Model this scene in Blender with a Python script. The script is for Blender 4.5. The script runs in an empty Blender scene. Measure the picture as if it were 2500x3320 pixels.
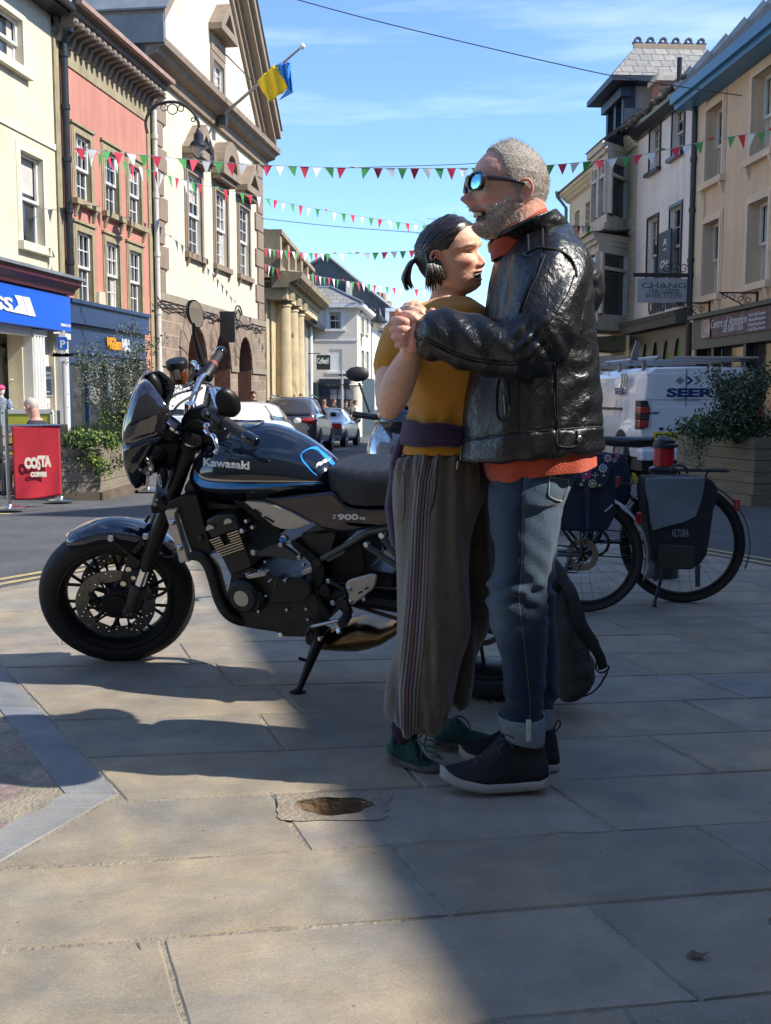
import bpy,bmesh,math,random
from math import sin,cos,pi,radians,sqrt,atan2
from mathutils import Vector,Matrix,geometry,noise as mnoise
import numpy as np
random.seed(7)
S=bpy.context.scene
COL=S.collection
F=3500.0;H=1.05;PIT=math.atan(370/F)
cam_d=bpy.data.cameras.new('camera');CAM=bpy.data.objects.new('camera',cam_d);COL.objects.link(CAM)
CAM.location=(0,0,H);CAM.rotation_euler=(pi/2-PIT,0,0)
cam_d.sensor_fit='HORIZONTAL';cam_d.sensor_width=36;cam_d.lens=F/2500*36
cam_d.clip_start=.05;cam_d.clip_end=3000
S.camera=CAM
S.render.resolution_x=771;S.render.resolution_y=1024
SUN_AZ=Vector((.97,-.22,0)).normalized();SUN_EL=radians(42)
W=bpy.data.worlds.new('World');S.world=W;W.use_nodes=True
wn=W.node_tree;wn.nodes.clear()
wo=wn.nodes.new('ShaderNodeOutputWorld');wb=wn.nodes.new('ShaderNodeBackground')
sky=wn.nodes.new('ShaderNodeTexSky');sky.sky_type='NISHITA';sky.sun_disc=False
sky.sun_elevation=SUN_EL;sky.sun_rotation=atan2(SUN_AZ.x,SUN_AZ.y);sky.ozone_density=3.5;sky.dust_density=0
sky.air_density=1.0;sky.altitude=1200
wb.inputs[1].default_value=.15
tc=wn.nodes.new('ShaderNodeTexCoord');mp=wn.nodes.new('ShaderNodeMapping');nz=wn.nodes.new('ShaderNodeTexNoise')
mp.inputs['Scale'].default_value=(1.1,1.6,9);mp.inputs['Rotation'].default_value=(0.06,.1,.3)
mp.inputs['Location'].default_value=(.4,.2,1.3)
nz.inputs['Scale'].default_value=1.6;nz.inputs['Detail'].default_value=7;nz.inputs['Roughness'].default_value=.55
cr=wn.nodes.new('ShaderNodeValToRGB');cr.color_ramp.elements[0].position=.5;cr.color_ramp.elements[1].position=.85
cr.color_ramp.elements[0].color=(0,0,0,1);cr.color_ramp.elements[1].color=(.42,.42,.42,1)
mx=wn.nodes.new('ShaderNodeMixRGB');mx.inputs[2].default_value=(9.0,9.4,10,1)
L=wn.links.new
L(tc.outputs['Generated'],mp.inputs[0]);L(mp.outputs[0],nz.inputs[0]);L(nz.outputs[0],cr.inputs[0])
hs=wn.nodes.new('ShaderNodeMixRGB');hs.blend_type='MULTIPLY';hs.inputs[0].default_value=1;hs.inputs[2].default_value=(.87,.97,1.08,1)
L(sky.outputs[0],hs.inputs[1])
L(cr.outputs[0],mx.inputs[0]);L(hs.outputs[0],mx.inputs[1]);L(mx.outputs[0],wb.inputs[0]);L(wb.outputs[0],wo.inputs[0])
sl=bpy.data.lights.new('sun','SUN');so=bpy.data.objects.new('sun',sl);COL.objects.link(so)
sl.energy=4.3;sl.angle=radians(.53);sl.color=(1,.945,.86)
sd=Vector((SUN_AZ.x*cos(SUN_EL),SUN_AZ.y*cos(SUN_EL),sin(SUN_EL)))
so.rotation_euler=sd.to_track_quat('Z','Y').to_euler();so.location=(20,-5,25)
S.view_settings.view_transform='Standard';S.view_settings.look='None'
S.view_settings.exposure=.86;S.view_settings.gamma=1
S.cycles.max_bounces=6
CR={'c1':(0,0,.5402),'c2':(0,600,.5402),'c3':(0,1200,.3001),'c4':(800,700,.3618),'c5':(1750,0,.4502),'c6':(1750,600,.4502),'c7':(1800,1100,.4202),'c8':(1750,1400,.4502),'m1':(350,950,.36014),'m2':(100,1550,.42017),'m3':(600,1350,.45018),'m4':(600,1700,.45018),'p5':(1200,650,.30012),'p6':(1400,450,.5199),'p7':(1200,1400,.5426),'p8':(1200,2200,.42017),'g1':(0,2120,.7503),'g2':(1250,2120,.7503),'g3':(1700,1700,.4802),'g4':(0,1600,.42017),'g5':(1450,1750,.33013),'o':(0,0,1),'f':(0,0,1.5006)}
def C(t,x,y):
 a=CR[t];return(a[0]+x*a[2],a[1]+y*a[2])
def gz(y):
 return 0.0 if y<8 else-.0235*(y-8)if y<45 else-.8695-.01*(y-45)
def ray(px,py):
 x=(px-1250)/F;y=(1660-py)/F
 return Vector((x,cos(PIT)+y*sin(PIT),-sin(PIT)+y*cos(PIT)))
def at(px,py,Y):
 d=ray(px,py);t=Y/d.y;return Vector((0,0,H))+d*t
def gnd(px,py,z=None):
 d=ray(px,py)
 if z is not None:return Vector((0,0,H))+d*((z-H)/d.z)
 lo,hi=.5,400
 for _ in range(50):
  m=(lo+hi)/2;p=Vector((0,0,H))+d*m
  if p.z>gz(p.y):lo=m
  else:hi=m
 return Vector((0,0,H))+d*lo
MATS={}
def mat(name,col,rough=.7,metal=0,var=0,vs=6,bump=0,bs=40,coat=0,spec=.5,col2=None,dirt=0,emit=None,sheen=0,stretch=None,trans=0):
 if name in MATS:return MATS[name]
 m=bpy.data.materials.new(name);m.use_nodes=True;nt=m.node_tree;b=nt.nodes['Principled BSDF'];l=nt.links.new
 b.inputs['Base Color'].default_value=(*col,1);b.inputs['Roughness'].default_value=rough;b.inputs['Metallic'].default_value=metal
 b.inputs['Coat Weight'].default_value=coat;b.inputs['Coat Roughness'].default_value=.04
 b.inputs['Specular IOR Level'].default_value=spec;b.inputs['Sheen Weight'].default_value=sheen
 b.inputs['Transmission Weight'].default_value=trans
 if emit:b.inputs['Emission Color'].default_value=(*col,1);b.inputs['Emission Strength'].default_value=emit
 t=nt.nodes.new('ShaderNodeTexCoord');src=t.outputs['Object']
 if stretch:
  mpn=nt.nodes.new('ShaderNodeMapping');mpn.inputs['Scale'].default_value=stretch;l(src,mpn.inputs[0]);src=mpn.outputs[0]
 if var or col2:
  n=nt.nodes.new('ShaderNodeTexNoise');n.inputs['Scale'].default_value=vs;n.inputs['Detail'].default_value=8;n.inputs['Roughness'].default_value=.62
  l(src,n.inputs[0]);r=nt.nodes.new('ShaderNodeValToRGB');r.color_ramp.elements[0].position=.32;r.color_ramp.elements[1].position=.7
  c2=col2 or tuple(c*(1-var)for c in col)
  r.color_ramp.elements[0].color=(*c2,1);r.color_ramp.elements[1].color=(*[min(1,c*(1+var*.5))for c in col],1)
  l(n.outputs[0],r.inputs[0]);l(r.outputs[0],b.inputs['Base Color'])
  q=nt.nodes.new('ShaderNodeMapRange');q.inputs[3].default_value=max(0,rough-.08);q.inputs[4].default_value=min(1,rough+.08)
  l(n.outputs[0],q.inputs[0]);l(q.outputs[0],b.inputs['Roughness'])
 if bump:
  n2=nt.nodes.new('ShaderNodeTexNoise');n2.inputs['Scale'].default_value=bs;n2.inputs['Detail'].default_value=5
  l(src,n2.inputs[0]);bp=nt.nodes.new('ShaderNodeBump');bp.inputs['Strength'].default_value=bump;bp.inputs['Distance'].default_value=.01
  l(n2.outputs[0],bp.inputs['Height']);l(bp.outputs[0],b.inputs['Normal'])
 MATS[name]=m;return m
def brick(name,c1,c2,mortar,bw,bh,ms=.012,rough=.85,off=.5,axes='xz',bump=.5,nscale=9,nmix=.35,warp=0):
 """brick / block / slate courses in the object's own x-z (or x-y) plane"""
 if name in MATS:return MATS[name]
 m=bpy.data.materials.new(name);m.use_nodes=True;nt=m.node_tree;b=nt.nodes['Principled BSDF'];l=nt.links.new
 b.inputs['Roughness'].default_value=rough
 t=nt.nodes.new('ShaderNodeTexCoord');s=nt.nodes.new('ShaderNodeSeparateXYZ');cb=nt.nodes.new('ShaderNodeCombineXYZ')
 l(t.outputs['Object'],s.inputs[0]);l(s.outputs['XYZ'.index(axes[0].upper())],cb.inputs[0]);l(s.outputs['XYZ'.index(axes[1].upper())],cb.inputs[1])
 vec=cb.outputs[0]
 if warp:
  wnz=nt.nodes.new('ShaderNodeTexNoise');wnz.inputs['Scale'].default_value=2;l(vec,wnz.inputs[0])
  va=nt.nodes.new('ShaderNodeMixRGB');va.blend_type='ADD';va.inputs[0].default_value=warp;l(vec,va.inputs[1]);l(wnz.outputs[1],va.inputs[2]);vec=va.outputs[0]
 k=nt.nodes.new('ShaderNodeTexBrick');k.offset=off;k.inputs['Scale'].default_value=1;k.inputs['Brick Width'].default_value=bw
 k.inputs['Row Height'].default_value=bh;k.inputs['Mortar Size'].default_value=ms;k.inputs['Mortar Smooth'].default_value=.2
 k.inputs['Color1'].default_value=(*c1,1);k.inputs['Color2'].default_value=(*c2,1);k.inputs['Mortar'].default_value=(*mortar,1)
 l(vec,k.inputs[0])
 n=nt.nodes.new('ShaderNodeTexNoise');n.inputs['Scale'].default_value=nscale;n.inputs['Detail'].default_value=9;n.inputs['Roughness'].default_value=.7;l(t.outputs['Object'],n.inputs[0])
 r=nt.nodes.new('ShaderNodeMapRange');r.inputs[1].default_value=.25;r.inputs[2].default_value=.75;r.inputs[3].default_value=.55;r.inputs[4].default_value=1.35;l(n.outputs[0],r.inputs[0])
 mxx=nt.nodes.new('ShaderNodeMixRGB');mxx.blend_type='MULTIPLY';mxx.inputs[0].default_value=nmix*2;l(k.outputs[0],mxx.inputs[1]);l(r.outputs[0],mxx.inputs[2]);l(mxx.outputs[0],b.inputs['Base Color'])
 bp=nt.nodes.new('ShaderNodeBump');bp.inputs['Strength'].default_value=bump;bp.inputs['Distance'].default_value=.02;bp.invert=True
 l(k.outputs['Fac'],bp.inputs['Height']);l(bp.outputs[0],b.inputs['Normal'])
 MATS[name]=m;return m
def attrmat(name,rough=.5,bump=0,bs=60,coat=0,spec=.5,var=.12,vs=30,sheen=0,sss=0,metal=0):
 """colour read from the mesh's own colour attribute 'col', mottled"""
 if name in MATS:return MATS[name]
 m=bpy.data.materials.new(name);m.use_nodes=True;nt=m.node_tree;b=nt.nodes['Principled BSDF'];l=nt.links.new
 b.inputs['Roughness'].default_value=rough;b.inputs['Coat Weight'].default_value=coat;b.inputs['Specular IOR Level'].default_value=spec
 b.inputs['Sheen Weight'].default_value=sheen;b.inputs['Metallic'].default_value=metal
 if sss:b.inputs['Subsurface Weight'].default_value=sss;b.inputs['Subsurface Scale'].default_value=.006;b.inputs['Subsurface Radius'].default_value=(1,.35,.2)
 a=nt.nodes.new('ShaderNodeAttribute');a.attribute_name='col'
 t=nt.nodes.new('ShaderNodeTexCoord');n=nt.nodes.new('ShaderNodeTexNoise');n.inputs['Scale'].default_value=vs;n.inputs['Detail'].default_value=7
 l(t.outputs['Object'],n.inputs[0]);r=nt.nodes.new('ShaderNodeMapRange');r.inputs[1].default_value=.3;r.inputs[2].default_value=.7
 r.inputs[3].default_value=1-var;r.inputs[4].default_value=1+var;l(n.outputs[0],r.inputs[0])
 x=nt.nodes.new('ShaderNodeMixRGB');x.blend_type='MULTIPLY';x.inputs[0].default_value=1;l(a.outputs[0],x.inputs[1]);l(r.outputs[0],x.inputs[2]);l(x.outputs[0],b.inputs['Base Color'])
 if bump:
  n2=nt.nodes.new('ShaderNodeTexNoise');n2.inputs['Scale'].default_value=bs;n2.inputs['Detail'].default_value=5;l(t.outputs['Object'],n2.inputs[0])
  bp=nt.nodes.new('ShaderNodeBump');bp.inputs['Strength'].default_value=bump;bp.inputs['Distance'].default_value=.005;l(n2.outputs[0],bp.inputs['Height']);l(bp.outputs[0],b.inputs['Normal'])
 MATS[name]=m;return m
def frame_z(d):
 d=Vector(d).normalized();a=Vector((0,0,1))if abs(d.z)<.95 else Vector((1,0,0))
 x=a.cross(d).normalized();return x,d.cross(x),d
class MB:
 def __init__(s):s.v=[];s.f=[];s.m=[];s.c=None;s.cur=0
 def add(s,vs,fs,m=None):
  o=len(s.v);s.v+=[tuple(v)for v in vs];s.f+=[tuple(i+o for i in f)for f in fs];s.m+=[s.cur if m is None else m]*len(fs);return s
 def box(s,a,b,M=None,m=None):
  (x0,y0,z0),(x1,y1,z1)=a,b
  x0,x1=min(x0,x1),max(x0,x1);y0,y1=min(y0,y1),max(y0,y1);z0,z1=min(z0,z1),max(z0,z1)
  vs=[Vector(p)for p in((x0,y0,z0),(x1,y0,z0),(x1,y1,z0),(x0,y1,z0),(x0,y0,z1),(x1,y0,z1),(x1,y1,z1),(x0,y1,z1))]
  if M:vs=[M@v for v in vs]
  return s.add(vs,[(0,3,2,1),(4,5,6,7),(0,1,5,4),(1,2,6,5),(2,3,7,6),(3,0,4,7)],m)
 def prism(s,poly,y0,y1,M=None,m=None,caps=True):
  n=len(poly);vs=[Vector((p[0],y0,p[1]))for p in poly]+[Vector((p[0],y1,p[1]))for p in poly]
  if M:vs=[M@v for v in vs]
  fs=[(i,(i+1)%n,n+(i+1)%n,n+i)for i in range(n)]
  if caps:
   t=geometry.tessellate_polygon([[Vector((p[0],p[1],0))for p in poly]])
   fs+=[tuple(q)for q in t]+[tuple(n+i for i in reversed(q))for q in t]
  return s.add(vs,fs,m)
 def tube(s,path,r,n=8,caps=True,m=None,M=None,flat=1.0,up=None):
  path=[Vector(p)for p in path];k=len(path);rr=r if isinstance(r,(list,tuple))else[r]*k
  vs=[];px=None
  for i,p in enumerate(path):
   d=(path[min(i+1,k-1)]-path[max(i-1,0)])
   if d.length<1e-9:d=Vector((0,0,1))
   d.normalize()
   if px is None:
    px=(Vector(up)-d*d.dot(Vector(up))).normalized()if up else frame_z(d)[0]
   else:
    px=(px-d*px.dot(d));px=px.normalized()if px.length>1e-6 else frame_z(d)[0]
   py=d.cross(px)
   for j in range(n):
    a=2*pi*j/n;vs.append(p+(px*cos(a)+py*sin(a)*flat)*rr[i])
  fs=[(i*n+j,i*n+(j+1)%n,(i+1)*n+(j+1)%n,(i+1)*n+j)for i in range(k-1)for j in range(n)]
  if caps:fs+=[tuple(reversed(range(n))),tuple((k-1)*n+j for j in range(n))]
  if M:vs=[M@v for v in vs]
  return s.add(vs,fs,m)
 def cyl(s,a,b,r,r2=None,n=16,m=None,M=None):return s.tube([a,b],[r,r if r2 is None else r2],n,True,m,M)
 def lathe(s,prof,c=(0,0,0),ax=(0,0,1),n=24,m=None,M=None,a0=0,a1=2*pi):
  x,y,z=frame_z(ax);c=Vector(c);full=abs(a1-a0-2*pi)<1e-6;k=n if full else n+1;vs=[]
  for(r,h)in prof:
   for j in range(k):
    a=a0+(a1-a0)*j/n;vs.append(c+z*h+(x*cos(a)+y*sin(a))*max(r,1e-5))
  fs=[]
  for i in range(len(prof)-1):
   for j in range(n):
    j2=(j+1)%k;fs.append((i*k+j,i*k+j2,(i+1)*k+j2,(i+1)*k+j))
  if M:vs=[M@v for v in vs]
  return s.add(vs,fs,m)
 def ball(s,c,r,n=12,m=None,M=None):
  r=r if isinstance(r,(tuple,list,Vector))else(r,r,r);c=Vector(c);h=n//2;vs=[]
  for i in range(h+1):
   t=pi*i/h
   for j in range(n):a=2*pi*j/n;vs.append(c+Vector((r[0]*sin(t)*cos(a),r[1]*sin(t)*sin(a),r[2]*cos(t))))
  fs=[(i*n+j,(i+1)*n+j,(i+1)*n+(j+1)%n,i*n+(j+1)%n)for i in range(h)for j in range(n)]
  if M:vs=[M@v for v in vs]
  return s.add(vs,fs,m)
 def grid(s,P,m=None,cu=False,cv=False,M=None):
  r=len(P);c=len(P[0]);vs=[Vector(p)for row in P for p in row]
  if M:vs=[M@v for v in vs]
  fs=[(i*c+j,i*c+(j+1)%c,((i+1)%r)*c+(j+1)%c,((i+1)%r)*c+j)for i in range(r if cu else r-1)for j in range(c if cv else c-1)]
  return s.add(vs,fs,m)
 def build(s,name,mats,parent=None,world=None,smooth=False,bevel=0,seg=2,solid=0,sub=0,auto=True,parent_M=None):
  me=bpy.data.meshes.new(name);me.from_pydata(s.v,[],s.f)
  mats=mats if isinstance(mats,(list,tuple))else[mats]
  for m in mats:me.materials.append(m)
  me.polygons.foreach_set('material_index',s.m)
  bm=bmesh.new();bm.from_mesh(me)
  bmesh.ops.remove_doubles(bm,verts=bm.verts,dist=1e-6)
  bmesh.ops.dissolve_degenerate(bm,edges=bm.edges,dist=1e-7)
  bmesh.ops.recalc_face_normals(bm,faces=bm.faces)
  bm.to_mesh(me);bm.free()
  if smooth:me.polygons.foreach_set('use_smooth',[True]*len(me.polygons))
  if smooth and auto:
   try:me.set_sharp_from_angle(angle=radians(40))
   except Exception:pass
  o=bpy.data.objects.new(name,me);COL.objects.link(o)
  if bevel:b=o.modifiers.new('b','BEVEL');b.width=bevel;b.segments=seg;b.limit_method='ANGLE';b.angle_limit=radians(35)
  if solid:q=o.modifiers.new('s','SOLIDIFY');q.thickness=solid;q.offset=0
  if sub:q=o.modifiers.new('u','SUBSURF');q.levels=sub;q.render_levels=sub
  if parent:
   o.parent=parent
   if world:o.matrix_parent_inverse=world_inv(parent)
  return o
WM={}
def world_inv(o):
 M=Matrix.Identity(4)
 while o is not None:
  M=o.matrix_parent_inverse@Matrix.LocRotScale(o.location,o.rotation_euler,o.scale)@M if o.parent else Matrix.LocRotScale(o.location,o.rotation_euler,o.scale)@M
  o=o.parent
 return M.inverted()
def tag(o,label,cat,group=None,kind=None):
 if label:o['label']=label
 if cat:o['category']=cat
 if group:o['group']=group
 if kind:o['kind']=kind
 return o
def thing(name,label,cat,loc=(0,0,0),rz=0,group=None):
 o=bpy.data.objects.new(name,None);COL.objects.link(o);o.location=loc;o.rotation_euler=(0,0,rz)
 o.empty_display_size=.1
 return tag(o,label,cat,group)
def struct(o):o['kind']='structure';return o
KIDS={}
def copy_tree(o,parent=None,keep=True):
 c=o.copy();COL.objects.link(c)
 if parent:c.parent=parent
 for ch in[x for x in bpy.data.objects if x.parent==o]:copy_tree(ch,c)
 return c
_fonts={}
def text_mesh(txt,size,depth=.004,bold=0,shear=0,space=1,align='CENTER'):
 """letters as a mesh lying in x-z facing -y, baseline at z=0"""
 cu=bpy.data.curves.new('t','FONT');cu.body=txt;cu.size=size;cu.extrude=depth/2;cu.offset=bold;cu.shear=shear;cu.space_character=space
 cu.align_x=align;cu.resolution_u=3
 o=bpy.data.objects.new('t',cu);COL.objects.link(o);dg=bpy.context.evaluated_depsgraph_get();dg.update()
 me=bpy.data.meshes.new_from_object(o.evaluated_get(dg));vs=[Vector((v.co.x,-v.co.z,v.co.y))for v in me.vertices];fs=[tuple(p.vertices)for p in me.polygons]
 bpy.data.objects.remove(o);bpy.data.curves.remove(cu);bpy.data.meshes.remove(me);return vs,fs
def letters(mb,txt,size,M,depth=.004,bold=0,width=None,shear=0,space=1,m=None,align='CENTER',height=None):
 vs,fs=text_mesh(txt,size,depth,bold,shear,space,align)
 if not vs:return
 xs=[v.x for v in vs];zs=[v.z for v in vs];sx=sz=1
 if width:sx=width/(max(xs)-min(xs))
 if height:sz=height/(max(zs)-min(zs))
 mb.add([M@Vector((v.x*sx,v.y,v.z*sz))for v in vs],fs,m)
def T(x,y,z):return Matrix.Translation((x,y,z))
def RX(a):return Matrix.Rotation(a,4,'X')
def RY(a):return Matrix.Rotation(a,4,'Y')
def RZ(a):return Matrix.Rotation(a,4,'Z')
M_tar=mat('asphalt',(.10,.10,.102),.9,var=.3,vs=2.2,bump=1,bs=160)
def add_speckle(m,sc,amt,dist=.004):
 nt=m.node_tree;b=nt.nodes['Principled BSDF'];l=nt.links.new;src=b.inputs['Base Color'].links[0].from_socket
 t=nt.nodes.new('ShaderNodeTexCoord');v=nt.nodes.new('ShaderNodeTexNoise');v.inputs['Scale'].default_value=sc;v.inputs['Detail'].default_value=3;v.inputs['Roughness'].default_value=.8
 l(t.outputs['Object'],v.inputs[0]);r=nt.nodes.new('ShaderNodeMapRange');r.inputs[1].default_value=.3;r.inputs[2].default_value=.7;r.inputs[3].default_value=1-amt;r.inputs[4].default_value=1+amt
 l(v.outputs[0],r.inputs[0]);x=nt.nodes.new('ShaderNodeMixRGB');x.blend_type='MULTIPLY';x.inputs[0].default_value=1;l(src,x.inputs[1]);l(r.outputs[0],x.inputs[2]);l(x.outputs[0],b.inputs['Base Color'])
add_speckle(M_tar,70,.5)
g=MB();ys=[-12,0,1.2,4,8,14,20,30,45,70,110,200,500,1500]
xs=[-400,-120,-40,-14,-8,-4,-1.2,1.2,4,8,14,40,120,400]
P=[[(x,y,gz(y)-.03 if y<8 else gz(y)-.03)for x in xs]for y in ys]
n=len(xs)
g.add([p for r in P for p in r],[(i*n+j,i*n+j+1,(i+1)*n+j+1,(i+1)*n+j)for i in range(len(ys)-1)for j in range(n-1)if not(i==2 and j==6)])
struct(g.build('road',M_tar))
ARC=[(-3.4,-3),(-3.0,3),(-2.45,5.0),(-2.13,5.94),(-1.95,6.29),(-1.5,6.95),(-.8,7.6),(0,8.0),(.8,8.15),(1.4,8.0),(1.87,7.7),(2.17,7.2),(2.41,6.68),(2.62,6),(3.1,4),(3.6,0),(3.8,-3)]
def smooth_pts(pts,k=5):
 out=[]
 for i in range(len(pts)-1):
  p0=pts[max(i-1,0)];p1=pts[i];p2=pts[i+1];p3=pts[min(i+2,len(pts)-1)]
  for j in range(k):
   t=j/k;out.append(tuple(.5*(2*b+(c-a)*t+(2*a-5*b+4*c-d)*t*t+(-a+3*b-3*c+d)*t**3)for a,b,c,d in zip(p0,p1,p2,p3)))
 out.append(tuple(pts[-1]));return out
ARCS=smooth_pts(ARC,3)
def clip(poly,a,b):
 out=[];s=lambda p:(b[0]-a[0])*(p[1]-a[1])-(b[1]-a[1])*(p[0]-a[0])
 for i in range(len(poly)):
  p,q=poly[i],poly[(i+1)%len(poly)];sp,sq=s(p),s(q)
  if sp>=0:out.append(p)
  if(sp>=0)!=(sq>=0):t=sp/(sp-sq);out.append((p[0]+(q[0]-p[0])*t,p[1]+(q[1]-p[1])*t))
 return out
G=lambda x,y:(lambda p:(p.x,p.y))(gnd(x,y,0))
ROWS=[((0,3560),(2500,3470)),((1513,3317),(2500,3221)),((0,3086),(2500,2885)),((0,2821),(2500,2662)),((352,2600),(2500,2497)),((289,2459),(2500,2368)),((184,2338),(2500,2261)),((112,2241),(2500,2180)),((37,2166),(2500,2108)),((0,2094),(2500,2051)),((0,2033),(2500,1999)),((0,1983),(2500,1957)),((0,1942),(2500,1916)),((0,1905),(2500,1882)),((0,1872),(2500,1851)),((0,1842),(2500,1823)),((0,1815),(2500,1800)),((0,1792),(2500,1778)),((0,1768),(2500,1756))]
JO=[[((2038,3279),(2120,3400)),((900,3300),(960,3420))],[((525,3050),(600,3320)),((1922,2945),(2270,3239))],[((1265,2731),(1464,2968)),((2252,2677),(2500,2829))],[((870,2570),(998,2750)),((1783,2548),(1993,2689))],[((1310,2480),(1370,2546)),((2094,2384),(2330,2506))],[((837,2315),(919,2424)),((2214,2272),(2428,2368)),((1480,2290),(1590,2390))],[((874,2218),(975,2308)),((2233,2189),(2420,2263)),((1500,2200),(1600,2280))],[((694,2150),(758,2221)),((1989,2120),(2143,2189)),((1350,2130),(1440,2200))],[((575,2077),(617,2146)),((2173,2055),(2324,2111)),((1300,2065),(1370,2120))],[((1000,2020),(1060,2070)),((1954,2007),(2075,2056)),((2353,2001),(2500,2051))],[((149,1980),(160,2028)),((900,1975),(945,2010)),((2099,1964),(2204,2001))]]
LA=[G(0,2150),G(385,2572)];LB=[G(385,2572),G(0,2795)]
def extend(a,b,t):return(a[0]+(b[0]-a[0])*t,a[1]+(b[1]-a[1])*t)
def lx(l,y):(a,b)=l;return a[0]+(b[0]-a[0])*(y-a[1])/(b[1]-a[1])
rng=random.Random(5)
HOLE_C=gnd(1083,2614,0);HR=(.097,.062)
gp=MB();gcol=[]
TINT=[(.30,.258,.198),(.285,.25,.195),(.275,.243,.196),(.31,.262,.19),(.28,.245,.205),(.262,.235,.198),(.29,.25,.188)]
def isec(a,b,c,d):
 r=(b[0]-a[0],b[1]-a[1]);s=(d[0]-c[0],d[1]-c[1]);k=r[0]*s[1]-r[1]*s[0]
 t=((c[0]-a[0])*s[1]-(c[1]-a[1])*s[0])/k;return(a[0]+r[0]*t,a[1]+r[1]*t)
slabs=[]
for k in range(len(ROWS)-1):
 lo=[G(*ROWS[k][0]),G(*ROWS[k][1])];hi=[G(*ROWS[k+1][0]),G(*ROWS[k+1][1])]
 js=[]
 if k<len(JO):
  for(pu,pl)in JO[k]:js.append((isec(*hi,G(*pu),G(*pl)),isec(*lo,G(*pu),G(*pl))))
 else:
  for x in(-2.6,-1.3,-.2,.9,2.0):
   x+=rng.uniform(-.3,.3);js.append(((x,lx([(hi[0][1],hi[0][0]),(hi[1][1],hi[1][0])],x)),(x+.02,lx([(lo[0][1],lo[0][0]),(lo[1][1],lo[1][0])],x+.02))))
 js.sort(key=lambda j:j[0][0])
 dirv=Vector((hi[1][0]-hi[0][0],hi[1][1]-hi[0][1])).normalized()
 ex=[]
 a,b=js[0];x=0
 for w_ in(1.15,1.0,1.2,1.1):x-=w_;ex.insert(0,((a[0]+dirv.x*x,a[1]+dirv.y*x),(b[0]+dirv.x*x,b[1]+dirv.y*x)))
 a,b=js[-1];x=0;ey=[]
 for w_ in(1.05,1.2,.95,1.1):x+=w_;ey.append(((a[0]+dirv.x*x,a[1]+dirv.y*x),(b[0]+dirv.x*x,b[1]+dirv.y*x)))
 js=ex+js+ey
 for i in range(len(js)-1):
  poly=[js[i][1],js[i+1][1],js[i+1][0],js[i][0]]
  if k>=4:
   poly=clip(poly,LA[1],LA[0])if False else clip(poly,LA[1],LA[0])if((LA[0][0]-LA[1][0])*(0-LA[1][1])-(LA[0][1]-LA[1][1])*(2-LA[1][0]))>0 else clip(poly,LA[0],LA[1])
  else:
   poly=clip(poly,LB[1],LB[0])if((LB[0][0]-LB[1][0])*(2-LB[1][1])-(LB[0][1]-LB[1][1])*(2-LB[1][0]))>0 else clip(poly,LB[0],LB[1])
  for q in range(len(ARCS)-1):
   if len(poly)>2:poly=clip(poly,ARCS[q+1],ARCS[q])
  if len(poly)>2:slabs.append(poly)
def emit(poly,gap=.0045,col=None,hole=None,z=0.0,jit=.0013,mb=None):
 mb=mb or gp
 cx=sum(p[0]for p in poly)/len(poly);cy=sum(p[1]for p in poly)/len(poly)
 ar=abs(sum(poly[i][0]*poly[(i+1)%len(poly)][1]-poly[(i+1)%len(poly)][0]*poly[i][1]for i in range(len(poly))))/2
 if ar<.004:return
 pts=[]
 for i in range(len(poly)):
  p,q=Vector(poly[i]),Vector(poly[(i+1)%len(poly)]);d=(q-p).length;m_=max(1,int(d/.045))
  for j in range(m_):pts.append(p.lerp(q,j/m_))
 inner=[]
 N=len(pts)
 for i,p in enumerate(pts):
  a=pts[i-1];b=pts[(i+1)%N];t=(b-a);nn=Vector((-t.y,t.x)).normalized()if t.length>1e-6 else Vector((0,0))
  o=gap*rng.uniform(.7,1.3)+(rng.random()<.02)*rng.uniform(0,.012)
  inner.append(p+nn*o+Vector((rng.uniform(-jit,jit),rng.uniform(-jit,jit))))
 tx,ty=rng.uniform(-.0012,.0012),rng.uniform(-.0018,.0018);zz=z+rng.uniform(-.001,.001)
 Z=lambda p:zz+(p[0]-cx)*tx+(p[1]-cy)*ty+gz(p[1])
 ring2=[Vector((p.x+(cx-p.x)/max(.1,sqrt((cx-p.x)**2+(cy-p.y)**2))*.005,p.y+(cy-p.y)/max(.1,sqrt((cx-p.x)**2+(cy-p.y)**2))*.005))for p in inner]
 vs=[(p.x,p.y,Z(p)-.03)for p in inner]+[(p.x,p.y,Z(p)-.004)for p in inner]+[(p.x,p.y,Z(p))for p in ring2]
 fs=[(i,(i+1)%N,N+(i+1)%N,N+i)for i in range(N)]+[(N+i,N+(i+1)%N,2*N+(i+1)%N,2*N+i)for i in range(N)]
 n0=len(mb.v);mb.add(vs,fs)
 loops=[[Vector((p.x,p.y,0))for p in ring2]]
 if hole:loops.append([Vector((p[0],p[1],0))for p in reversed(hole)])
 tr=geometry.tessellate_polygon(loops);fl=[v for l in loops for v in l]
 mb.add([(v.x,v.y,Z(v))for v in fl],[tuple(t)for t in tr])
 c=col or rng.choice(TINT);v_=rng.uniform(.9,1.08);c=tuple(x*v_ for x in c)
 gcol.extend([c]*(len(mb.v)-n0))
hpts=[]
for i in range(40):
 a=2*pi*i/40;rr=1+.08*sin(3*a)+.05*sin(7*a+1)
 hpts.append((HOLE_C.x+HR[0]*rr*cos(a),HOLE_C.y+HR[1]*rr*sin(a)))
def inside(poly,p):
 c=False;j=len(poly)-1
 for i in range(len(poly)):
  if(poly[i][1]>p[1])!=(poly[j][1]>p[1])and p[0]<(poly[j][0]-poly[i][0])*(p[1]-poly[i][1])/(poly[j][1]-poly[i][1])+poly[i][0]:c=not c
  j=i
 return c
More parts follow.
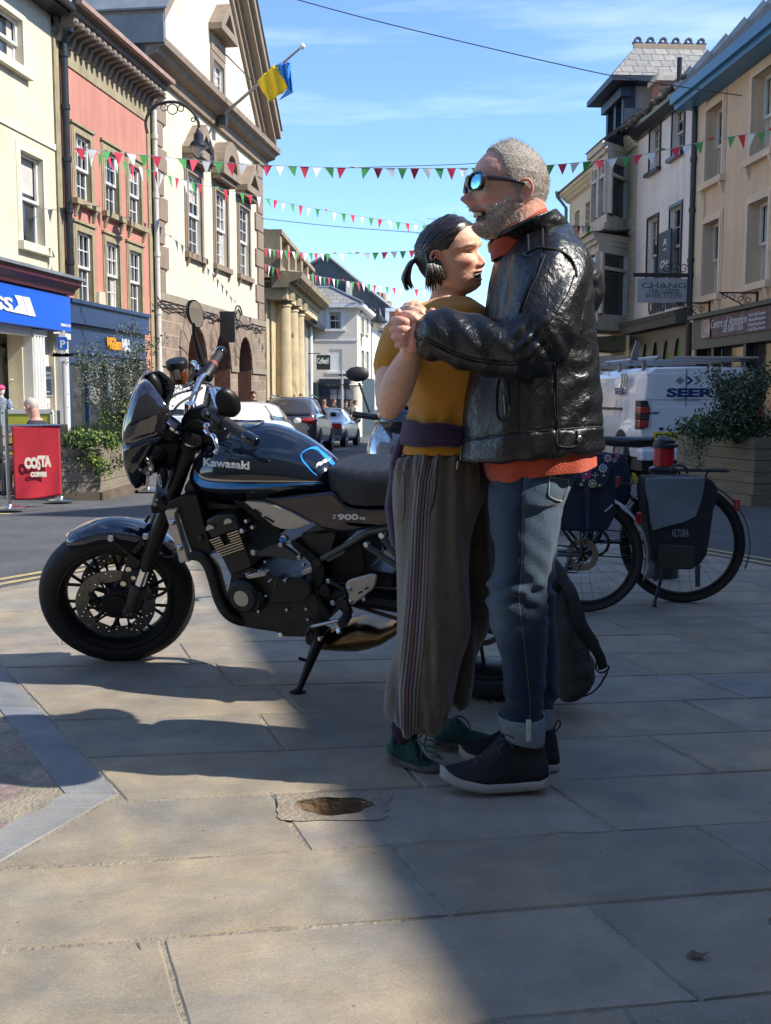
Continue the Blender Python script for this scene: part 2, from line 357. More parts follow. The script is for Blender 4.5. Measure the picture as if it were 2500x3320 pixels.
for s in slabs:emit(s,hole=hpts if inside(s,(HOLE_C.x,HOLE_C.y))else None)
def fin(o,cols):
 at_=o.data.color_attributes.new('col','FLOAT_COLOR','POINT');return at_
def build_col(mb,cols,name,m,**k):
 me=bpy.data.meshes.new(name);me.from_pydata(mb.v,[],mb.f);me.materials.append(m)
 a=me.color_attributes.new('col','FLOAT_COLOR','POINT');a.data.foreach_set('color',[x for c in cols for x in(*c,1)])
 if mb.m and max(mb.m)>0:me.polygons.foreach_set('material_index',mb.m)
 o=bpy.data.objects.new(name,me);COL.objects.link(o);return o
M_flag=attrmat('york_stone',.68,bump=.5,bs=9,var=.16,vs=7,spec=.4)
def stone_detail(m):
 nt=m.node_tree;b=nt.nodes['Principled BSDF'];l=nt.links.new;t=nt.nodes.new('ShaderNodeTexCoord')
 mp_=nt.nodes.new('ShaderNodeMapping');mp_.inputs['Scale'].default_value=(.6,1.6,1);mp_.inputs['Rotation'].default_value=(0,0,.3);l(t.outputs['Object'],mp_.inputs[0])
 n1=nt.nodes.new('ShaderNodeTexNoise');n1.inputs['Scale'].default_value=12;n1.inputs['Detail'].default_value=10;n1.inputs['Roughness'].default_value=.68;n1.inputs['Distortion'].default_value=.8;l(mp_.outputs[0],n1.inputs[0])
 b1=nt.nodes.new('ShaderNodeBump');b1.inputs['Strength'].default_value=.95;b1.inputs['Distance'].default_value=.006;l(n1.outputs[0],b1.inputs['Height'])
 l(b1.outputs[0],b.inputs['Normal'])
 src=b.inputs['Base Color'].links[0].from_socket
 n2=nt.nodes.new('ShaderNodeTexNoise');n2.inputs['Scale'].default_value=2.6;n2.inputs['Detail'].default_value=9;n2.inputs['Roughness'].default_value=.7;n2.inputs['Distortion'].default_value=.6;l(t.outputs['Object'],n2.inputs[0])
 r2=nt.nodes.new('ShaderNodeValToRGB');r2.color_ramp.elements[0].position=.36;r2.color_ramp.elements[1].position=.66;r2.color_ramp.elements[0].color=(.74,.79,.86,1);r2.color_ramp.elements[1].color=(1.16,1.07,.93,1);l(n2.outputs[0],r2.inputs[0])
 x=nt.nodes.new('ShaderNodeMixRGB');x.blend_type='MULTIPLY';x.inputs[0].default_value=1;l(src,x.inputs[1]);l(r2.outputs[0],x.inputs[2])
 v=nt.nodes.new('ShaderNodeTexVoronoi');v.inputs['Scale'].default_value=16;v.inputs['Randomness'].default_value=1;l(t.outputs['Object'],v.inputs[0])
 rv=nt.nodes.new('ShaderNodeValToRGB');rv.color_ramp.elements[0].position=.035;rv.color_ramp.elements[1].position=.07;rv.color_ramp.elements[0].color=(.42,.4,.38,1);rv.color_ramp.elements[1].color=(1,1,1,1);l(v.outputs['Distance'],rv.inputs[0])
 x2=nt.nodes.new('ShaderNodeMixRGB');x2.blend_type='MULTIPLY';x2.inputs[0].default_value=.8;l(x.outputs[0],x2.inputs[1]);l(rv.outputs[0],x2.inputs[2])
 mp2=nt.nodes.new('ShaderNodeMapping');mp2.inputs['Scale'].default_value=(5,60,1);mp2.inputs['Rotation'].default_value=(0,0,.55);l(t.outputs['Object'],mp2.inputs[0])
 n3=nt.nodes.new('ShaderNodeTexNoise');n3.inputs['Scale'].default_value=1;n3.inputs['Detail'].default_value=4;l(mp2.outputs[0],n3.inputs[0])
 r3=nt.nodes.new('ShaderNodeValToRGB');r3.color_ramp.elements[0].position=.66;r3.color_ramp.elements[1].position=.78;r3.color_ramp.elements[0].color=(0,0,0,1);r3.color_ramp.elements[1].color=(.22,.22,.22,1);l(n3.outputs[0],r3.inputs[0])
 x3=nt.nodes.new('ShaderNodeMixRGB');x3.inputs[2].default_value=(.5,.48,.42,1);l(r3.outputs[0],x3.inputs[0]);l(x2.outputs[0],x3.inputs[1])
 n5=nt.nodes.new('ShaderNodeTexNoise');n5.inputs['Scale'].default_value=160;n5.inputs['Detail'].default_value=3;n5.inputs['Roughness'].default_value=.8;l(t.outputs['Object'],n5.inputs[0]);r5=nt.nodes.new('ShaderNodeMapRange');r5.inputs[1].default_value=.3;r5.inputs[2].default_value=.7;r5.inputs[3].default_value=.8;r5.inputs[4].default_value=1.18;l(n5.outputs[0],r5.inputs[0])
 x4=nt.nodes.new('ShaderNodeMixRGB');x4.blend_type='MULTIPLY';x4.inputs[0].default_value=1;l(x3.outputs[0],x4.inputs[1]);l(r5.outputs[0],x4.inputs[2]);l(x4.outputs[0],b.inputs['Base Color'])
 b5=nt.nodes.new('ShaderNodeBump');b5.inputs['Strength'].default_value=.5;b5.inputs['Distance'].default_value=.0015;l(n5.outputs[0],b5.inputs['Height']);l(b1.outputs[0],b5.inputs['Normal']);l(b5.outputs[0],b.inputs['Normal'])
stone_detail(M_flag)
A2=[G(0,2300),G(206,2572)];B2=[G(206,2572),G(0,2679)]
def seg(l1,l2,t0,t1):return[extend(*l1,t0),extend(*l1,t1),extend(*l2,t1),extend(*l2,t0)]
LAr=[LA[1],LA[0]];A2r=[A2[1],A2[0]]
def orient(p):
 a=sum(p[i][0]*p[(i+1)%len(p)][1]-p[(i+1)%len(p)][0]*p[i][1]for i in range(len(p)));return p if a>0 else p[::-1]
tt=[0,.62,1.3,2.0,2.7]
lenA=lambda l:(Vector(l[1])-Vector(l[0])).length
A_dir=(Vector(LAr[1])-Vector(LAr[0])).normalized()
for i in range(4):
 a0,a1=i*.95,(i+1)*.95
 p=[Vector(LAr[0])+A_dir*a0,Vector(LAr[0])+A_dir*a1,Vector(A2r[0])+A_dir*a1,Vector(A2r[0])+A_dir*a0]
 emit(orient([tuple(v)for v in p]),col=(.22,.225,.235))
B_dir=(Vector(LB[1])-Vector(LB[0])).normalized()
for i in range(4):
 a0,a1=i*.85,(i+1)*.85
 p=[Vector(LB[0])+B_dir*a0,Vector(LB[0])+B_dir*a1,Vector(B2[0])+B_dir*a1,Vector(B2[0])+B_dir*a0]
 emit(orient([tuple(v)for v in p]),col=(.24,.24,.24))
pv=struct(build_col(gp,gcol,'pavement',M_flag))
mbm=MB();lo_=[Vector((x,y,0))for x,y in ARCS];hl=[Vector((x,y,0))for x,y in hpts]
tr=geometry.tessellate_polygon([lo_,hl]);fl=lo_+hl
mbm.add([(v.x,v.y,-.0035+gz(v.y))for v in fl],[tuple(t)for t in tr])
struct(mbm.build('pavement_mortar',mat('mortar',(.34,.29,.215),.95,col2=(.17,.145,.11),vs=9,bump=1,bs=90)))
hb=MB();rings=[]
for(s_,z_)in((1.0,-.004),(.97,-.03),(.86,-.06),(.72,-.12),(.6,-.17),(.3,-.19),(.02,-.19)):
 rings.append([(HOLE_C.x+(p[0]-HOLE_C.x)*s_+rng.uniform(-.003,.003),HOLE_C.y+(p[1]-HOLE_C.y)*s_+rng.uniform(-.003,.003),z_+rng.uniform(-.005,.005))for p in hpts])
hb.grid(rings,cv=True);struct(hb.build('pavement_hole',mat('socket_earth',(.25,.165,.095),.95,col2=(.12,.08,.05),vs=14,bump=1,bs=50),smooth=True))
hb=MB();pr=[(HOLE_C.x-.13,HOLE_C.y-.1),(HOLE_C.x+.13,HOLE_C.y-.095),(HOLE_C.x+.15,HOLE_C.y+.088),(HOLE_C.x-.165,HOLE_C.y+.084)]
lo_=[]
for i in range(4):
 a,b=Vector(pr[i]),Vector(pr[(i+1)%4])
 for j in range(8):p=a.lerp(b,j/8);lo_.append(Vector((p.x+rng.uniform(-.006,.006),p.y+rng.uniform(-.006,.006),0)))
hl=[Vector((p[0]+(p[0]-HOLE_C.x)*.02,p[1],0))for p in hpts]
tr=geometry.tessellate_polygon([lo_,hl[::-1]]);fl=lo_+hl[::-1];hb.add([(v.x,v.y,.002)for v in fl],[tuple(t)for t in tr])
struct(hb.build('pavement_patch',mat('socket_mortar',(.31,.26,.19),.95,col2=(.2,.165,.12),vs=12,bump=1,bs=70)))
st=MB();sc_=[]
M_sett=attrmat('sett_stone',.9,bump=1,bs=45,var=.3,vs=40)
apex_=Vector(A2r[0]);dirp=-B_dir;perp=Vector((-dirp.y,dirp.x))
stp=MB();keep=gp,gcol;gp=MB();gcol=[]
for i in range(-2,16):
 for j in range(-1,12):
  ox=(j%2)*.11
  c=[Vector(apex_)+B_dir*(i*.22+ox+a)+A_dir*(j*.135+b)for a,b in((0,0),(.22,0),(.22,.135),(0,.135))]
  p=orient([tuple(v)for v in c])
  c_=Vector(apex_);
  p=clip(p,tuple(c_+B_dir*5),tuple(c_))if((-B_dir.x*5)*(A_dir.y)-(-B_dir.y*5)*(A_dir.x))>0 else clip(p,tuple(c_),tuple(c_+B_dir*5))
  if len(p)>2:p=clip(p,tuple(c_),tuple(c_+A_dir*5))if((A_dir.x)*(B_dir.y)-(A_dir.y)*(B_dir.x))>0 else clip(p,tuple(c_+A_dir*5),tuple(c_))
  if len(p)>2:emit(p,gap=.004,col=rng.choice([(.27,.19,.155),(.31,.24,.19),(.22,.165,.145),(.29,.24,.21)]),z=-.004,jit=.003)
struct(build_col(gp,gcol,'setts',M_sett));gp,gcol=keep
M_yel=mat('yellow_line_paint',(.56,.4,.14),.8,col2=(.3,.25,.16),vs=25,bump=.6,bs=160)
def strip(mb,pts,off,w,z=.004):
 P=[Vector(p)for p in pts];rows=[]
 for i,p in enumerate(P):
  t=(P[min(i+1,len(P)-1)]-P[max(i-1,0)]).normalized();n_=Vector((-t.y,t.x));a=p+n_*off;b=p+n_*(off+w)
  rows.append([(a.x,a.y,gz(a.y)-.03+z),(b.x,b.y,gz(b.y)-.03+z)])
 mb.grid(rows)
mb=MB();arc_m=[p for p in ARCS if p[1]>0];strip(mb,arc_m,.17,.06);strip(mb,arc_m,.31,.06)
strip(mb,[(-9,10.45),(-3.7,10.55)],0,.12)
struct(mb.build('yellow_lines',M_yel))
mb=MB();strip(mb,[(-.42,38.4),(.0,38.4)],0,2.6);strip(mb,[(.9,38.4),(1.3,38.4)],0,2.6);strip(mb,[(-2.3,30),(-1.3,39)],0,.1);strip(mb,[(1.2,17.5),(3.5,17.2)],0,.1)
struct(mb.build('white_markings',mat('white_line_paint',(.5,.5,.48),.8,col2=(.25,.25,.25),vs=14)))
for i,(x,y)in enumerate([(2225,3105),(2490,2990)]):
 c=gnd(x,y,0);lf=MB();pts=[(0,0,.002),(.012,.008,.009),(.03,.004,.004),(.04,-.006,.012),(.02,-.014,.003),(.006,-.01,.008)]
 lf.add([(c.x+a,c.y+b,c_+.002)for a,b,c_ in pts],[(0,1,5),(1,4,5),(1,2,4),(2,3,4)])
 tag(lf.build('dead_leaf',mat('dead_leaf',(.12,.075,.04),.8),solid=.001),['curled brown dead leaf on the shaded slab at the lower right','scrap of brown leaf at the right edge of the paving'][i],'leaf')
c=gnd(452,3072,0);lf=MB();lf.add([(c.x-.008,c.y+.014,.003),(c.x,c.y+.005,.006),(c.x+.008,c.y-.014,.003),(c.x,c.y-.004,.002)],[(0,3,1),(1,3,2)])
tag(lf.build('green_leaf',mat('pale_leaf',(.3,.3,.12),.8),solid=.001),'small pale green leaf lying by a paving joint at the lower left','leaf')
CR.update({'b1':(0,0,.36166),'b2':(480,0,.25317),'b3':(480,900,.2521),'b4':(0,860,.28812),'b5':(720,1180,.36014)})
M_cream=mat('cream_render',(.66,.59,.43),.85,var=.1,vs=.7,bump=.35,bs=25)
M_cream2=mat('pale_cream_render',(.68,.62,.47),.85,var=.07,vs=.6,bump=.3,bs=25)
M_pink=mat('salmon_render',(.52,.225,.165),.85,var=.13,vs=.8,bump=.25,bs=20,stretch=(1,1,.35))
M_buff=mat('buff_stone',(.34,.285,.17),.85,var=.2,vs=4,bump=.3,bs=30)
M_brown=mat('brown_stone',(.27,.205,.15),.85,var=.12,vs=3,bump=.25,bs=30)
M_whitep=mat('white_paint',(.75,.75,.73),.4,var=.06,vs=5)
M_glass=mat('window_glass',(.03,.035,.04),.04,var=.3,vs=.6,spec=.9)
M_glass2=mat('shop_glass',(.05,.055,.055),.05,var=.5,vs=.8,spec=.9)
M_slate=brick('slate_courses',(.05,.055,.062),(.085,.088,.095),(.02,.02,.022),.3,.22,.012,.6,axes='xz',nmix=.3)
M_lead=mat('lead_sheet',(.17,.19,.21),.55,var=.25,vs=1.5,bump=.2,bs=8)
M_blackp=mat('black_gloss_paint',(.018,.02,.023),.35,var=.3,vs=10)
M_navy=mat('navy_paint',(.018,.04,.1),.45,var=.15,vs=3)
M_blue=mat('bright_blue_board',(.005,.09,.55),.35,var=.08,vs=2)
M_maroon=mat('maroon_paint',(.1,.018,.03),.45,var=.2,vs=4)
M_dkin=mat('dark_interior',(.02,.018,.016),.9)
M_pipe=mat('cream_pipe',(.55,.53,.47),.5,var=.15,vs=8)
M_iron=mat('wrought_iron',(.02,.02,.022),.5)
M_concrete=mat('sign_grey',(.35,.36,.37),.6)
def streak(m,amt=.16):
 nt=m.node_tree;b=nt.nodes['Principled BSDF'];l=nt.links.new;src=b.inputs['Base Color'].links[0].from_socket;t=nt.nodes.new('ShaderNodeTexCoord')
 for sc,sz,a in(((1.6,1.6,.12),2.5,amt),((.5,.5,.5),2.0,amt*.6),((14,14,.8),1.5,amt*.4)):
  mpn=nt.nodes.new('ShaderNodeMapping');mpn.inputs['Scale'].default_value=sc;l(t.outputs['Object'],mpn.inputs[0]);n=nt.nodes.new('ShaderNodeTexNoise');n.inputs['Scale'].default_value=sz;n.inputs['Detail'].default_value=8;n.inputs['Roughness'].default_value=.65;l(mpn.outputs[0],n.inputs[0])
  r=nt.nodes.new('ShaderNodeMapRange');r.inputs[1].default_value=.35;r.inputs[2].default_value=.65;r.inputs[3].default_value=1-a;r.inputs[4].default_value=1.0+a*.25;l(n.outputs[0],r.inputs[0]);x=nt.nodes.new('ShaderNodeMixRGB');x.blend_type='MULTIPLY';x.inputs[0].default_value=1;l(src,x.inputs[1]);l(r.outputs[0],x.inputs[2]);src=x.outputs[0]
 l(src,b.inputs['Base Color'])
for m_ in(M_cream,M_cream2,M_pink,M_buff,M_brown,M_whitep):streak(m_)
M_blind=mat('window_blind',(.5,.47,.42),.7,var=.2,vs=3)
WRND=random.Random(31)
class Fac:
 def __init__(s,P,ang,z=None):s.P=Vector((P[0],P[1],gz(P[1])if z is None else z));s.a=ang;s.M=Matrix.Translation(s.P)@RZ(ang);s.I=s.M.inverted();s.holes=[]
 def uz(s,t,x,y,d=0):
  px,py=C(t,x,y);o=s.I@Vector((0,0,H));r=s.I.to_3x3()@ray(px,py);k=(-d-o.y)/r.y;p=o+r*k;return p.x,p.z
 def rect(s,t,x0,yt,yb,x1,d=0):
  u0,z1=s.uz(t,x0,yt,d);_,z0=s.uz(t,x0,yb,d);u1,_=s.uz(t,x1,yt,d);return min(u0,u1),max(u0,u1),min(z0,z1),max(z0,z1)
 def shift(s,u):q=s.M@Vector((u,0,0));return Fac((q.x,q.y),s.a)
 def root(s,name,label,cat,group=None):return thing(name,label,cat,s.P,s.a,group)
def wall(root,poly,holes,m,thick=.3,name='wall',d=0,reveal=None):
 """poly and holes in (u,z), CCW; outward is -y"""
 mb=MB();loops=[[Vector((p[0],p[1],0))for p in poly]]+[[Vector((p[0],p[1],0))for p in reversed(h)]for h in holes]
 tr=geometry.tessellate_polygon(loops);flat=[v for l in loops for v in l]
 mb.add([(v.x,-d,v.y)for v in flat],[tuple(t)for t in tr])
 mb2=mb
 for k,l in enumerate(loops):
  n=len(l);vs=[(v.x,-d,v.y)for v in l]+[(v.x,-d+thick,v.y)for v in l]
  mb2.add(vs,[(i,(i+1)%n,n+(i+1)%n,n+i)for i in range(n)],1 if(reveal and k)else 0)
 return mb.build(name,[m]+([reveal]if reveal else[]),root)
def rp(r,g=0):u0,u1,z0,z1=r;return[(u0-g,z0-g),(u1+g,z0-g),(u1+g,z1+g),(u0-g,z1+g)]
def archp(r,rise=None,n=10):
 u0,u1,z0,z1=r;w=(u1-u0)/2;rise=rise or w;c=(u0+u1)/2
 return[(u0,z0),(u1,z0)]+[(c+w*cos(pi*i/n),z1-rise+rise*sin(pi*i/n))for i in range(n+1)]
def window(root,r,fm=None,gm=None,nx=2,nz=2,rec=.16,fw=.055,sash=True,sur=0,surm=None,sill=0,sillm=None,proud=.04,brackets=False,head=0,arch=False,bw=.022,d=0):
 u0,u1,z0,z1=r;fm=fm or M_whitep;gm=gm or M_glass;mb=MB();y=rec-d
 def fr(a0,a1,b0,b1,yy,w,t=.05):
  mb.box((a0,yy,b0),(a0+w,yy+t,b1));mb.box((a1-w,yy,b0),(a1,yy+t,b1));mb.box((a0+w,yy,b0),(a1-w,yy+t,b0+w));mb.box((a0+w,yy,b1-w),(a1-w,yy+t,b1))
 zm=(z0+z1)/2
 if sash:
  fr(u0,u1,zm-fw*.4,z1,y,fw);fr(u0+.003,u1-.003,z0,zm+fw*.4,y+.052,fw)
  parts=[(zm,z1,y+.012),(z0,zm,y+.064)]
 else:
  fr(u0,u1,z0,z1,y,fw);parts=[(z0,z1,y+.012)]
 for(a,b,yy)in parts:
  for i in range(1,nx):c=u0+fw+(u1-u0-2*fw)*i/nx;mb.box((c-bw/2,yy,a+fw*.5),(c+bw/2,yy+.03,b-fw*.5))
  for i in range(1,nz):c=a+(b-a)*i/nz;mb.box((u0+fw,yy+.002,c-bw/2),(u1-fw,yy+.028,c+bw/2))
 w=mb.build('window',fm,root)
 g=MB();g.box((u0,y+.085,z0),(u1,y+.1,z1));g.build('pane',gm,w)
 if gm is M_glass and u1-u0>.5 and WRND.random()<.55:
  kind_=WRND.random();g=MB()
  if kind_<.5:g.box((u0+fw,y+.081,z1-(z1-z0)*WRND.uniform(.18,.42)),(u1-fw,y+.084,z1-fw));g.build('blind',M_blind,w)
  else:
   for a_,b_ in((u0+fw,u0+(u1-u0)*.3),(u1-(u1-u0)*.27,u1-fw)):g=MB();g.box((a_,y+.081,z0+fw),(b_,y+.084,z1-fw));g.build('curtain',M_blind,w)
 if sur:
  s=MB();sm=surm or M_buff;e=.003
  for k,(q,pr)in enumerate(((sur,proud),(sur*.62,proud*1.6))):
   s.box((u0-q,-pr-d,z0+e*k),(u0-.001,.02-d,z1+.001));s.box((u1+.001,-pr-d,z0+e*k),(u1+q,.02-d,z1+.001));s.box((u0-q,-pr-d,z1+.001),(u1+q,.02-d,z1+q))
  if head:s.box((u0-sur-.05,-proud*3.2-d,z1+sur),(u1+sur+.05,.02-d,z1+sur+head))
  s.build('window_surround',sm,w)
 if sill:
  s=MB();e=sur+.04 if sur else .06;s.box((u0-e,-.13-d,z0-sill),(u1+e,rec-d,z0-.001))
  if brackets:
   for uu in(u0-sur*.5,u1+sur*.5):
    s.prism([(0,0),(0,-.24),(.03,-.24),(.11,-.02),(.11,0)],uu-.05,uu+.05,M=T(0,-d,z0-sill)@Matrix(((0,1,0,0),(-1,0,0,0),(0,0,1,0),(0,0,0,1))))
  s.build('sill',sillm or surm or M_buff,w)
 return w
LU=Vector((.137,1,0)).normalized();AL=atan2(LU.y,LU.x)
FL=Fac((-6.75,23),AL)
u0,_=FL.uz('o',192,900);u1,_=FL.uz('b1',1330,1000)
fp=FL.shift(u0);R=fp.root('shop_building','salmon pink three-storey building with bracketed eaves above the navy betting shop','building')
PW=u1-u0;zpk=fp.uz('b1',560,560)[1];zfr=fp.uz('b1',525,335)[1];ztop=zfr+.55
wr=[fp.rect('b1',663,1185,1775,780),fp.rect('b1',930,1355,1904,1032),fp.rect('b1',1147,1505,1978,1236),fp.rect('c2',456,270,690,535),fp.rect('c2',632,340,732,692),fp.rect('c2',772,402,768,822)]
wr=[(a,max(b,a+.8),c,d)for a,b,c,d in wr]
for k in range(3):
 for row in(0,3):
  zb=[wr[row+i][2]for i in range(3)];zt=[wr[row+i][3]for i in range(3)]
  wr[row+k]=(wr[row+k][0],wr[row+k][1],sum(zb)/3 if 0 else zb[0],zt[0])
shop_z=fp.uz('b4',800,650,.12)[1]
door=(PW*.62,PW*.86,.05,shop_z-.45)
w=wall(R,[(0,shop_z-.02),(PW,shop_z-.02),(PW,zfr),(0,zfr)],[rp(q)for q in wr],M_pink,reveal=M_buff)
wall(R,[(PW*.84,-.5),(PW,-.5),(PW,shop_z-.03),(PW*.84,shop_z-.03)],[],M_pink,name='lower_wall',d=.002)
mb=MB();mb.box((0,-.035,shop_z+.4),(.22,.02,zfr));mb.box((PW-.22,-.035,.1),(PW,.02,zfr));mb.box((.22,-.03,zpk),(PW-.22,.02,zfr));mb.build('frieze_band',M_buff,R)
mb=MB();dd=.5
mb.box((-.02,-.1,zfr),(PW+.02,.2,zfr+.12));mb.box((-.03,-dd,zfr+.34),(PW+.03,.2,zfr+.46));mb.box((-.05,-dd-.07,zfr+.46),(PW+.05,.25,zfr+.56))
mb.build('cornice',mat('weathered_cornice',(.16,.12,.095),.8,var=.3,vs=5),R)
mb=MB();nb=19
for i in range(nb):
 c=.15+(PW-.3)*i/(nb-1)
 Mx=T(c,0,zfr)@Matrix(((0,1,0,0),(-1,0,0,0),(0,0,1,0),(0,0,0,1)))
 mb.prism([(.0,-.15),(.12,-.12),(.2,.1),(.44,.18),(.46,.335),(0,.335)],-.055,.055,M=Mx);mb.ball((c,-.44,zfr+.22),(.09,.09,.09),8)
mb.build('eaves_brackets',mat('bracket_brown',(.21,.165,.13),.8,var=.25,vs=6),R)
mb=MB();mb.box((-.08,-dd-.2,zfr+.5),(PW+.08,-dd-.072,zfr+.6));mb.build('gutter',mat('rusty_gutter',(.33,.22,.17),.7,var=.3,vs=4),R)
mb=MB();sl_=radians(42);LN=7.5
mb.add([(-.1,-dd-.02,zfr+.57),(PW+.1,-dd-.02,zfr+.57),(PW+.1,-dd+LN*cos(sl_),zfr+.57+LN*sin(sl_)),(-.1,-dd+LN*cos(sl_),zfr+.57+LN*sin(sl_))],[(0,1,2,3)])
mb.build('roof',M_slate,R,solid=.06)
for i,q in enumerate(wr):window(R,q,nx=3,nz=2,sur=.17,surm=M_buff,sill=.12,brackets=True,head=.05,rec=.045,proud=.02)
mb=MB();mb.box((0,.2,-1),(PW,7,zfr+.4));mb.build('rear_block',M_cream2,R)
mb=MB();ZS=shop_z;e=PW*.84
mb.box((0,-.22,ZS),(e,0,ZS+.42));mb.box((-.02,-.28,ZS+.42),(e+.02,0,ZS+.5));mb.box((0,-.1,ZS-.62),(e,0,ZS-.001))
for c in(0,PW*.60,e-.2):mb.box((c,-.12,-.4),(c+.2,.02,ZS-.621))
mb.box((.2,-.06,-.4),(PW*.60,.02,.25));mb.box((.2,-.05,ZS-.82),(PW*.60,.02,ZS-.622))
for k in range(1,3):c=.2+(PW*.6-.2)*k/3;mb.box((c-.05,-.055,.25),(c+.05,.015,ZS-.822))
mb.build('shopfront',M_navy,R)
mb=MB();mb.box((.2,.03,.25),(PW*.6,.05,ZS-.8));mb.build('shop_window',M_glass2,R)
mb=MB();mb.box((PW*.6+.2,.35,-.4),(e-.2,.4,ZS-.6));mb.build('doorway',M_dkin,R)
sg=MB();sx=e*.60
letters(sg,'William',.36,T(sx-.3,-.135,ZS-.44),depth=.03,bold=.012,width=.85,shear=.25)
sign=sg.build('sign_lettering',mat('sign_orange',(.8,.3,.01),.5),R)
sg=MB();letters(sg,'HILL',.36,T(sx+.48,-.135,ZS-.44),depth=.03,bold=.015,width=.52);sg.build('sign_lettering',M_whitep,R)
a_u,a_z=fp.uz('b4',1110,425);al=MB()
al.prism([(a_u-.16,a_z-.2),(a_u+.16,a_z-.2),(a_u+.2,a_z),(a_u+.16,a_z+.25),(a_u-.16,a_z+.25),(a_u-.2,a_z)],-.1,0);al.build('alarm_box',mat('old_cream_plastic',(.55,.45,.33),.5),R,bevel=.01)
fc=FL.shift(u0-9.0);R=fc.root('shop_building','cream rendered building with the bright blue shop sign at the far left','building')
WC=9.0-.02;z_e=fc.uz('b1',440,130)[1]
sgz=fc.uz('b4',0,60,.35)[1]
wins=[fc.rect('b1',20,60,505,187),fc.rect('b1',272,1385,2186,372)]
wA=wins[0];wB=wins[1];wdA=wA[1]-wA[0];wA=(wA[1]-1.0,wA[1],wA[2],wA[3])
wB=(wB[1]-.95,wB[1],wB[2],wB[3])
wC=(wA[0]-2.6,wA[1]-2.6,wA[2],wA[3]);wD=(wB[0]-2.3,wB[1]-2.3,wB[2],wB[3]);wE=(wB[0]-4.6,wB[1]-4.6,wB[2],wB[3])
wall(R,[(0,0),(WC,0),(WC,z_e),(0,z_e)],[rp(q)for q in(wA,wB,wC,wD,wE)]+[rp((.3,WC-1.75,.3,2.75)),rp((WC-1.2,WC-.35,.0,2.7))],M_cream)
for i,q in enumerate((wA,wB,wC,wD,wE)):window(R,q,nx=1,nz=1,sur=.16,surm=M_cream2,sill=.16,rec=.1,proud=.015,head=(.14 if i>2 else 0))
mb=MB();zs=fc.uz('b1',80,1080)[1];mb.box((0,-.03,zs-.12),(WC,.01,zs));mb.build('string_course',M_cream2,R)
mb=MB();mb.box((-.1,-.42,z_e),(WC,.3,z_e+.1));mb.tube([(-.1,-.48,z_e+.12),(WC,-.48,z_e+.12)],.08,8);mb.build('gutter',M_blackp,R)
mb=MB();mb.add([(-.1,-.44,z_e+.12),(WC+.05,-.44,z_e+.12),(WC+.05,4,z_e+4.2),(-.1,4,z_e+4.2)],[(0,1,2,3)]);mb.build('roof',M_slate,R,solid=.06)
mb=MB();mb.box((0,.5,-1),(WC-.01,7,z_e+.05));mb.build('rear_block',M_cream2,R)
mb=MB();fz1=fc.uz('b4',300,245,.4)[1];fz0=fc.uz('b4',785,752,.36)[1];uR=fc.uz('b4',785,500,.38)[0]
mb.prism([(.0,fz1+.02),(.45,fz1+.02),(.5,fz1+.12),(.62,fz1+.2),(.64,fz1+.3),(0,fz1+.3)],.05,uR+.05,M=Matrix(((0,1,0,0),(-1,0,0,0),(0,0,1,0),(0,0,0,1))))
mb.build('fascia_cornice',M_maroon,R)
mb=MB();mb.box((.03,-.7,fz1+.302),(uR+.12,0,fz1+.36));mb.build('cornice_flashing',M_lead,R)
mb=MB();mb.box((.1,-.4,fz0),(uR,-.02,fz1));bo=mb.build('sign_board',M_blue,R,bevel=.01)
su,szz=fc.uz('b4',150,505,.41)
mb=MB()
hh=fc.uz('b4',100,350,.41)[1]-fc.uz('b4',100,505,.41)[1]
letters(mb,'TRESPASS',.8,T(su-.02,-.41,szz-.02),depth=.02,bold=.025,width=3.3,align='RIGHT',height=hh)
def bz(x,y):return fc.uz('b4',x,y,.41)
for pts in([(155,335),(238,345),(312,562),(112,520),(165,500),(205,450),(190,395)],[(245,350),(325,362),(398,578),(320,565)]):
 mb.prism([bz(*p)for p in reversed(pts)],-.42,-.402)
letters(mb,'TRESPASS.COM',.07,T(uR-.3,-.41,fz0+.09),depth=.01,bold=.002)
mb.build('sign_lettering',M_whitep,R)
pm=mat('shop_white',(.62,.61,.58),.5,var=.08,vs=3)
mb=MB()
def pil(a,b,z1):
 mb.box((a,-.2,-.3),(b,.02,z1));n=4
 for k in range(n):c=a+(b-a)*(k+.5)/n;mb.cyl((c,-.2,.1),(c,-.2,z1-.1),(b-a)*.09,n=8)
 mb.box((a-.04,-.25,z1-.12),(b+.04,.02,z1-.001));mb.box((a-.04,-.25,-.35),(b+.04,.02,.1))
pil(WC-1.72,WC-1.22,fz0-.02);pil(WC-.3,WC-.1,fz0-.02)
mb.box((0,-.22,fz0-.15),(WC-1.76,.02,fz0-.001));mb.box((0,-.15,-.3),(WC-1.75,.02,.35));mb.box((WC-1.2,.12,0),(WC-.3,.16,2.7))
mb.build('shopfront',pm,R)
mb=MB();mb.box((.1,.9,-.2),(WC-1.76,.95,fz0));mb.build('display_backdrop',mat('plank_backdrop',(.22,.13,.08),.8,var=.4,vs=3,stretch=(1,1,9)),R)
mb=MB()
bu0,bu1,bz0,bz1=fc.rect('b4',425,1130,1460,600,-.1);mb.box((bu0,.08,bz0),(bu1,.118,bz1))
bb=mb.build('notice_board',mat('board_navy',(.02,.035,.06),.5),R)
mb=MB();letters(mb,'Vaughan\nVaughan & Co',.1,T((bu0+bu1)/2,.075,bz1-.16),depth=.004,width=(bu1-bu0)*.8)
for k in range(9):mb.box((bu0+.06,.076,bz1-.45-k*.08),(bu0+.06+(.25+.3*((k*7)%3)/2),.079,bz1-.43-k*.08))
mb.build('board_lettering',M_concrete,bb)
du,dz=FL.uz('b1',500,60);fd=FL.shift(du+.06)
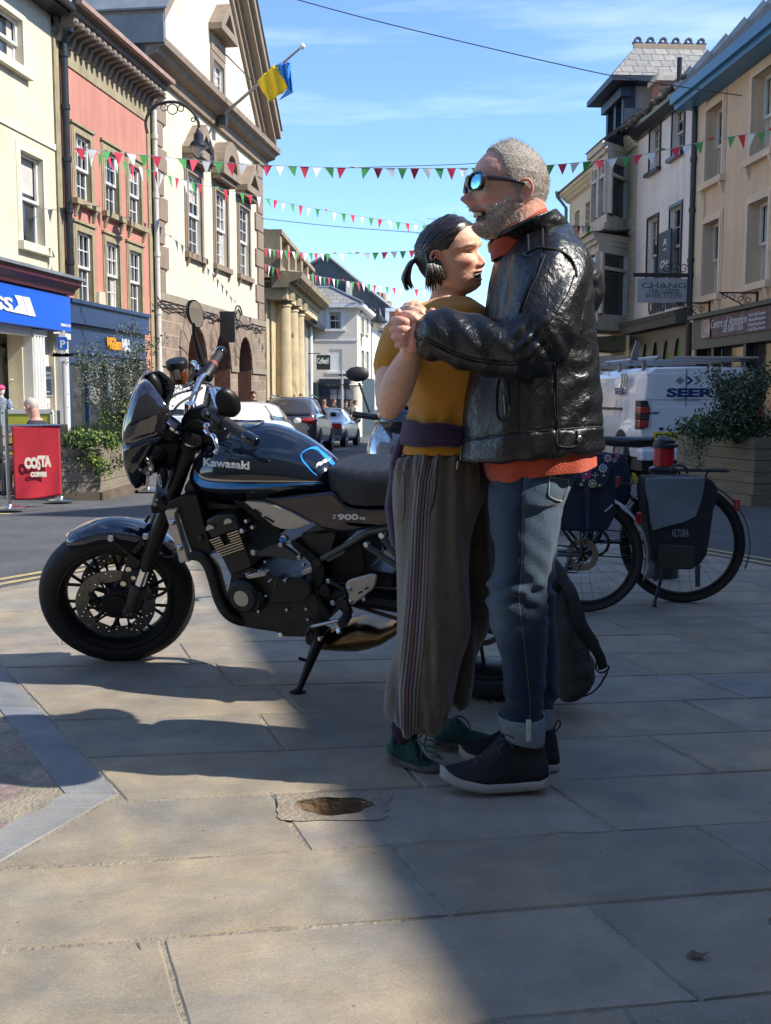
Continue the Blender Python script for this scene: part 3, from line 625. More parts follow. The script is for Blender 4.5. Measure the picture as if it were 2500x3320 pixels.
R=fd.root('downpipe','black cast iron downpipe with hopper between the cream and pink buildings','drainpipe')
zz=fd.uz('b1',500,60)[1];zb=fd.uz('c2',360,590)[1];zh=fd.uz('b1',500,215)[1]
mb=MB();mb.cyl((0,-.12,zb),(0,-.12,zh),.075,n=10);mb.cyl((0,-.1,zh),(0,-.2,zz+.3),.05,n=8)
for k in range(5):c=zb+(zh-zb)*(k+.4)/5;mb.cyl((0,-.12,c),(0,-.12,c+.1),.095,n=10)
mb.build('pipe',M_blackp,R,smooth=True)
mb=MB();mb.lathe([(.08,zh-.35),(.12,zh-.25),(.2,zh-.15),(.22,zh+.12),(.25,zh+.14),(.25,zh+.2),(.0,zh+.2)],(0,-.14,0),n=8);mb.build('hopper',M_blackp,R)
du,dz=FL.uz('b1',1345,1200);fd=FL.shift(du)
R=fd.root('downpipe','pale painted downpipe between the pink building and the gabled hall','drainpipe')
zz=fd.uz('b1',1345,985)[1];mb=MB();mb.cyl((0,-.12,-.3),(0,-.12,zz),.07,n=10);mb.tube([(0,-.12,zz),(-.02,-.2,zz+.15),(-.05,-.45,zz+.3)],.06)
for k in range(6):c=zz*(k+.5)/6;mb.cyl((0,-.12,c),(0,-.12,c+.12),.09,n=10)
mb.build('pipe',M_pipe,R,smooth=True)
uH,_=FL.uz('c2',928,640);uE,_=FL.uz('o',851,1000);ft=FL.shift(uH);WT=uE-uH
R=ft.root('town_hall','tall cream gabled hall with brown stone trim, quoins and a rough stone arcade below','town hall')
zst=ft.uz('c2',935,640)[1]+.0;zst0=ft.uz('b3',130,290)[1];zco=ft.uz('b2',200,960)[1]
HC=zco
q1=ft.rect('c1',1115,1020,1340,1195);q1=ft.rect('c2',1118,-85,400,1195)
tw=[]
for(x0,yt,yb,x1)in((1118,-85,400,1196),(1287,10,475,1355),(1430,95,528,1487)):tw.append(ft.rect('c2',x0,yt,yb,x1))
zt=tw[0][3];zbt=tw[0][2];tw=[(a,a+1.25,zbt,zt)for a,b,c,d in tw]
ar=[]
for(x0,yt,yb,x1)in((440,620,1500,700),(800,690,1500,1010),(1110,745,1500,1285)):ar.append(ft.rect('b3',x0,yt,yb,x1))
za=ft.uz('b3',590,640)[1];ar=[(a,b,-.6,za)for a,b,c,d in ar]
wall(R,[(0,zst),(WT,zst),(WT,HC),(0,HC)],[rp(q)for q in tw],M_cream2,thick=.5)
M_rub=brick('rubble_blocks',(.19,.135,.105),(.29,.215,.155),(.36,.32,.25),.62,.36,.016,.92,warp=.05,bump=.8,nmix=.5,nscale=5)
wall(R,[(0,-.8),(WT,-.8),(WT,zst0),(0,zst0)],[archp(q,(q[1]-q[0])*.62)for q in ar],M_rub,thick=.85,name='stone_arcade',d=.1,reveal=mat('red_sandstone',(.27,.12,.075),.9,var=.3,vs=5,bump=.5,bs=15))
mb=MB();mb.box((0,-.14,zst0),(WT,.02,zst));mb.build('string_course',mat('band_stone',(.26,.22,.165),.9,var=.25,vs=5,bump=.4,bs=20),R)
mb=MB();zi=ft.uz('b3',135,1110)[1]
prev=0
for q in ar+[(WT,WT,0,0)]:mb=MB();mb.box((prev+(.001 if prev else 0),-.16,zi-.05),(q[0]-.03,-.101,zi+.14));prev=q[1]+.03;mb.build('impost_band',MATS['band_stone'],R)
mb=MB()
for q in ar:
 c=(q[0]+q[1])/2;w2=(q[1]-q[0])/2;rise=w2*1.24;z0=q[3]-rise;n=11
 for k in range(n):
  a0=pi*k/n+.012;a1=pi*(k+1)/n-.012
  P=lambda a,e:(c+(w2+e)*cos(a),z0+(rise+e)*sin(a))
  mb.prism([P(a0,.01),P(a0,.62+.1*(k%2)),P(a1,.62+.1*(k%2)),P(a1,.01)],-.15,-.101)
mb.build('voussoirs',mat('voussoir_stone',(.25,.185,.14),.9,var=.35,vs=2.5,bump=.5,bs=15),R)
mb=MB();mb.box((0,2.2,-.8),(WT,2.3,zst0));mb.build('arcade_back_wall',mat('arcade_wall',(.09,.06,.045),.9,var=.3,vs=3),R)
mb=MB();n=9;hq=(HC-.1-zst)/n
for k in range(n):
 z=zst+.02+k*hq;L_=1.0 if k%2 else .72
 for a_,b_ in((-.03,L_),(WT-L_,WT+.03)):mb=MB();mb.box((a_,-.07,z),(b_,.3,z+hq-.035));mb.build('quoin',M_brown,R,bevel=.015)
for i,q in enumerate(tw):
 w=window(R,q,nx=3,nz=3,sur=.24,surm=M_brown,sill=.16,sillm=M_brown,brackets=True,rec=.06,proud=.035,fw=.08)
 c=(q[0]+q[1])/2;zz=q[3]+.42;hw=.98;mb=MB();mb.box((q[0]-.2,-.05,q[3]+.24),(q[1]+.2,.01,zz+.1))
 if i!=1:
  out=[(c-hw,zz),(c+hw,zz),(c+hw,zz+.18),(c,zz+.98),(c-hw,zz+.18)];inn=[(c-.55,zz+.22),(c+.55,zz+.22),(c,zz+.68)]
 else:
  out=[(c-hw,zz),(c+hw,zz)]+[(c+hw*cos(pi*k/12),zz+.15+.95*sin(pi*k/12))for k in range(13)];inn=[(c-.52,zz+.2),(c+.52,zz+.2)]+[(c+.52*cos(pi*k/8),zz+.2+.5*sin(pi*k/8))for k in range(1,8)]
 hood=MB();loops=[[Vector((p[0],p[1],0))for p in out],[Vector((p[0],p[1],0))for p in reversed(inn)]]
 tr=geometry.tessellate_polygon(loops);fl=[v for l in loops for v in l]
 hood.add([(v.x,-.42,v.y)for v in fl],[tuple(t)for t in tr])
 for l in loops:k_=len(l);hood.add([(v.x,-.42,v.y)for v in l]+[(v.x,0,v.y)for v in l],[(j,(j+1)%k_,k_+(j+1)%k_,k_+j)for j in range(k_)])
 hood.v+=[];hood.box((c-hw+.06,-.3,zz-.14),(c+hw-.06,0,zz-.001));hood.add([(p[0],-.06,p[1])for p in inn],[tuple(range(len(inn)))])
 hood.box((q[0]-.2,-.05,q[3]+.24),(q[1]+.2,.01,zz-.142));hood.build('window_hood',M_brown,w)
apex=HC+.55+(WT/2+.5)*.97;mid=WT/2;sl=.97
gw_=None
gq=ft.rect('b2',822,745,1455,930);gq=(gq[0],gq[0]+1.1,gq[2],gq[3])
wall(R,[(0,HC+.55),(WT,HC+.55),(mid,HC+.55+mid*sl)],[rp(gq)],M_cream2,thick=.5,name='gable_wall')
w=window(R,gq,nx=2,nz=3,sur=.22,surm=M_brown,rec=.06,proud=.03)
hood=MB();c=(gq[0]+gq[1])/2;zz=gq[3]+.75;hw=.9
out=[(c-hw,zz),(c+hw,zz),(c+hw,zz+.18),(c,zz+1.0),(c-hw,zz+.18)];inn=[(c-.5,zz+.22),(c+.5,zz+.22),(c,zz+.7)]
loops=[[Vector((p[0],p[1],0))for p in out],[Vector((p[0],p[1],0))for p in reversed(inn)]];tr=geometry.tessellate_polygon(loops);fl=[v for l in loops for v in l]
hood.add([(v.x,-.42,v.y)for v in fl],[tuple(t)for t in tr])
for l in loops:k_=len(l);hood.add([(v.x,-.42,v.y)for v in l]+[(v.x,0,v.y)for v in l],[(j,(j+1)%k_,k_+(j+1)%k_,k_+j)for j in range(k_)])
hood.add([(p[0],-.06,p[1])for p in inn],[tuple(range(len(inn)))]);hood.box((gq[0]-.2,-.05,gq[3]+.222),(gq[1]+.2,.01,zz-.001));hood.build('window_hood',M_brown,w)
Mside=Matrix(((0,1,0,0),(-1,0,0,0),(0,0,1,0),(0,0,0,1)))
mb=MB();mb.prism([(0,HC-.25),(.12,HC-.25),(.16,HC),(.4,HC+.08),(.45,HC+.2),(.6,HC+.26),(.62,HC+.42),(.1,HC+.55),(0,HC+.55)],-.55,WT+.5,M=Mside);mb.build('cornice',M_brown,R)
mb=MB()
for s_ in(-1,1):
 for(y0,y1,a,b)in((-.62,1.3,.28,.5),(-.46,0,.08,.28),(-.2,0,-.12,.08),(-.1,0,-.35,-.12)):
  e=.55;A=(mid-s_*(mid+e),HC+.42);B=(mid,HC+.42+(mid+e)*sl);n_=sqrt(1+sl*sl)
  poly=[(A[0],A[1]+a*n_),(B[0],B[1]+a*n_),(B[0],B[1]+b*n_),(A[0],A[1]+b*n_)]
  mb.prism(poly,y0,y1)
mb.build('raking_cornice',M_brown,R)
mb=MB()
for s_ in(-1,1):
 e=.6;A=(mid-s_*(mid+e),HC+.42+.5*n_-.02);B=(mid,HC+.42+(mid+e)*sl+.5*n_)
 mb.prism([A,B,(B[0],B[1]+.05),(A[0],A[1]+.05)],-.68,1.35)
mb.box((-.62,-.6,HC+.3),(-.45,1.3,HC+.98))
mb.build('lead_coping',M_lead,R)
mb=MB();mb.prism([(-.45,HC-.1),(0,HC-.5),(0,HC+.7),(-.6,HC+.7)],.0,1.25);mb.build('cornice_return',mat('dark_slate_stone',(.06,.065,.075),.7,var=.2,vs=5),R)
mb=MB();mb.prism([(0.02,-.8),(WT-.02,-.8),(WT-.02,HC),(mid,HC+mid*sl),(.02,HC)],2.31,9);mb.build('rear_block',M_cream2,R)
mb=MB()
mb.prism([(0,zst0),(WT,zst0),(WT,HC),(mid,HC+mid*sl+.2),(0,HC)],.51,2.3);mb.build('side_wall',M_cream2,R)
CR.update({'r1':(1800,150,.30012),'r2':(1900,700,.36014),'r3':(940,900,.22809)})
M_peach=mat('peach_render',(.72,.53,.35),.85,var=.07,vs=.7,bump=.25,bs=25)
M_peach2=mat('peach_trim',(.76,.6,.43),.8,var=.08,vs=2)
M_offw=mat('offwhite_render',(.82,.77,.71),.85,var=.08,vs=.7,bump=.4,bs=9,stretch=(1,1,3))
M_gutb=mat('blue_gutter',(.05,.2,.36),.45,var=.12,vs=3)
M_dgreen=mat('dark_green_paint',(.012,.03,.027),.4,var=.2,vs=4)
M_bay=mat('stone_bay',(.62,.55,.46),.75,var=.2,vs=3)
M_cbrick=brick('painted_brick',(.7,.58,.4),(.78,.66,.47),(.5,.42,.3),.3,.095,.012,.85,bump=.9,nmix=.25)
M_moss=mat('mossy_slate',(.12,.115,.1),.9,col2=(.1,.12,.04),vs=3,bump=1,bs=12)
M_slate2=brick('weathered_slates',(.26,.24,.2),(.2,.19,.175),(.07,.07,.065),.42,.3,.015,.85,nmix=.45)
M_grass_g=mat('green_panel',(.07,.2,.03),.5,var=.3,vs=2)
AR=atan2(-1,.065);FR=Fac((7.3,25),AR)
for m_ in(M_peach,M_peach2,M_offw,M_bay):streak(m_,.12)
SIDE=Matrix(((0,1,0,0),(-1,0,0,0),(0,0,1,0),(0,0,0,1)))
def eave_roof(root,u0,u1,z,m,run=5,rise=4.2,over=.35,hipL=0,hipR=0,y0=0):
 a=[(u0,y0-over,z),(u1,y0-over,z),(u1-hipR,y0+run,z+rise),(u0+hipL,y0+run,z+rise)]
 mb=MB();mb.add(a,[(0,1,2,3)])
 if hipL:mb.add([a[0],a[3],(u0,y0+2*run,z)],[(0,1,2)])
 if hipR:mb.add([a[1],a[2],(u1,y0+2*run,z)],[(0,2,1)])
 return mb.build('roof',m,root,solid=.06)
ua,_=FR.uz('r2',975,900);fq=FR.shift(ua);WQ=11.0
R=fq.root('shop_building','peach rendered building with blue gutter above the salon shopfront at the right edge','building')
zq=fq.uz('c5',1150,775)[1]
qw=[fq.rect('c5',1212,790,1310,1305),fq.rect('c5',1545,578,1145,1700),fq.rect('r2',1075,75,722,1187),fq.rect('r2',1483,-100,622,1640)]
wid=qw[0][1]-qw[0][0]
L0,L1=(qw[0][2]+qw[1][2])/2,(qw[0][3]+qw[1][3])/2;K0,K1=(qw[2][2]+qw[3][2])/2,(qw[2][3]+qw[3][3])/2
step=qw[1][0]-qw[0][0]
qs=[(qw[0][0]+step*i,qw[0][0]+step*i+1.0,L0,L1)for i in range(3)]+[(qw[0][0]+step*i,qw[0][0]+step*i+1.0,K0,K1)for i in range(3)]
qs=[q for q in qs if q[1]<WQ-.3]
zf1=fq.uz('r2',1025,915,.25)[1];zf0=fq.uz('r2',1040,1195,.25)[1]
wall(R,[(0,zf0),(WQ,zf0),(WQ,zq),(0,zq)],[rp(q)for q in qs],M_peach)
for i,q in enumerate(qs):window(R,q,nx=1,nz=1,sur=.17,surm=M_peach2,sill=.14,brackets=True,rec=.22,proud=.03)
mb=MB();mb.box((0,-.04,-.6),(.5,.02,zq));mb.box((0,-.1,K0-.55),(.52,.02,K0-.45));mb.build('corner_pilaster',M_peach2,R)
mb=MB();mb.box((-.35,-.5,zq),(WQ,.1,zq+.12));mb.box((-.38,-.6,zq+.12),(WQ,-.4,zq+.33));mb.build('blue_eaves_board',M_gutb,R)
eave_roof(R,-.3,WQ,zq+.38,M_slate2,run=4.5,rise=4.4,over=.45,hipL=4.2)
mb=MB();P0_=Vector((-.3,-.45,zq+.4));P1_=Vector((3.9,4.5,zq+4.8));d_=(P1_-P0_)/16
for i in range(16):a=P0_+d_*i;b=P0_+d_*(i+1.08);mb.tube([a+Vector((0,0,.03)),b+Vector((0,0,.1))],[.16,.2],6)
mb.build('hip_tiles',mat('hip_tile_grey',(.3,.31,.32),.6,var=.2,vs=5),R)
mb=MB();mb.box((0,.5,-1),(WQ,9,zq));mb.build('rear_block',M_peach,R)
mb=MB();mb.box((.45,-.32,zf1-.02),(WQ,0,zf1+.07));mb.box((.5,-.22,zf0),(WQ,0,zf0+.14));mb.box((.5,-.2,zf0+.142),(WQ,0,zf1-.022))
for c in(.52,1.6,3.4,5.4,7.4,9.4):mb.box((c,-.16,-.6),(c+.14,.02,zf0-.001))
mb.box((.66,-.12,-.6),(WQ,.02,.3));mb.box((.66,-.12,zf0-.75),(WQ,.02,zf0-.68));mb.build('shopfront',M_dgreen,R)
mb=MB();mb.box((.66,.05,.3),(WQ,.08,zf0));mb.build('shop_window',M_glass2,R)
b0=fq.uz('r2',1045,1000,.24)[0];b1=fq.uz('r2',1640,900,.24)[0];zb1=zf1-.05;zb0=zf0+.2;zm=(zb0+zb1)/2;hb_=zb1-zb0
mb=MB();n_=30;mb.grid([[(b0+(b1+.3-b0)*i/n_,-.235-.012*sin(i*1.1)-.006*sin(i*2.7),z)for z in(zb0,zm,zb1)]for i in range(n_+1)])
bn=mb.build('banner',mat('mauve_banner',(.13,.075,.085),.6,var=.15,vs=5),R,solid=.01)
mb=MB();mb.box((b0+.02,-.262,zb0+.03),(b0+(b1-b0)*.15,-.255,zb1-.03));mb.build('banner_photo',mat('banner_blossom',(.6,.48,.44),.6,col2=(.2,.12,.1),vs=6),bn)
mb=MB();letters(mb,'Centre of Attention',.5,T(b0+(b1-b0)*.44,-.258,zm-.02),depth=.01,width=(b1-b0)*.56,shear=.35,height=hb_*.42)
letters(mb,'Call: 01600 712536',.2,T(b0+(b1-b0)*.52,-.258,zb0+.08),depth=.01,width=(b1-b0)*.3)
for k,s_ in enumerate(('• Facials and Skin Treatments','• Professional Make-Up Services','• Waxing & Tanning Treatments','• Lash & Brow Services')):letters(mb,s_,.1,T(b0+(b1-b0)*.86,-.258,zb1-.14-k*hb_*.21),depth=.01,width=(b1-b0)*.24)
mb.build('banner_lettering',mat('banner_white',(.6,.57,.56),.6),bn)
for(x,y)in((1120,790),(1550,700)):
 uu,zz=fq.uz('r2',x,y,0);br=MB()
 br.box((uu-.02,-.8,zz),(uu+.02,0,zz+.03));br.box((uu-.02,-.04,zz-.55),(uu+.02,0,zz+.05));br.tube([(uu,-.75,zz),(uu,-.35,zz-.2),(uu,-.03,zz-.5)],.015,5)
 for k in range(4):
  c=Vector((uu,-.2-.16*k,zz-.05-.03*(3-k)));br.tube([c+Vector((0,.07*cos(a)*(1-a/12),.07*sin(a)*(1-a/12)))for a in[q*.7 for q in range(11)]],.009,4)
 br.build('sign_bracket',M_iron,R)
du,_=FR.uz('r2',985,300);fd=FR.shift(du)
Rp=fd.root('downpipe','black downpipe between the white building and the peach building','drainpipe');mb=MB();zz=fd.uz('c5',1140,800)[1]
mb.cyl((0,-.1,-.5),(0,-.1,zz),.07,n=8);mb.tube([(0,-.1,zz),(-.1,-.25,zz+.35),(-.15,-.45,zz+.6),(-.15,-.45,zz+1.2)],.06)
for k in range(7):mb.cyl((0,-.1,zz*k/7),(0,-.1,zz*k/7+.1),.09,n=8)
mb.build('pipe',M_blackp,Rp,smooth=True)
ub,_=FR.uz('r1',900,970);fw_=FR.shift(ub);WW=ua-ub-.25
R=fw_.root('restaurant_building','white rendered building with black framed windows over the gothic arched restaurant front','building')
zw=fw_.uz('r1',903,965)[1]+.05
ww=[fw_.rect('r1',1032,905,1378,1122),fw_.rect('r1',1276,705,1200,1392),fw_.rect('r2',586,35,680,655),fw_.rect('c6',962,150,648,1037)]
A0,A1=(ww[0][2]+ww[1][2])/2,(ww[0][3]+ww[1][3])/2;B0,B1=ww[2][2],ww[2][3]
ww=[(ww[0][0],ww[0][0]+.85,A0,A1),(ww[1][0],ww[1][0]+.85,A0,A1),(ww[0][0],ww[0][0]+.85,B0,B1),(ww[1][0],ww[1][0]+.85,B0,B1)]
zs1=fw_.uz('r2',430,985,.3)[1]
wall(R,[(-.02,zs1),(WW+.25,zs1),(WW+.25,zw),(-.02,zw)],[rp(q)for q in ww],M_offw)
for q in ww:window(R,q,nx=2,nz=2,sur=.09,surm=M_blackp,sill=.09,sillm=M_blackp,rec=.1,proud=.02,fm=mat('aged_cream_frame',(.5,.44,.36),.6,var=.2,vs=6))
mb=MB();mb.prism([(0,-.2),(-.12,-.18),(-.3,-.02),(-.34,.1),(0,.1)][::-1],-.1,WW+.2,M=T(0,0,zw)@Matrix(((0,1,0,0),(1,0,0,0),(0,0,1,0),(0,0,0,1))));mb.build('eaves',M_blackp,R)
mb=MB();rr=random.Random(3)
for i in range(46):c=-.2+(WW+.4)*i/45;mb.ball((c,-.38+rr.uniform(-.05,.05),zw+.14+rr.uniform(-.03,.04)),(.11,.1,rr.uniform(.04,.09)),6)
mb.build('mossy_gutter',mat('moss_debris',(.07,.06,.05),.95,col2=(.18,.16,.12),vs=9),R)
eave_roof(R,-.1,WW+.1,zw+.12,M_slate2,run=4,rise=3.2,over=.3)
mb=MB();mb.box((0,.5,-1),(WW+.25,9,zw));mb.build('rear_block',M_offw,R)
bu=fw_.rect('c6',862,380,788,945,.04);mb=MB();mb.box((bu[0],-.05,bu[2]),(bu[1],0,bu[3]+.1));nb_=mb.build('name_board',mat('slate_blue_board',(.06,.085,.11),.6,var=.2,vs=3),R)
mb=MB();c=(bu[0]+bu[1])/2
for s_,zz,hh in(('R',.83,.1),('–',.7,.02),('Chic',.45,.13),('Cafe',.12,.15)):letters(mb,s_,.5,T(c,-.052,bu[2]+(bu[3]-bu[2])*zz),depth=.006,width=(bu[1]-bu[0])*(.72 if len(s_)>1 else .3),height=(bu[3]-bu[2])*hh,shear=.3,bold=.008)
mb.build('board_lettering',M_whitep,nb_)
t0=fw_.uz('c6',782,935,.03);t1=fw_.uz('c6',895,905,.03);tz=fw_.uz('c6',782,820,.03)[1]
mb=MB();letters(mb,'CHANG',.6,T((t0[0]+t1[0])/2,-.025,t0[1]),depth=.03,width=t1[0]-t0[0],height=tz-t0[1]);mb.build('sign_lettering',mat('lettering_dark',(.06,.08,.09),.6),R)
t2=fw_.uz('c6',1040,860,.03);mb=MB();letters(mb,'THAI CUISINE',.4,T((t1[0]+t2[0])/2+.05,-.025,t1[1]+.02),depth=.03,width=(t2[0]-t1[0])*.95,height=(tz-t0[1])*.42);mb.build('sign_lettering',MATS['lettering_dark'],R)
hu,hz0=fw_.uz('c6',1105,848,0);ppc=at(*C('c6',1105,848),(fw_.M@Vector((hu,0,0))).y)
hz1=fw_.uz('c6',1105,675,0)[1]
hsb=MB();hsb.box((hu-.02,-1.35,hz0),(hu+.02,-.1,hz1));hs_=hsb.build('hanging_sign',M_concrete,R)
hl_=MB();Mx=T(hu+.021,-.72,0)@RZ(pi/2)
letters(hl_,'CHANG',.3,Mx@T(0,0,hz0+(hz1-hz0)*.6),depth=.01,width=1.05,height=(hz1-hz0)*.22);letters(hl_,'Thai Cuisine',.2,Mx@T(0,0,hz0+(hz1-hz0)*.4),depth=.01,width=.75);letters(hl_,'01600 772550',.16,Mx@T(0,0,hz0+(hz1-hz0)*.2),depth=.01,width=.85)
hl_.build('sign_lettering',MATS['lettering_dark'],hs_)
br=MB();br.box((hu-.03,-1.45,hz1+.03),(hu+.03,0,hz1+.12))
for k in range(3):
 c=Vector((hu,-.25-.2*k,hz1+.22+.05*(k==1)));br.tube([c+Vector((0,.12*cos(a)*(1-a/11),.12*sin(a)*(1-a/11)))for a in[q*.7 for q in range(12)]],.012,4)
br.build('sign_bracket',M_iron,R)
zs0=-.6;mb=MB();mb.box((-.05,-.4,zs1-.2),(WW+.1,0,zs1-.001));mb.prism([(.0,0),(.42,0),(.45,.1),(0,.22)],-.05,WW+.1,M=T(0,0,zs1)@SIDE);mb.build('shop_cornice',mat('grimy_cornice',(.09,.08,.07),.8,var=.3,vs=4),R)
n_=5;aw=(WW-.3)/n_;ahs=[]
for k in range(n_):
 a,b=.2+aw*k+.12,.2+aw*(k+1)-.12;c=(a+b)/2;zt=zs1-.5;sp=zt-1.05
 pts=[(a,-.6),(b,-.6),(b,sp)]+[(b-(b-c)*(t/6)**1.6,sp+(zt-sp)*sin(pi/2*t/6))for t in range(1,7)]+[(a+(c-a)*(t/6)**1.6,sp+(zt-sp)*sin(pi/2*t/6))for t in range(5,-1,-1)]
 ahs.append(pts)
wall(R,[(0,-.8),(WW+.2,-.8),(WW+.2,zs1-.21),(0,zs1-.21)],ahs,M_blackp,thick=.3,name='shopfront',d=.12)
for k in range(n_+1):
 mb=MB();c=.2+aw*k;mb.cyl((c,-.2,-.6),(c,-.2,zs1-1.3),.045,n=8);mb.lathe([(.06,zs1-1.3),(.09,zs1-1.15),(.09,zs1-1.05),(.05,zs1-1.04)],(c,-.2,0),n=8);mb.build('column',mat('column_grey',(.22,.21,.2),.5,var=.3,vs=5),R)
for k in range(n_):mb=MB();mb.box((.2+aw*k,-.06,-.6),(.2+aw*(k+1)-.01,-.04,zs1-.3));mb.build('door_panel',M_dkin if k==2 else M_grass_g,R)
uc,_=FR.uz('r1',158,1700);fv=FR.shift(uc);WV=ub-uc
R=fv.root('bay_window_building','old painted brick building with stone bay windows and a dark blue dormer','building')
zv=fv.uz('r1',165,1615)[1];zr=fv.uz('r1',870,985)[1]
bR=fv.uz('r1',765,1500)[0];bF1=fv.uz('r1',572,1500,.8)[0];bF0=fv.uz('r1',418,1500,.8)[0];bL=bF0-.5
small=[fv.rect('r1',212,1800,2166,262),fv.rect('r1',330,1700,2150,385)]
zgt=zv+.1
wall(R,[(0,0),(WV,0),(WV,zr),(bL-.2,zr),(bL-.2,zgt),(0,zgt)],[rp(q)for q in small],M_cbrick)
for q in small:window(R,q,nx=1,nz=1,sur=0,sill=.1,sillm=M_bay,rec=.12,fm=M_bay)
bz0=fv.uz('r1',765,1960)[1];bz1=fv.uz('r1',765,1240)[1];cz0=fv.uz('r2',360,980)[1];cz1=fv.uz('r2',360,300)[1]
def bay(z0,z1,D,uR,uF1,uF0,uL,arched,nm):
 pl=[(uR,0),(uF1,-D),(uF0,-D),(uL,0)]
 mb=MB();k=len(pl)
 def ring(zz0,zz1,g):
  q=[(pl[0][0]+g,0),(pl[1][0]+g*.5,-D-g),(pl[2][0]-g*.5,-D-g),(pl[3][0]-g,0)]
  vs=[(a,b,zz0)for a,b in q]+[(a,b,zz1)for a,b in q];mb.add(vs,[(i,i+1,5+i,4+i)for i in range(3)]+[(0,3,2,1),(4,5,6,7)])
 ring(z0,z0+.25,.03);ring(z0-.18,z0,.1);ring(z1-.22,z1,.03);ring(z1,z1+.12,.12);ring(z1+.12,z1+.3,.2)
 for i in range(3):
  a,b=Vector(pl[i]),Vector(pl[i+1]);d=(b-a);Ln=d.length;d.normalize();nn=Vector((d.y,-d.x));n_=2 if(arched and i==1)else 1
  Mx=Matrix(((d.x,-nn.x,0,a.x),(d.y,-nn.y,0,a.y),(0,0,1,0),(0,0,0,1)))
  for t in range(n_+1):c=Ln*t/n_;w_=.11;mb.box((max(0,c-w_),-.04,z0+.25),(min(Ln,c+w_),.1,z1-.22),M=Mx)
  zt=z0+.25+(z1-z0-.47)*.72;mb.box((.1,.0,zt),(Ln-.1,.08,zt+.09),M=Mx)
  if arched and i==1:
   for s_ in range(2):
    c=Ln*(s_+.5)/2;r_=Ln/4-.1
    mb.tube([Mx@Vector((c+r_*cos(t*pi/8),0,zt+.1+r_*2.2*sin(t*pi/8)))for t in range(9)],.045,4)
 o=mb.build('bay_window',M_bay,R);g=MB();e=.06
 q=[(pl[0][0]-e,.0),(pl[1][0]-e,-D+e),(pl[2][0]+e,-D+e),(pl[3][0]+e,0)]
 g.add([(a,b,z0+.2)for a,b in q]+[(a,b,z1-.2)for a,b in q],[(i,i+1,5+i,4+i)for i in range(3)]);g.build('pane',M_glass,o)
 return pl
bay(bz0,bz1,.8,bR,bF1,bF0,bL,True,'upper')
cR=fv.uz('r2',362,600)[0];cF1=fv.uz('r2',118,600,1.05)[0];cF0=cF1-1.9
bay(cz0,cz1,1.05,cR,cF1,cF0,cF0-.7,False,'lower')
mb=MB()
def hiproof(z0,z1,D,uR,uF1,uF0,uL,g,Dt=.15):
 lo=[(uR+g,.02),(uF1+g*.6,-D-g),(uF0-g*.6,-D-g),(uL-g,.02)];hi=[(uR-.1,.02),(uF1-.2,-Dt),(uF0+.2,-Dt),(uL+.2,.02)]
 mb.add([(a,b,z0)for a,b in lo]+[(a,b,z1)for a,b in hi],[(i,i+1,5+i,4+i)for i in range(3)]+[(4,5,6,7),(0,3,2,1)])
hiproof(cz1+.3,bz0-.19,1.05,cR,cF1,cF0,cF0-.7,.28);mb.build('bay_roof',M_moss,R)
mb=MB();hiproof(bz1+.3,bz1+.3+.75,.8,bR,bF1,bF0,bL,.25,.05);mb.build('bay_roof',mat('dark_navy_lead',(.02,.028,.045),.6,var=.3,vs=3),R)
M_dn=mat('dormer_navy',(.01,.02,.045),.5,var=.2,vs=4);M_dch=mat('dormer_cheek',(.36,.31,.26),.9,var=.2,vs=2)
dR=fv.uz('r1',745,800)[0];dL=fv.uz('r1',612,800)[0];dz0=fv.uz('r1',745,1080)[1];dz1=fv.uz('r1',745,385)[1]
if dR-dL<1.6:dL=dR-1.9
mb=MB();mb.box((dL,.15,dz0-.3),(dR-.02,4,dz1));mb.build('dormer_cheeks',M_dch,R)
mb=MB()
for c in(dL,dR-.22,(dL+dR)/2-.08):mb.box((c,-.02,dz0),(c+.2,.14,dz1))
mb.box((dL-.1,-.1,dz0-.15),(dR+.1,.16,dz0));mb.box((dL-.12,-.15,dz1-.45),(dR+.12,.16,dz1-.2));mb.box((dR-.001,.0,dz0),(dR+.03,.3,dz1));dm=mb.build('dormer_window',M_dn,R)
mb=MB();mb.box((dL+.1,.1,dz0),(dR-.1,.13,dz1-.4));mb.build('pane',M_glass,dm)
o_=.5;cm=(dL+dR)/2;rz_=dz1+1.25
mb=MB();mb.box((dL-o_,-o_,dz1-.12),(dR+o_,4,dz1+.02));mb.build('dormer_eaves',M_dn,R)
mb=MB();V=[(dL-o_,-o_,dz1+.03),(dR+o_,-o_,dz1+.03),(dR+o_,4,dz1+.03),(dL-o_,4,dz1+.03),(cm,.55,rz_),(cm,2.6,rz_)]
mb.add(V,[(0,1,4),(1,2,5,4),(2,3,5),(3,0,4,5)]);mb.build('dormer_roof',brick('dormer_slates',(.33,.31,.27),(.25,.24,.22),(.1,.1,.09),.36,.26,.014,.85,axes='yz',nmix=.45),R)
mb=MB();mb.box((cm-.06,.5,rz_-.08),(cm+.06,2.65,rz_+.08));mb.build('ridge_tiles',mat('ridge_terracotta',(.42,.3,.2),.8,var=.2,vs=6),R)
mb=MB()
for k in range(6):
 c=.62+k*.38;mb.lathe([(.055,-.05),(.11,-.05),(.11,.05),(.055,.05),(.055,-.05)],(cm,c,rz_+.17),(1,0,0),10);mb.box((cm-.04,c-.16,rz_+.08),(cm+.04,c+.16,rz_+.13))
mb.build('ridge_cresting',mat('cresting_dark',(.05,.055,.07),.6),R)
ck=fv.uz('r1',880,700)[0];mb=MB();zc=fv.uz('r1',880,700,-.8)[1];mb.box((ck-.25,.5,dz0-1),(ck+.35,1.25,zc));mb.build('chimney',brick('red_brick',(.3,.08,.05),(.38,.13,.08),(.3,.25,.2),.22,.075,.01),R)
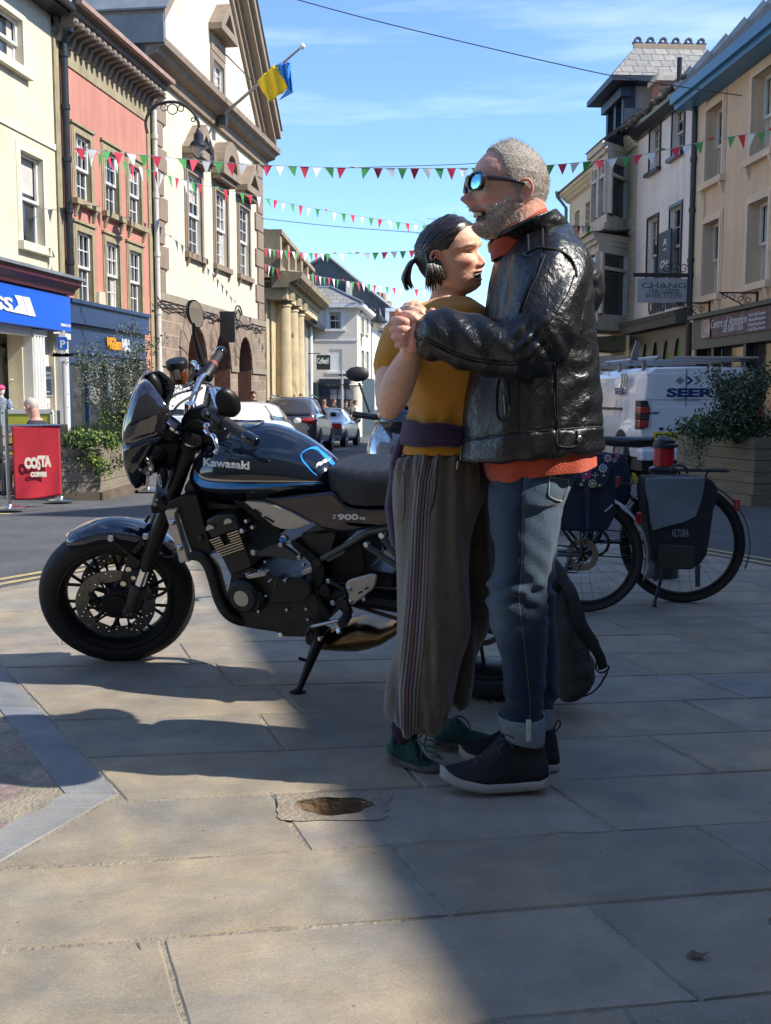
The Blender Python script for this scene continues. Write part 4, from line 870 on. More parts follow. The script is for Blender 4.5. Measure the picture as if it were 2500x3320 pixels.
mb=MB();mb.box((ck-.35,.4,zc),(ck+.45,1.35,zc+.14));mb.box((ck-.27,.48,zc+.14),(ck+.37,1.27,zc+.24));mb.build('chimney_cap',M_bay,R)
mb=MB();cc=[(dR+.02,.05,dz1-.6)];
mb.prism([(0,0),(0,-.75),(.22,-1.15),(.5,-1.35),(.7,-1.2),(.62,-.8),(.6,0)],.0,.12,M=T(dR+.04,-.0,dz1-.75)@RZ(pi/2));mb.build('dormer_scroll',M_lead,R)
eave_roof(R,-.1,bL-.1,zgt,M_slate,run=4,rise=3.5,over=.4);eave_roof(R,bL-.1,WV,zr+.0,M_slate,run=4,rise=2.8,over=.25)
mb=MB();mb.prism([(0,-.35),(.1,-.3),(.35,-.08),(.4,.06),(0,.06)],-.15,bL-.2,M=T(0,0,zgt)@SIDE);mb.prism([(0,-.3),(.08,-.28),(.25,-.08),(.3,.04),(0,.04)],bR-.1,WV,M=T(0,0,zr)@SIDE);mb.build('brick_cornice',M_cbrick,R)
mb=MB();mb.box((0,.5,-1),(bL-.3,8,zgt-.02));mb.box((bL-.29,.5,-1),(WV,8,zr-.02));mb.build('rear_block',M_cbrick,R)
mb=MB();mb.tube([(-.1,-.45,zgt+.08),(-.1,-.42,zgt-.1),(-.02,-.12,zgt-.5),(-.02,-.1,-.5)],.06);mb.build('downpipe',M_lead,R)
for k in range(2):mb=MB();z_=cz0-.3-k*.55;mb.prism([(0,-.45),(.9-.2*k,-.4),(1.05-.2*k,-.05),(0,0)],cF0-.5,cR+.1,M=T(0,0,z_)@SIDE);mb.build('carved_fascia',M_bay if k else M_moss,R)
mb=MB()
for k in range(26):c=cF0-.4+k*(cR-cF0+.4)/26;mb.box((c,-.93,cz0-1.12),(c+.06,-.8,cz0-.98))
mb.build('dentils',mat('pale_stone',(.55,.5,.43),.8),R)
mb=MB();mb.box((.1,-.3,-.7),(WV-.1,0,cz0-1.31));mb.build('shopfront',mat('shop_cream',(.5,.42,.33),.7,var=.15,vs=2),R)
mb=MB();mb.box((WV*.55,-.34,-.2),(WV-.8,-.31,cz0-1.6));mb.build('shop_window',M_glass2,R)
px_=[(410,1195),(400,1215),(440,1213),(485,1190),(425,1200),(405,1270)]
Rb=fv.root('string_lights','warm yellow bulbs hanging by the shopfront beside the jacket','lights')
for i,(x,y)in enumerate(px_):
 p=at(*C('c6',x,y),34.5);l=fv.I@p;mb=MB();mb.ball(l,.06,8);mb.build('bulb',mat('lit_bulb',(1,.6,.2),.5,emit=6),Rb)
fz=FR.shift(uc-7);R=fz.root('low_building','low slate-roofed building just beyond the painted brick one','building');zl=fz.uz('r1',60,1940)[1]-.6
mb=MB();mb.box((0,.2,-1),(6.9,8,zl));mb.build('wall',M_cream2,R);eave_roof(R,0,6.9,zl,M_slate,run=4,rise=2.6)
def shade_block(P,Q,z,name,label,m,gable=0,depth=8):
 a=Vector(P);b=Vector(Q);d=b-a;f=Fac(P,atan2(d.y,d.x),0);Ln=d.length
 R=f.root(name,label,'building');holes=[]
 n_=max(2,int(Ln/2.6));w_=1.0
 for zz in(3.9,6.0)if z<9 else(3.9,6.2,8.4):
  for k in range(n_):c=Ln*(k+.5)/n_;holes.append((c-w_/2,c+w_/2,zz-.0,zz+1.35))
 poly=[(0,0),(Ln,0)]+([]if gable else[(Ln,z)])+([(Ln,z+gable)]if gable else[])+[(0,z)]
 wall(R,poly,[rp(h)for h in holes],m)
 for h in holes:window(R,h,nx=2,nz=1,sur=.12,surm=M_peach2,sill=.1)
 if not gable:eave_roof(R,-.05,Ln+.05,z,M_slate,run=4,rise=3.2,over=.25);mb=MB();mb.box((0,.4,0),(Ln,depth,z-.02));mb.build('rear_block',m,R)
 else:mb=MB();mb.prism(poly,.35,depth);mb.build('rear_block',m,R)
 mb=MB();mb.box((0,-.2,2.6),(Ln,0,3.2));mb.box((.2,-.1,0),(Ln-.2,0,.5));mb.build('shopfront',M_dgreen,R)
 mb=MB();mb.box((.3,-.03,.5),(Ln-.3,-.01,2.59));mb.build('shop_window',M_glass2,R)
 return R
shade_block((6.83,7.5),(10.9,-8.3),7.75,'corner_building','plain cream three-storey building beside the photographer whose eaves shade the paving',M_offw)
shade_block((7.62,10.4),(7.5,7.9),8.75,'tall_building','tall narrow building with a sloping parapet next to the corner block',M_peach2,gable=1.5)
shade_block((-13,-8.5),(12,-9.5),5.2,'rear_building','long pale building behind the photographer closing the square',mat('pale_ochre_render',(.6,.5,.38),.85,var=.1,vs=.6))
shade_block((8.02,14.1),(7.65,10.45),8.3,'narrow_building','narrow white three-storey building between the peach building and the tall parapet',M_offw)
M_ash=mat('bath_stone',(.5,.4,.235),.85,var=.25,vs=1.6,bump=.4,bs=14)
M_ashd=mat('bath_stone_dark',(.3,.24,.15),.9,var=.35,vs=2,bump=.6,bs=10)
FB=Fac((-4.18,48),atan2(1,.034))
def fpt(t,x,y,Y):p=at(*C(t,x,y),Y);return p
R=FB.root('bank_building','honey stone bank with tall columns, curved cornice and a lead dome','bank')
I=FB.I;Ym=46.0
cols=[FB.uz('c4',378,1000)[0],FB.uz('c4',443,1000)[0],FB.uz('c4',498,1000)[0]]
zc0=-1;zcap=FB.uz('c4',378,890)[1];zen=FB.uz('c4',340,815)[1];u1_=FB.uz('c4',545,900)[0]
cols=[cols[0],cols[0]+2.1,cols[0]+4.2,];cols=[FB.uz('c4',378,1000,.5)[0],FB.uz('c4',443,1000,.5)[0],FB.uz('c4',498,1000,.5)[0]]
uL_=cols[0]-1.0;uRr=FB.uz('c4',535,900)[0]
mb=MB();mb.box((uL_,.25,-2),(uRr,8,zen+.05));mb.build('wall',M_ash,R)
for c in cols:
 mb=MB();mb.lathe([(.42,-1.2),(.42,-.9),(.36,-.8),(.35,1),(.30,zcap),(.34,zcap+.02),(.33,zcap+.1)],(c,-.28,0),n=14);co=mb.build('column',M_ash,R,smooth=True)
 mb=MB();mb.lathe([(.31,zcap+.1),(.36,zcap+.3),(.46,zcap+.55),(.48,zen)],(c,-.28,0),n=8)
 for k in range(8):a=k*pi/4;mb.ball((c+.4*cos(a),-.28+.4*sin(a),zcap+.45),(.1,.1,.13),6)
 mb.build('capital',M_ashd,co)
zco=FB.uz('c4',410,600,.6)[1];zat=FB.uz('c4',390,350)[1]
mb=MB();mb.box((uL_,-.55,zen),(uRr,.3,zco-.35));mb.build('entablature',M_ash,R)
mb=MB();mb.prism([(0,-.35),(.62,-.35),(.7,-.15),(1.15,0),(1.2,.22),(0,.3)],uL_-.3,uRr+.3,M=T(0,0,zco)@SIDE)
for k in range(18):c=uL_+(uRr-uL_)*k/17;mb.box((c,-.98,zco-.2),(c+.12,-.6,zco-.02))
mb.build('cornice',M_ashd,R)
mb=MB();n_=5
for k in range(n_+1):c=uL_+(uRr-uL_)*k/n_;mb.box((c-.3,-.35,zco+.25),(c+.3,.4,zat))
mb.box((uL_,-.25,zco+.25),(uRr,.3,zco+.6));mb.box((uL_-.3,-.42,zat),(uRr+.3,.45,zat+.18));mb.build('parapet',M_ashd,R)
x0=at(*C('o',838,1100),Ym).x;x1=at(*C('c4',335,1100),Ym).x
def zAt(y):return at(*C('c4',200,y),Ym).z
Mf=I
def addw(name,m,boxes,cyl=None,parent=R):
 mb=MB()
 for b in boxes:mb.box(b[0],b[1])
 if cyl:cyl(mb)
 mb.v=[tuple(I@Vector(v))for v in mb.v];return mb.build(name,m,parent)
xs0=at(*C('c4',170,1400),Ym).x;xs1=at(*C('c4',290,1400),Ym).x;zd=zAt(1245)
addw('entrance_wall',M_ash,[((x0-1.5,Ym,zd+.3),(x1+.1,Ym+3,zAt(640))),((xs1+.02,Ym,-2),(x1+.1,Ym+3,zd+.3-.002)),((x0-1.5,Ym,-2),(xs0-.1,Ym+3,zd+.3-.002))]+[((x0,Ym-.04,zAt(y)),(x1+.05,Ym,zAt(y-70)))for y in(790,880,970)])
addw('doorway',M_dkin,[((xs0-.1,Ym+.5,-2),(xs1+.02,Ym+.55,zd+.3))])
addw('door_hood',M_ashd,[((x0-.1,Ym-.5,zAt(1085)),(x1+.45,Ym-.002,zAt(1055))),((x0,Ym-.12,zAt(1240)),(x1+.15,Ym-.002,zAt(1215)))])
def carv(mb):
 rr=random.Random(4)
 for k in range(34):mb.ball((rr.uniform(x0+.05,x1),Ym-.08,rr.uniform(zAt(1200),zAt(1105))),rr.uniform(.06,.14),6)
addw('carved_panel',M_ash,[],carv)
def cor(mb):
 for k,(r_,z0,z1)in enumerate(((1.45,zAt(650),zAt(610)),(1.75,zAt(612),zAt(585)),(1.55,zAt(560),zAt(480)))):mb.lathe([(0,z0),(r_,z0),(r_,z1),(0,z1)],(x0+.2,Ym+1.1,0),n=28)
 for k in range(26):rr=random.Random(k+3);mb.ball((x0+.1+rr.uniform(-.4,.9),Ym+rr.uniform(-.1,.5),zAt(rr.uniform(345,480))),rr.uniform(.12,.26),6)
addw('corner_cornice',M_ashd,[],cor)
def dome(mb):
 zb=zAt(285);r_=(at(*C('c4',285,280),50).x-at(850,800,50).x)+.3;c=(at(842,800,50).x-.0,51.2,0);zt=zAt(35)+.3
 mb.lathe([(r_*1.05,zb-.6),(r_*1.05,zb),(r_,zb+.02)]+[(r_*cos(t*pi/20),zb+.1+(zt-zb)*sin(t*pi/20))for t in range(11)],c,n=28)
 for k in range(14):a=k*pi/7;mb.tube([(c[0]+(r_+.02)*cos(t*pi/20)*cos(a),c[1]+(r_+.02)*cos(t*pi/20)*sin(a),zb+.1+(zt-zb)*sin(t*pi/20))for t in range(10)],.05,5)
addw('dome',M_lead,[],dome)
fs_=Fac((at(*C('c4',532,1300),54).x,53.5),atan2(1,.02));R=fs_.root('stone_house','narrow rough grey stone house with black gutter past the bank columns','building')
M_rough=mat('rough_stone',(.42,.39,.32),.95,col2=(.22,.2,.17),vs=3,bump=1,bs=6)
zt=fs_.uz('c4',540,890)[1]
mb=MB();mb.box((.0,0,-2),(9,6,zt-.3));mb.build('wall',M_rough,R)
mb=MB();mb.add([(-.2,-.5,zt-.4),(9.2,-.5,zt-.4),(9.2,4,zt+2.5),(-.2,4,zt+2.5)],[(0,1,2,3)]);mb.build('roof',M_slate,R,solid=.1)
mb=MB();mb.box((-.3,-.62,zt-.55),(9.3,-.4,zt-.38));mb.build('gutter',M_blackp,R)
mb=MB();mb.cyl((1.9,-.1,-1.5),(1.9,-.1,zt-.5),.1);mb.build('downpipe',M_whitep,R)
mb=MB();mb.box((2.6,-.3,2.0),(8.8,0,2.8));mb.box((2.6,-.15,-1.5),(8.8,0,2.0));mb.build('shopfront',M_dgreen,R)
Yg=55;a_=at(*C('c4',627,1378),Yg);b_=at(*C('c4',748,1247),Yg)
R=thing('hanging_sign','dark green hanging coffee shop sign with white writing','sign',(a_.x,Yg,a_.z));w_=b_.x-a_.x;h_=b_.z-a_.z
mb=MB();mb.box((0,-.04,0),(w_,.04,h_));mb.build('board',M_dgreen,R)
mb=MB();letters(mb,'Coffee#1',.4,T(w_/2,-.05,h_*.42),depth=.02,width=w_*.84,bold=.012);mb.build('lettering',M_whitep,R)
mb=MB();mb.box((-3.3,-.02,h_+.06),(w_*.3,.02,h_+.1));mb.box((.1,-.02,h_),(.13,.02,h_+.1));mb.build('bracket',M_iron,R)
Yc=58.0;FC=Fac((at(*C('r3',330,900),Yc).x-3,Yc),0);M_ph=mat('pale_house_render',(.62,.57,.5),.85,var=.08,vs=.6)
R=FC.root('corner_house','pale cream corner house with hipped slate roof and a navy shopfront below','house')
uE_=FC.uz('r3',955,800)[0];ze=FC.uz('r3',900,430)[1];zrg=FC.uz('r3',520,130)[1]
w1=FC.rect('r3',560,487,730,728);w2=FC.rect('r3',555,1020,1335,742);shopz=FC.uz('r3',600,1440)[1]
wall(R,[(0,-2.5),(uE_,-2.5),(uE_,ze),(0,ze)],[rp(w1),rp(w2)],M_ph)
window(R,w1,nx=2,nz=1,sur=.2,surm=M_whitep,sill=.12,sillm=M_whitep,rec=.15)
mb=MB();mb.box((w2[0],.04,w2[2]),(w2[1],.1,w2[3]));mb.box((w2[0]-.15,-.04,w2[2]-.12),(w2[1]+.15,.0,w2[2]));mb.build('blind_window',M_whitep,R)
mb=MB();zsc=FC.uz('r3',600,900)[1];mb.box((0,-.04,zsc),(uE_+.04,0,zsc+.08));mb.box((-.2,-.4,ze),(uE_+.35,.1,ze+.2));mb.build('eaves',M_whitep,R)
cw=FC.M@Vector((uE_,0,0));pR=at(*C('r3',1150,800),66);FS=Fac((cw.x,Yc),atan2(66-Yc,pR.x-cw.x),gz(Yc));LS=sqrt((66-Yc)**2+(pR.x-cw.x)**2)
fr_=[FS.rect('r3',1005,540,775,1040),FS.rect('r3',1075,560,790,1105),FS.rect('r3',1005,1030,1360,1042),FS.rect('r3',1075,1045,1370,1105)]
R2=R
mbS=MB();
def xf(o,F1,F0):
 o.matrix_parent_inverse=F0.I@F1.M;return o
xf(wall(R,[(0,-2.5),(LS,-2.5),(LS,ze),(0,ze)],[rp(q)for q in fr_],M_cream2,name='side_wall'),FS,FC)
for q in fr_:xf(window(R,q,nx=1,nz=1,sur=.12,surm=M_whitep,sill=.1,sillm=M_whitep,rec=.1),FS,FC)
mb=MB();mb.box((0,-.4,ze),(LS,.1,ze+.2));xf(mb.build('eaves',M_whitep,R),FS,FC)
A=Vector((0,-.4,ze+.2));B=Vector((uE_+.3,-.4,ze+.2));Cc=FC.I@(FS.M@Vector((LS,-.3,ze+.2)));Dd=Vector((FC.uz('r3',520,130)[0],4,zrg+.35));Ee=Vector((0,4,zrg+.35))
mb=MB();mb.add([A,B,Dd,Ee],[(0,1,2,3)]);mb.add([B,Cc,Dd],[(0,1,2)]);mb.build('roof',brick('grey_slates',(.2,.19,.17),(.27,.26,.24),(.08,.08,.08),.4,.28,.014,.85,nmix=.6),R)
mb=MB();mb.tube([B,Dd],.12,6);mb.tube([Dd,Ee],.12,6);mb.build('ridge_tiles',M_lead,R)
mb=MB();u_a=FC.uz('r3',420,1500)[0];u_b=FC.uz('r3',845,1500)[0]
mb.box((u_a,-.35,shopz-.25),(u_b,0,shopz));mb.box((u_a,-.18,-2.2),(u_b,0,shopz-.26));mb.build('shopfront',mat('ink_navy',(.012,.018,.035),.5),R)
mb=MB();letters(mb,'WILKINS',.4,T(FC.uz('r3',590,1530)[0],-.2,FC.uz('r3',590,1535)[1]),depth=.03,width=1.25,bold=.01);mb.build('sign_lettering',MATS['sign_grey'],R)
mb=MB();c0=FC.uz('r3',575,1700)[0]
for k in range(3):mb.box((c0+k*.42,-.2,FC.uz('r3',600,1730)[1]),(c0+k*.42+.36,-.185,FC.uz('r3',600,1590)[1]))
mb.build('shop_window',mat('lit_display',(.18,.2,.24),.3,var=.6,vs=4),R)
mb=MB();mb.box((.3,-.25,-2),(LS-.2,0,shopz-.2+.3));xf(mb.build('side_shopfront',mat('teal_grey',(.03,.05,.06),.5),R),FS,FC)
mb=MB();rzz=FC.uz('r3',940,1540)[1];mb.lathe([(.42,-2.2),(.42,rzz),(.48,rzz+.05),(.4,rzz+.12),(.1,rzz+1.6)],(uE_-.15,.25,0),n=14);mb.build('rounded_corner',M_cream2,R,smooth=True)
p0=at(*C('r3',1150,1000),66.2);p1=at(*C('r3',1390,1000),80);FW=Fac((p0.x+.1,66.3),atan2(80-66.3,p1.x-p0.x));LW=sqrt((80-66.3)**2+(p1.x-p0.x)**2)
R=FW.root('white_house','white rendered house beyond the pale corner house','house');zz=FW.uz('r3',1160,680)[1]
hs_w=[FW.rect('r3',1250,730,985,1280),FW.rect('r3',1235,1150,1370,1285),FW.rect('r3',1325,760,990,1345)]
wall(R,[(0,-3),(LW,-3),(LW,zz),(0,zz)],[rp(q)for q in hs_w],mat('white_render',(.72,.72,.7),.8,var=.05,vs=1))
for q in hs_w:window(R,q,nx=1,nz=1,sur=0,sill=.08,sillm=M_whitep,rec=.1)
eave_roof(R,-.1,LW,zz,mat('grey_roof',(.3,.3,.3),.8,var=.2,vs=3),run=3,rise=1.4,over=.4)
mb=MB();mb.box((0,.4,-3),(LW,3,zz));mb.build('rear_block',M_whitep,R)
Yd=84;FD=Fac((at(*C('c4',470,800),Yd).x-4,Yd),0);R=FD.root('slate_hung_building','big dark slate-hung gabled building behind the pale corner house','building')
ap=FD.uz('c4',715,352);ll=FD.uz('c4',530,455);rl=FD.uz('c4',1255,790);sl1=(ap[1]-ll[1])/(ap[0]-ll[0])
poly=[(0,-4),(rl[0],-4),(rl[0],rl[1]),ap,(0,ap[1]-ap[0]*sl1)]
wall(R,poly,[],mat('slate_hung',(.085,.095,.105),.8,var=.3,vs=1.5,bump=.5,bs=6),name='gable_wall')
mb=MB();mb.tube([(poly[4][0],-.1,poly[4][1]),(ap[0],-.1,ap[1]),(rl[0]+3,-.1,rl[1]-3*(ap[1]-rl[1])/(rl[0]-ap[0]))],.16,4);mb.build('verge',M_lead,R)
mb=MB();mb.prism([(0,-4),(rl[0]+2.5,-4),(rl[0]+2.5,rl[1]-2.5*(ap[1]-rl[1])/(rl[0]-ap[0])-.1),(ap[0],ap[1]-.1),(0,poly[4][1]-.1)],.31,12);mb.build('roof',M_slate,R)
mb=MB();c0,cz=FD.uz('c4',760,700);mb.box((c0,-.5,cz-1),(FD.uz('c4',905,700)[0],0,FD.uz('c4',905,615)[1]));mb.build('dormer',M_dn,R)
mb=MB();c0=FD.uz('c4',915,700)[0];mb.box((c0-.2,-.6,cz-1.5),(c0+.25,0,FD.uz('c4',905,605)[1]));mb.build('chimney',M_cream2,R)
for i,(x,y0_,y1_)in enumerate(((1190,760,685),(1225,775,695),(1275,800,765))):
 c0,cz=FD.uz('c4',x,y0_,-3);mb=MB();mb.cyl((c0,3,cz-2),(c0,3,FD.uz('c4',x,y1_,-3)[1]),.34,.26,n=8);mb.build('chimney_pot',mat('clay_pot',(.4,.27,.18),.8,var=.2,vs=5),R)
p0=at(*C('r3',1375,500),78);FK=Fac((p0.x,82),0);R=FK.root('brick_building','small red brick gable with white trim beyond the dancing couple','building')
z0=FK.uz('r3',1380,660)[1];z1=FK.uz('r3',1385,405)[1]
mb=MB();mb.box((0,0,-4),(5,3,z1-.3));mb.build('wall',MATS['red_brick'],R)
mb=MB();mb.box((-.1,-.1,z1-.4),(5,.1,z1-.15));mb.box((-.1,-.08,z1-1.6),(.2,.0,z1-.4))
for k in range(5):mb.box((.4+k*.8,-.06,z1-1.9),(.75+k*.8,0,z1-.8))
mb.build('white_trim',M_whitep,R)
FX=Fac((-30,110),0);R=FX.root('distant_terrace','pale terrace of houses closing the far end of the street','building')
mb=MB();mb.box((0,0,-5),(60,8,4.0));mb.build('wall',M_cream2,R);mb=MB();mb.prism([(-1,4),(61,4),(59,6.5),(1,6.5)],0,8);mb.build('roof',M_slate,R)
q_=at(*C('c4',855,1600),52);R=thing('sign_post','grey traffic sign post in front of the navy shopfront','post',(q_.x,52,gz(52)));zt=at(*C('c4',855,1378),52).z-gz(52)
mb=MB();mb.cyl((0,0,0),(0,0,zt),.06,n=8);mb.build('pole',M_concrete,R);mb=MB();mb.box((-.15,-.05,zt-.3),(.18,.05,zt-.2));mb.box((-.15,-.05,zt-.75),(.18,.05,zt-.68));mb.build('bracket',M_iron,R)
def leaf_mesh(mb,c,r,rnd,m=0,L_=.03,aspect=.5):
 d=Vector((rnd.gauss(0,1),rnd.gauss(0,1),rnd.gauss(0,.7)+.3)).normalized();a,b,_=frame_z(d)
 t=rnd.uniform(0,2*pi);u=(a*cos(t)+b*sin(t));v=d.cross(u);l=L_*rnd.uniform(.6,1.3);w=l*aspect;c=Vector(c)
 mb.add([c,c+u*l*.5+v*w*.5+d*l*.12,c+u*l,c+u*l*.5-v*w*.5+d*l*.12],[(0,1,2,3)],m)
def bush(name,root,c,R,n,mats,seed,L_=.03,aspect=.55,clumps=14,drop=0):
 rnd=random.Random(seed);mb=MB();cl=[]
 for k in range(clumps):
  a=rnd.uniform(0,2*pi);rr=sqrt(rnd.random());cl.append((Vector((c[0]+R[0]*rr*cos(a),c[1]+R[1]*rr*sin(a),c[2]+R[2]*rnd.uniform(-.6,1)*(1-rr*.3))),rnd.uniform(.25,.5),rnd.randrange(len(mats))))
 for i in range(n):
  q,s_,m_=rnd.choice(cl);p=q+Vector((rnd.gauss(0,1)*R[0]*s_*.6,rnd.gauss(0,1)*R[1]*s_*.6,rnd.gauss(0,1)*R[2]*s_*.6-drop*abs(rnd.gauss(0,1))))
  leaf_mesh(mb,p,0,rnd,m_ if rnd.random()<.8 else rnd.randrange(len(mats)),L_,aspect)
 return mb.build(name,mats,root)
M_l1=mat('leaf_green',(.07,.13,.02),.5,var=.4,vs=12);M_l2=mat('leaf_light',(.17,.25,.04),.5,var=.4,vs=12);M_l3=mat('leaf_dark',(.03,.06,.015),.5,var=.4,vs=12)
M_l4=mat('leaf_silver',(.14,.16,.11),.5,var=.4,vs=12);M_l5=mat('leaf_yellow',(.4,.38,.05),.5,var=.3,vs=12);M_twig=mat('twig_bark',(.09,.07,.05),.9)
M_rose=mat('grass_blue_green',(.06,.09,.045),.6,var=.4,vs=10)
M_sleep=mat('sleeper_timber',(.24,.175,.105),.85,col2=(.15,.115,.075),vs=3,bump=.6,bs=12,stretch=(.6,.6,6))
M_sleepg=mat('sleeper_timber_grey',(.24,.2,.14),.85,col2=(.15,.13,.1),vs=4,bump=.6,bs=12,stretch=(.6,.6,6))
M_sleepd=mat('base_timber',(.11,.085,.06),.9,var=.4,vs=4,bump=.5,bs=10)
M_soil=mat('soil',(.05,.035,.025),.95)
def planter(name,label,corners,z1,courses,m,mbase,seed,base_h=.13):
 """timber planter: corners in world XY (near-left, near-mid, near-right, back ...), stacked sleepers"""
 cx=sum(c[0]for c in corners)/len(corners);cy=sum(c[1]for c in corners)/len(corners);z0=gz(cy)-.05
 R=thing(name,label,'planter',(cx,cy,z0));rnd=random.Random(seed);N=len(corners);h=(z1-z0-base_h)/courses
 def ringb(mb,za,zb,out,t=.09):
  for i in range(N):
   a=Vector(corners[i]);b=Vector(corners[(i+1)%N]);d=(b-a).normalized();nn=Vector((d.y,-d.x))
   if nn.dot(Vector((cx,cy))-a)>0:nn=-nn
   q=[a+nn*out-d*out,b+nn*out+d*out,b-nn*t,a-nn*t]
   mb.add([(p.x-cx,p.y-cy,za)for p in q]+[(p.x-cx,p.y-cy,zb)for p in q],[(0,3,2,1),(4,5,6,7),(0,1,5,4),(1,2,6,5),(2,3,7,6),(3,0,4,7)])
 for k in range(courses):
  mb=MB();ringb(mb,base_h+h*k+.003,base_h+h*(k+1)-.003,rnd.uniform(-.004,.006));mb.build('timber_course',m,R)
 mb=MB();ringb(mb,0,base_h,.05);mb.build('timber_base',mbase,R)
 mb=MB();mb.add([(c[0]-cx,c[1]-cy,z1-z0-.06)for c in corners],[tuple(range(N))]);mb.build('soil',M_soil,R)
 return R,(cx,cy,z1)
def gxy(x,y):p=gnd(x,y);return(p.x,p.y)
nl=gxy(195,1615);nm=gxy(322,1613);nr=gxy(432,1590);z1=at(300,1455,nm[1]).z
corners=[nl,nm,(nr[0],nr[1]),(nr[0]-.1,nr[1]+.75),(nl[0]+.1,nr[1]+1.0),(nl[0]-.15,nl[1]+.6)]
RL,cL=planter('planter','weathered timber planter beside the red coffee banner, ivy spilling over its front',corners,z1,4,M_sleepg,M_sleepd,1)
R=thing('ivy_plant','glossy bright ivy trailing over the front of the left planter','plant',(nm[0],nm[1],z1))
bush('foliage',R,(-.12,.1,.08),(.32,.22,.13),2300,[M_l1,M_l2,M_l2,M_l3],2,.032,.8,16)
bush('trailing_stems',R,(.02,-.06,-.18),(.26,.08,.16),900,[M_l1,M_l2,M_l3],3,.03,.8,9,drop=.05)
R=thing('rosemary_bush','spiky blue-green rosemary growing at the back of the left planter','plant',(nm[0]-.1,nm[1]+.45,z1))
rnd=random.Random(8);mb=MB()
for i in range(1500):
 a=rnd.uniform(0,2*pi);r_=rnd.random()**.5;b=Vector((.42*r_*cos(a),.25*r_*sin(a),0));h=rnd.uniform(.15,.36)*(1.1-.4*r_);t=Vector((b.x+rnd.gauss(0,.04),b.y+rnd.gauss(0,.04),h));w=.004
 k0=rnd.uniform(.2,.8);s_=b.lerp(t,k0);mb.add([s_+Vector((-w,0,0)),s_+Vector((w,0,0)),t],[(0,1,2)],rnd.randrange(2))
mb.build('foliage',[M_rose,M_l3],R)
R=thing('yellow_flowering_plant','pale yellow and green leafy plant at the right end of the left planter','plant',(nr[0]-.1,nr[1]+.25,z1))
bush('foliage',R,(-.08,0,.22),(.26,.22,.3),1800,[M_l2,M_l2,M_l1,M_l5],5,.05,.7,13)
bush('trailing_stems',R,(.05,-.16,-.12),(.08,.08,.16),260,[M_l5,M_l2],6,.045,.7,5)
mb=MB();rnd=random.Random(4)
for i in range(60):c=Vector((rnd.uniform(-.12,.1),rnd.uniform(-.1,.1),rnd.uniform(.38,.5)));leaf_mesh(mb,c,0,rnd,0,.05,.9)
mb.build('blossom',mat('peach_blossom',(.6,.36,.22),.6),R)
def shrub(root_xy,z,h,wd,n,seed,mats,label,name='shrub',L_=.028):
 R=thing(name,label,'shrub',(root_xy[0],root_xy[1],z));rnd=random.Random(seed);mb=MB();tips=[]
 for k in range(15):
  a=rnd.uniform(0,2*pi);p=Vector((0,0,-.03));d=Vector((cos(a)*.35,sin(a)*.35,1)).normalized();pts=[p.copy()]
  for s_ in range(6):d=(d+Vector((rnd.gauss(0,.13),rnd.gauss(0,.13),rnd.gauss(0,.06)+.08))).normalized();p=p+d*h/6.5*rnd.uniform(.7,1.15);pts.append(p.copy())
  mb.tube(pts,[.008*(1-i/7.5)+.0015 for i in range(7)],5);tips+=[(q,.35+.65*i/6)for i,q in enumerate(pts[1:])]
  for s_ in range(4):
   q=pts[rnd.randrange(2,7)];e=q+Vector((rnd.gauss(0,.13)*wd,rnd.gauss(0,.13)*wd,rnd.uniform(0,.15)));mb.tube([q,e],[.003,.001],4);tips.append((e,.9));tips.append((q.lerp(e,.5),.8))
 mb.build('stems',M_twig,R);mb=MB()
 for i in range(n):
  q,s_=rnd.choice(tips);p=q+Vector((rnd.gauss(0,.055)*wd,rnd.gauss(0,.055)*wd,rnd.gauss(0,.05)));leaf_mesh(mb,p,0,rnd,rnd.randrange(len(mats)),L_*1.25,.6)
 mb.build('foliage',mats,R);return R
shrub((nr[0]-.15,nr[1]+.35),z1-.05,at(420,1050,nr[1]).z-z1+.05,1.25,6500,11,[M_l4,M_l4,M_l3],'wispy silver-leaved shrub rising from the left planter in front of the navy shop')
rm=gxy(2442,1632);rl=gxy(2262,1610);rr_=(rm[0]+1.2,rm[1]+.15);z2=at(2442,1418,rm[1]).z
corners=[rl,rm,rr_,(rr_[0]+.1,rr_[1]+1.0),(rl[0]+.5,rl[1]+1.35),(rl[0]-.1,rl[1]+.6)]
RR,cR_=planter('planter','pale timber planter at the right edge behind the parked bicycles',corners,z2,5,M_sleep,M_sleep,2,.16)
R=thing('leafy_plant','low green foliage with pale flowers filling the right planter','plant',(rm[0],rm[1]+.3,z2))
bush('foliage',R,(-.05,0,.1),(.62,.28,.17),3400,[M_l1,M_l3,M_l3,M_l2],12,.045,.6,20)
bush('trailing_stems',R,(-.6,-.2,-.22),(.12,.1,.3),620,[M_l3,M_l4],13,.028,.6,9)
mb=MB();rnd=random.Random(5)
for q in((.02,-.05,.34),(.2,.02,.3),(-.15,0,.28),(.35,.05,.3)):
 for i in range(9):leaf_mesh(mb,Vector(q)+Vector((rnd.gauss(0,.012),0,rnd.gauss(0,.03))),0,rnd,0,.04,.6)
mb.build('blossom',mat('pale_blossom',(.6,.5,.42),.6),R)
shrub((rm[0]-.1,rm[1]+.3),z2-.05,at(2400,1180,rm[1]).z-z2+.08,1.0,5200,21,[M_l3,M_l3,M_l4],'dark small-leaved shrub rising from the right planter in front of the van',L_=.032)
M_steel=mat('brushed_steel',(.5,.5,.5),.28,metal=1,var=.1,vs=8);M_red=mat('red_canvas',(.5,.02,.035),.7,var=.12,vs=6,bump=.3,bs=150)
pA=gnd(30,1650);pB=gnd(197,1623);zt=1.0
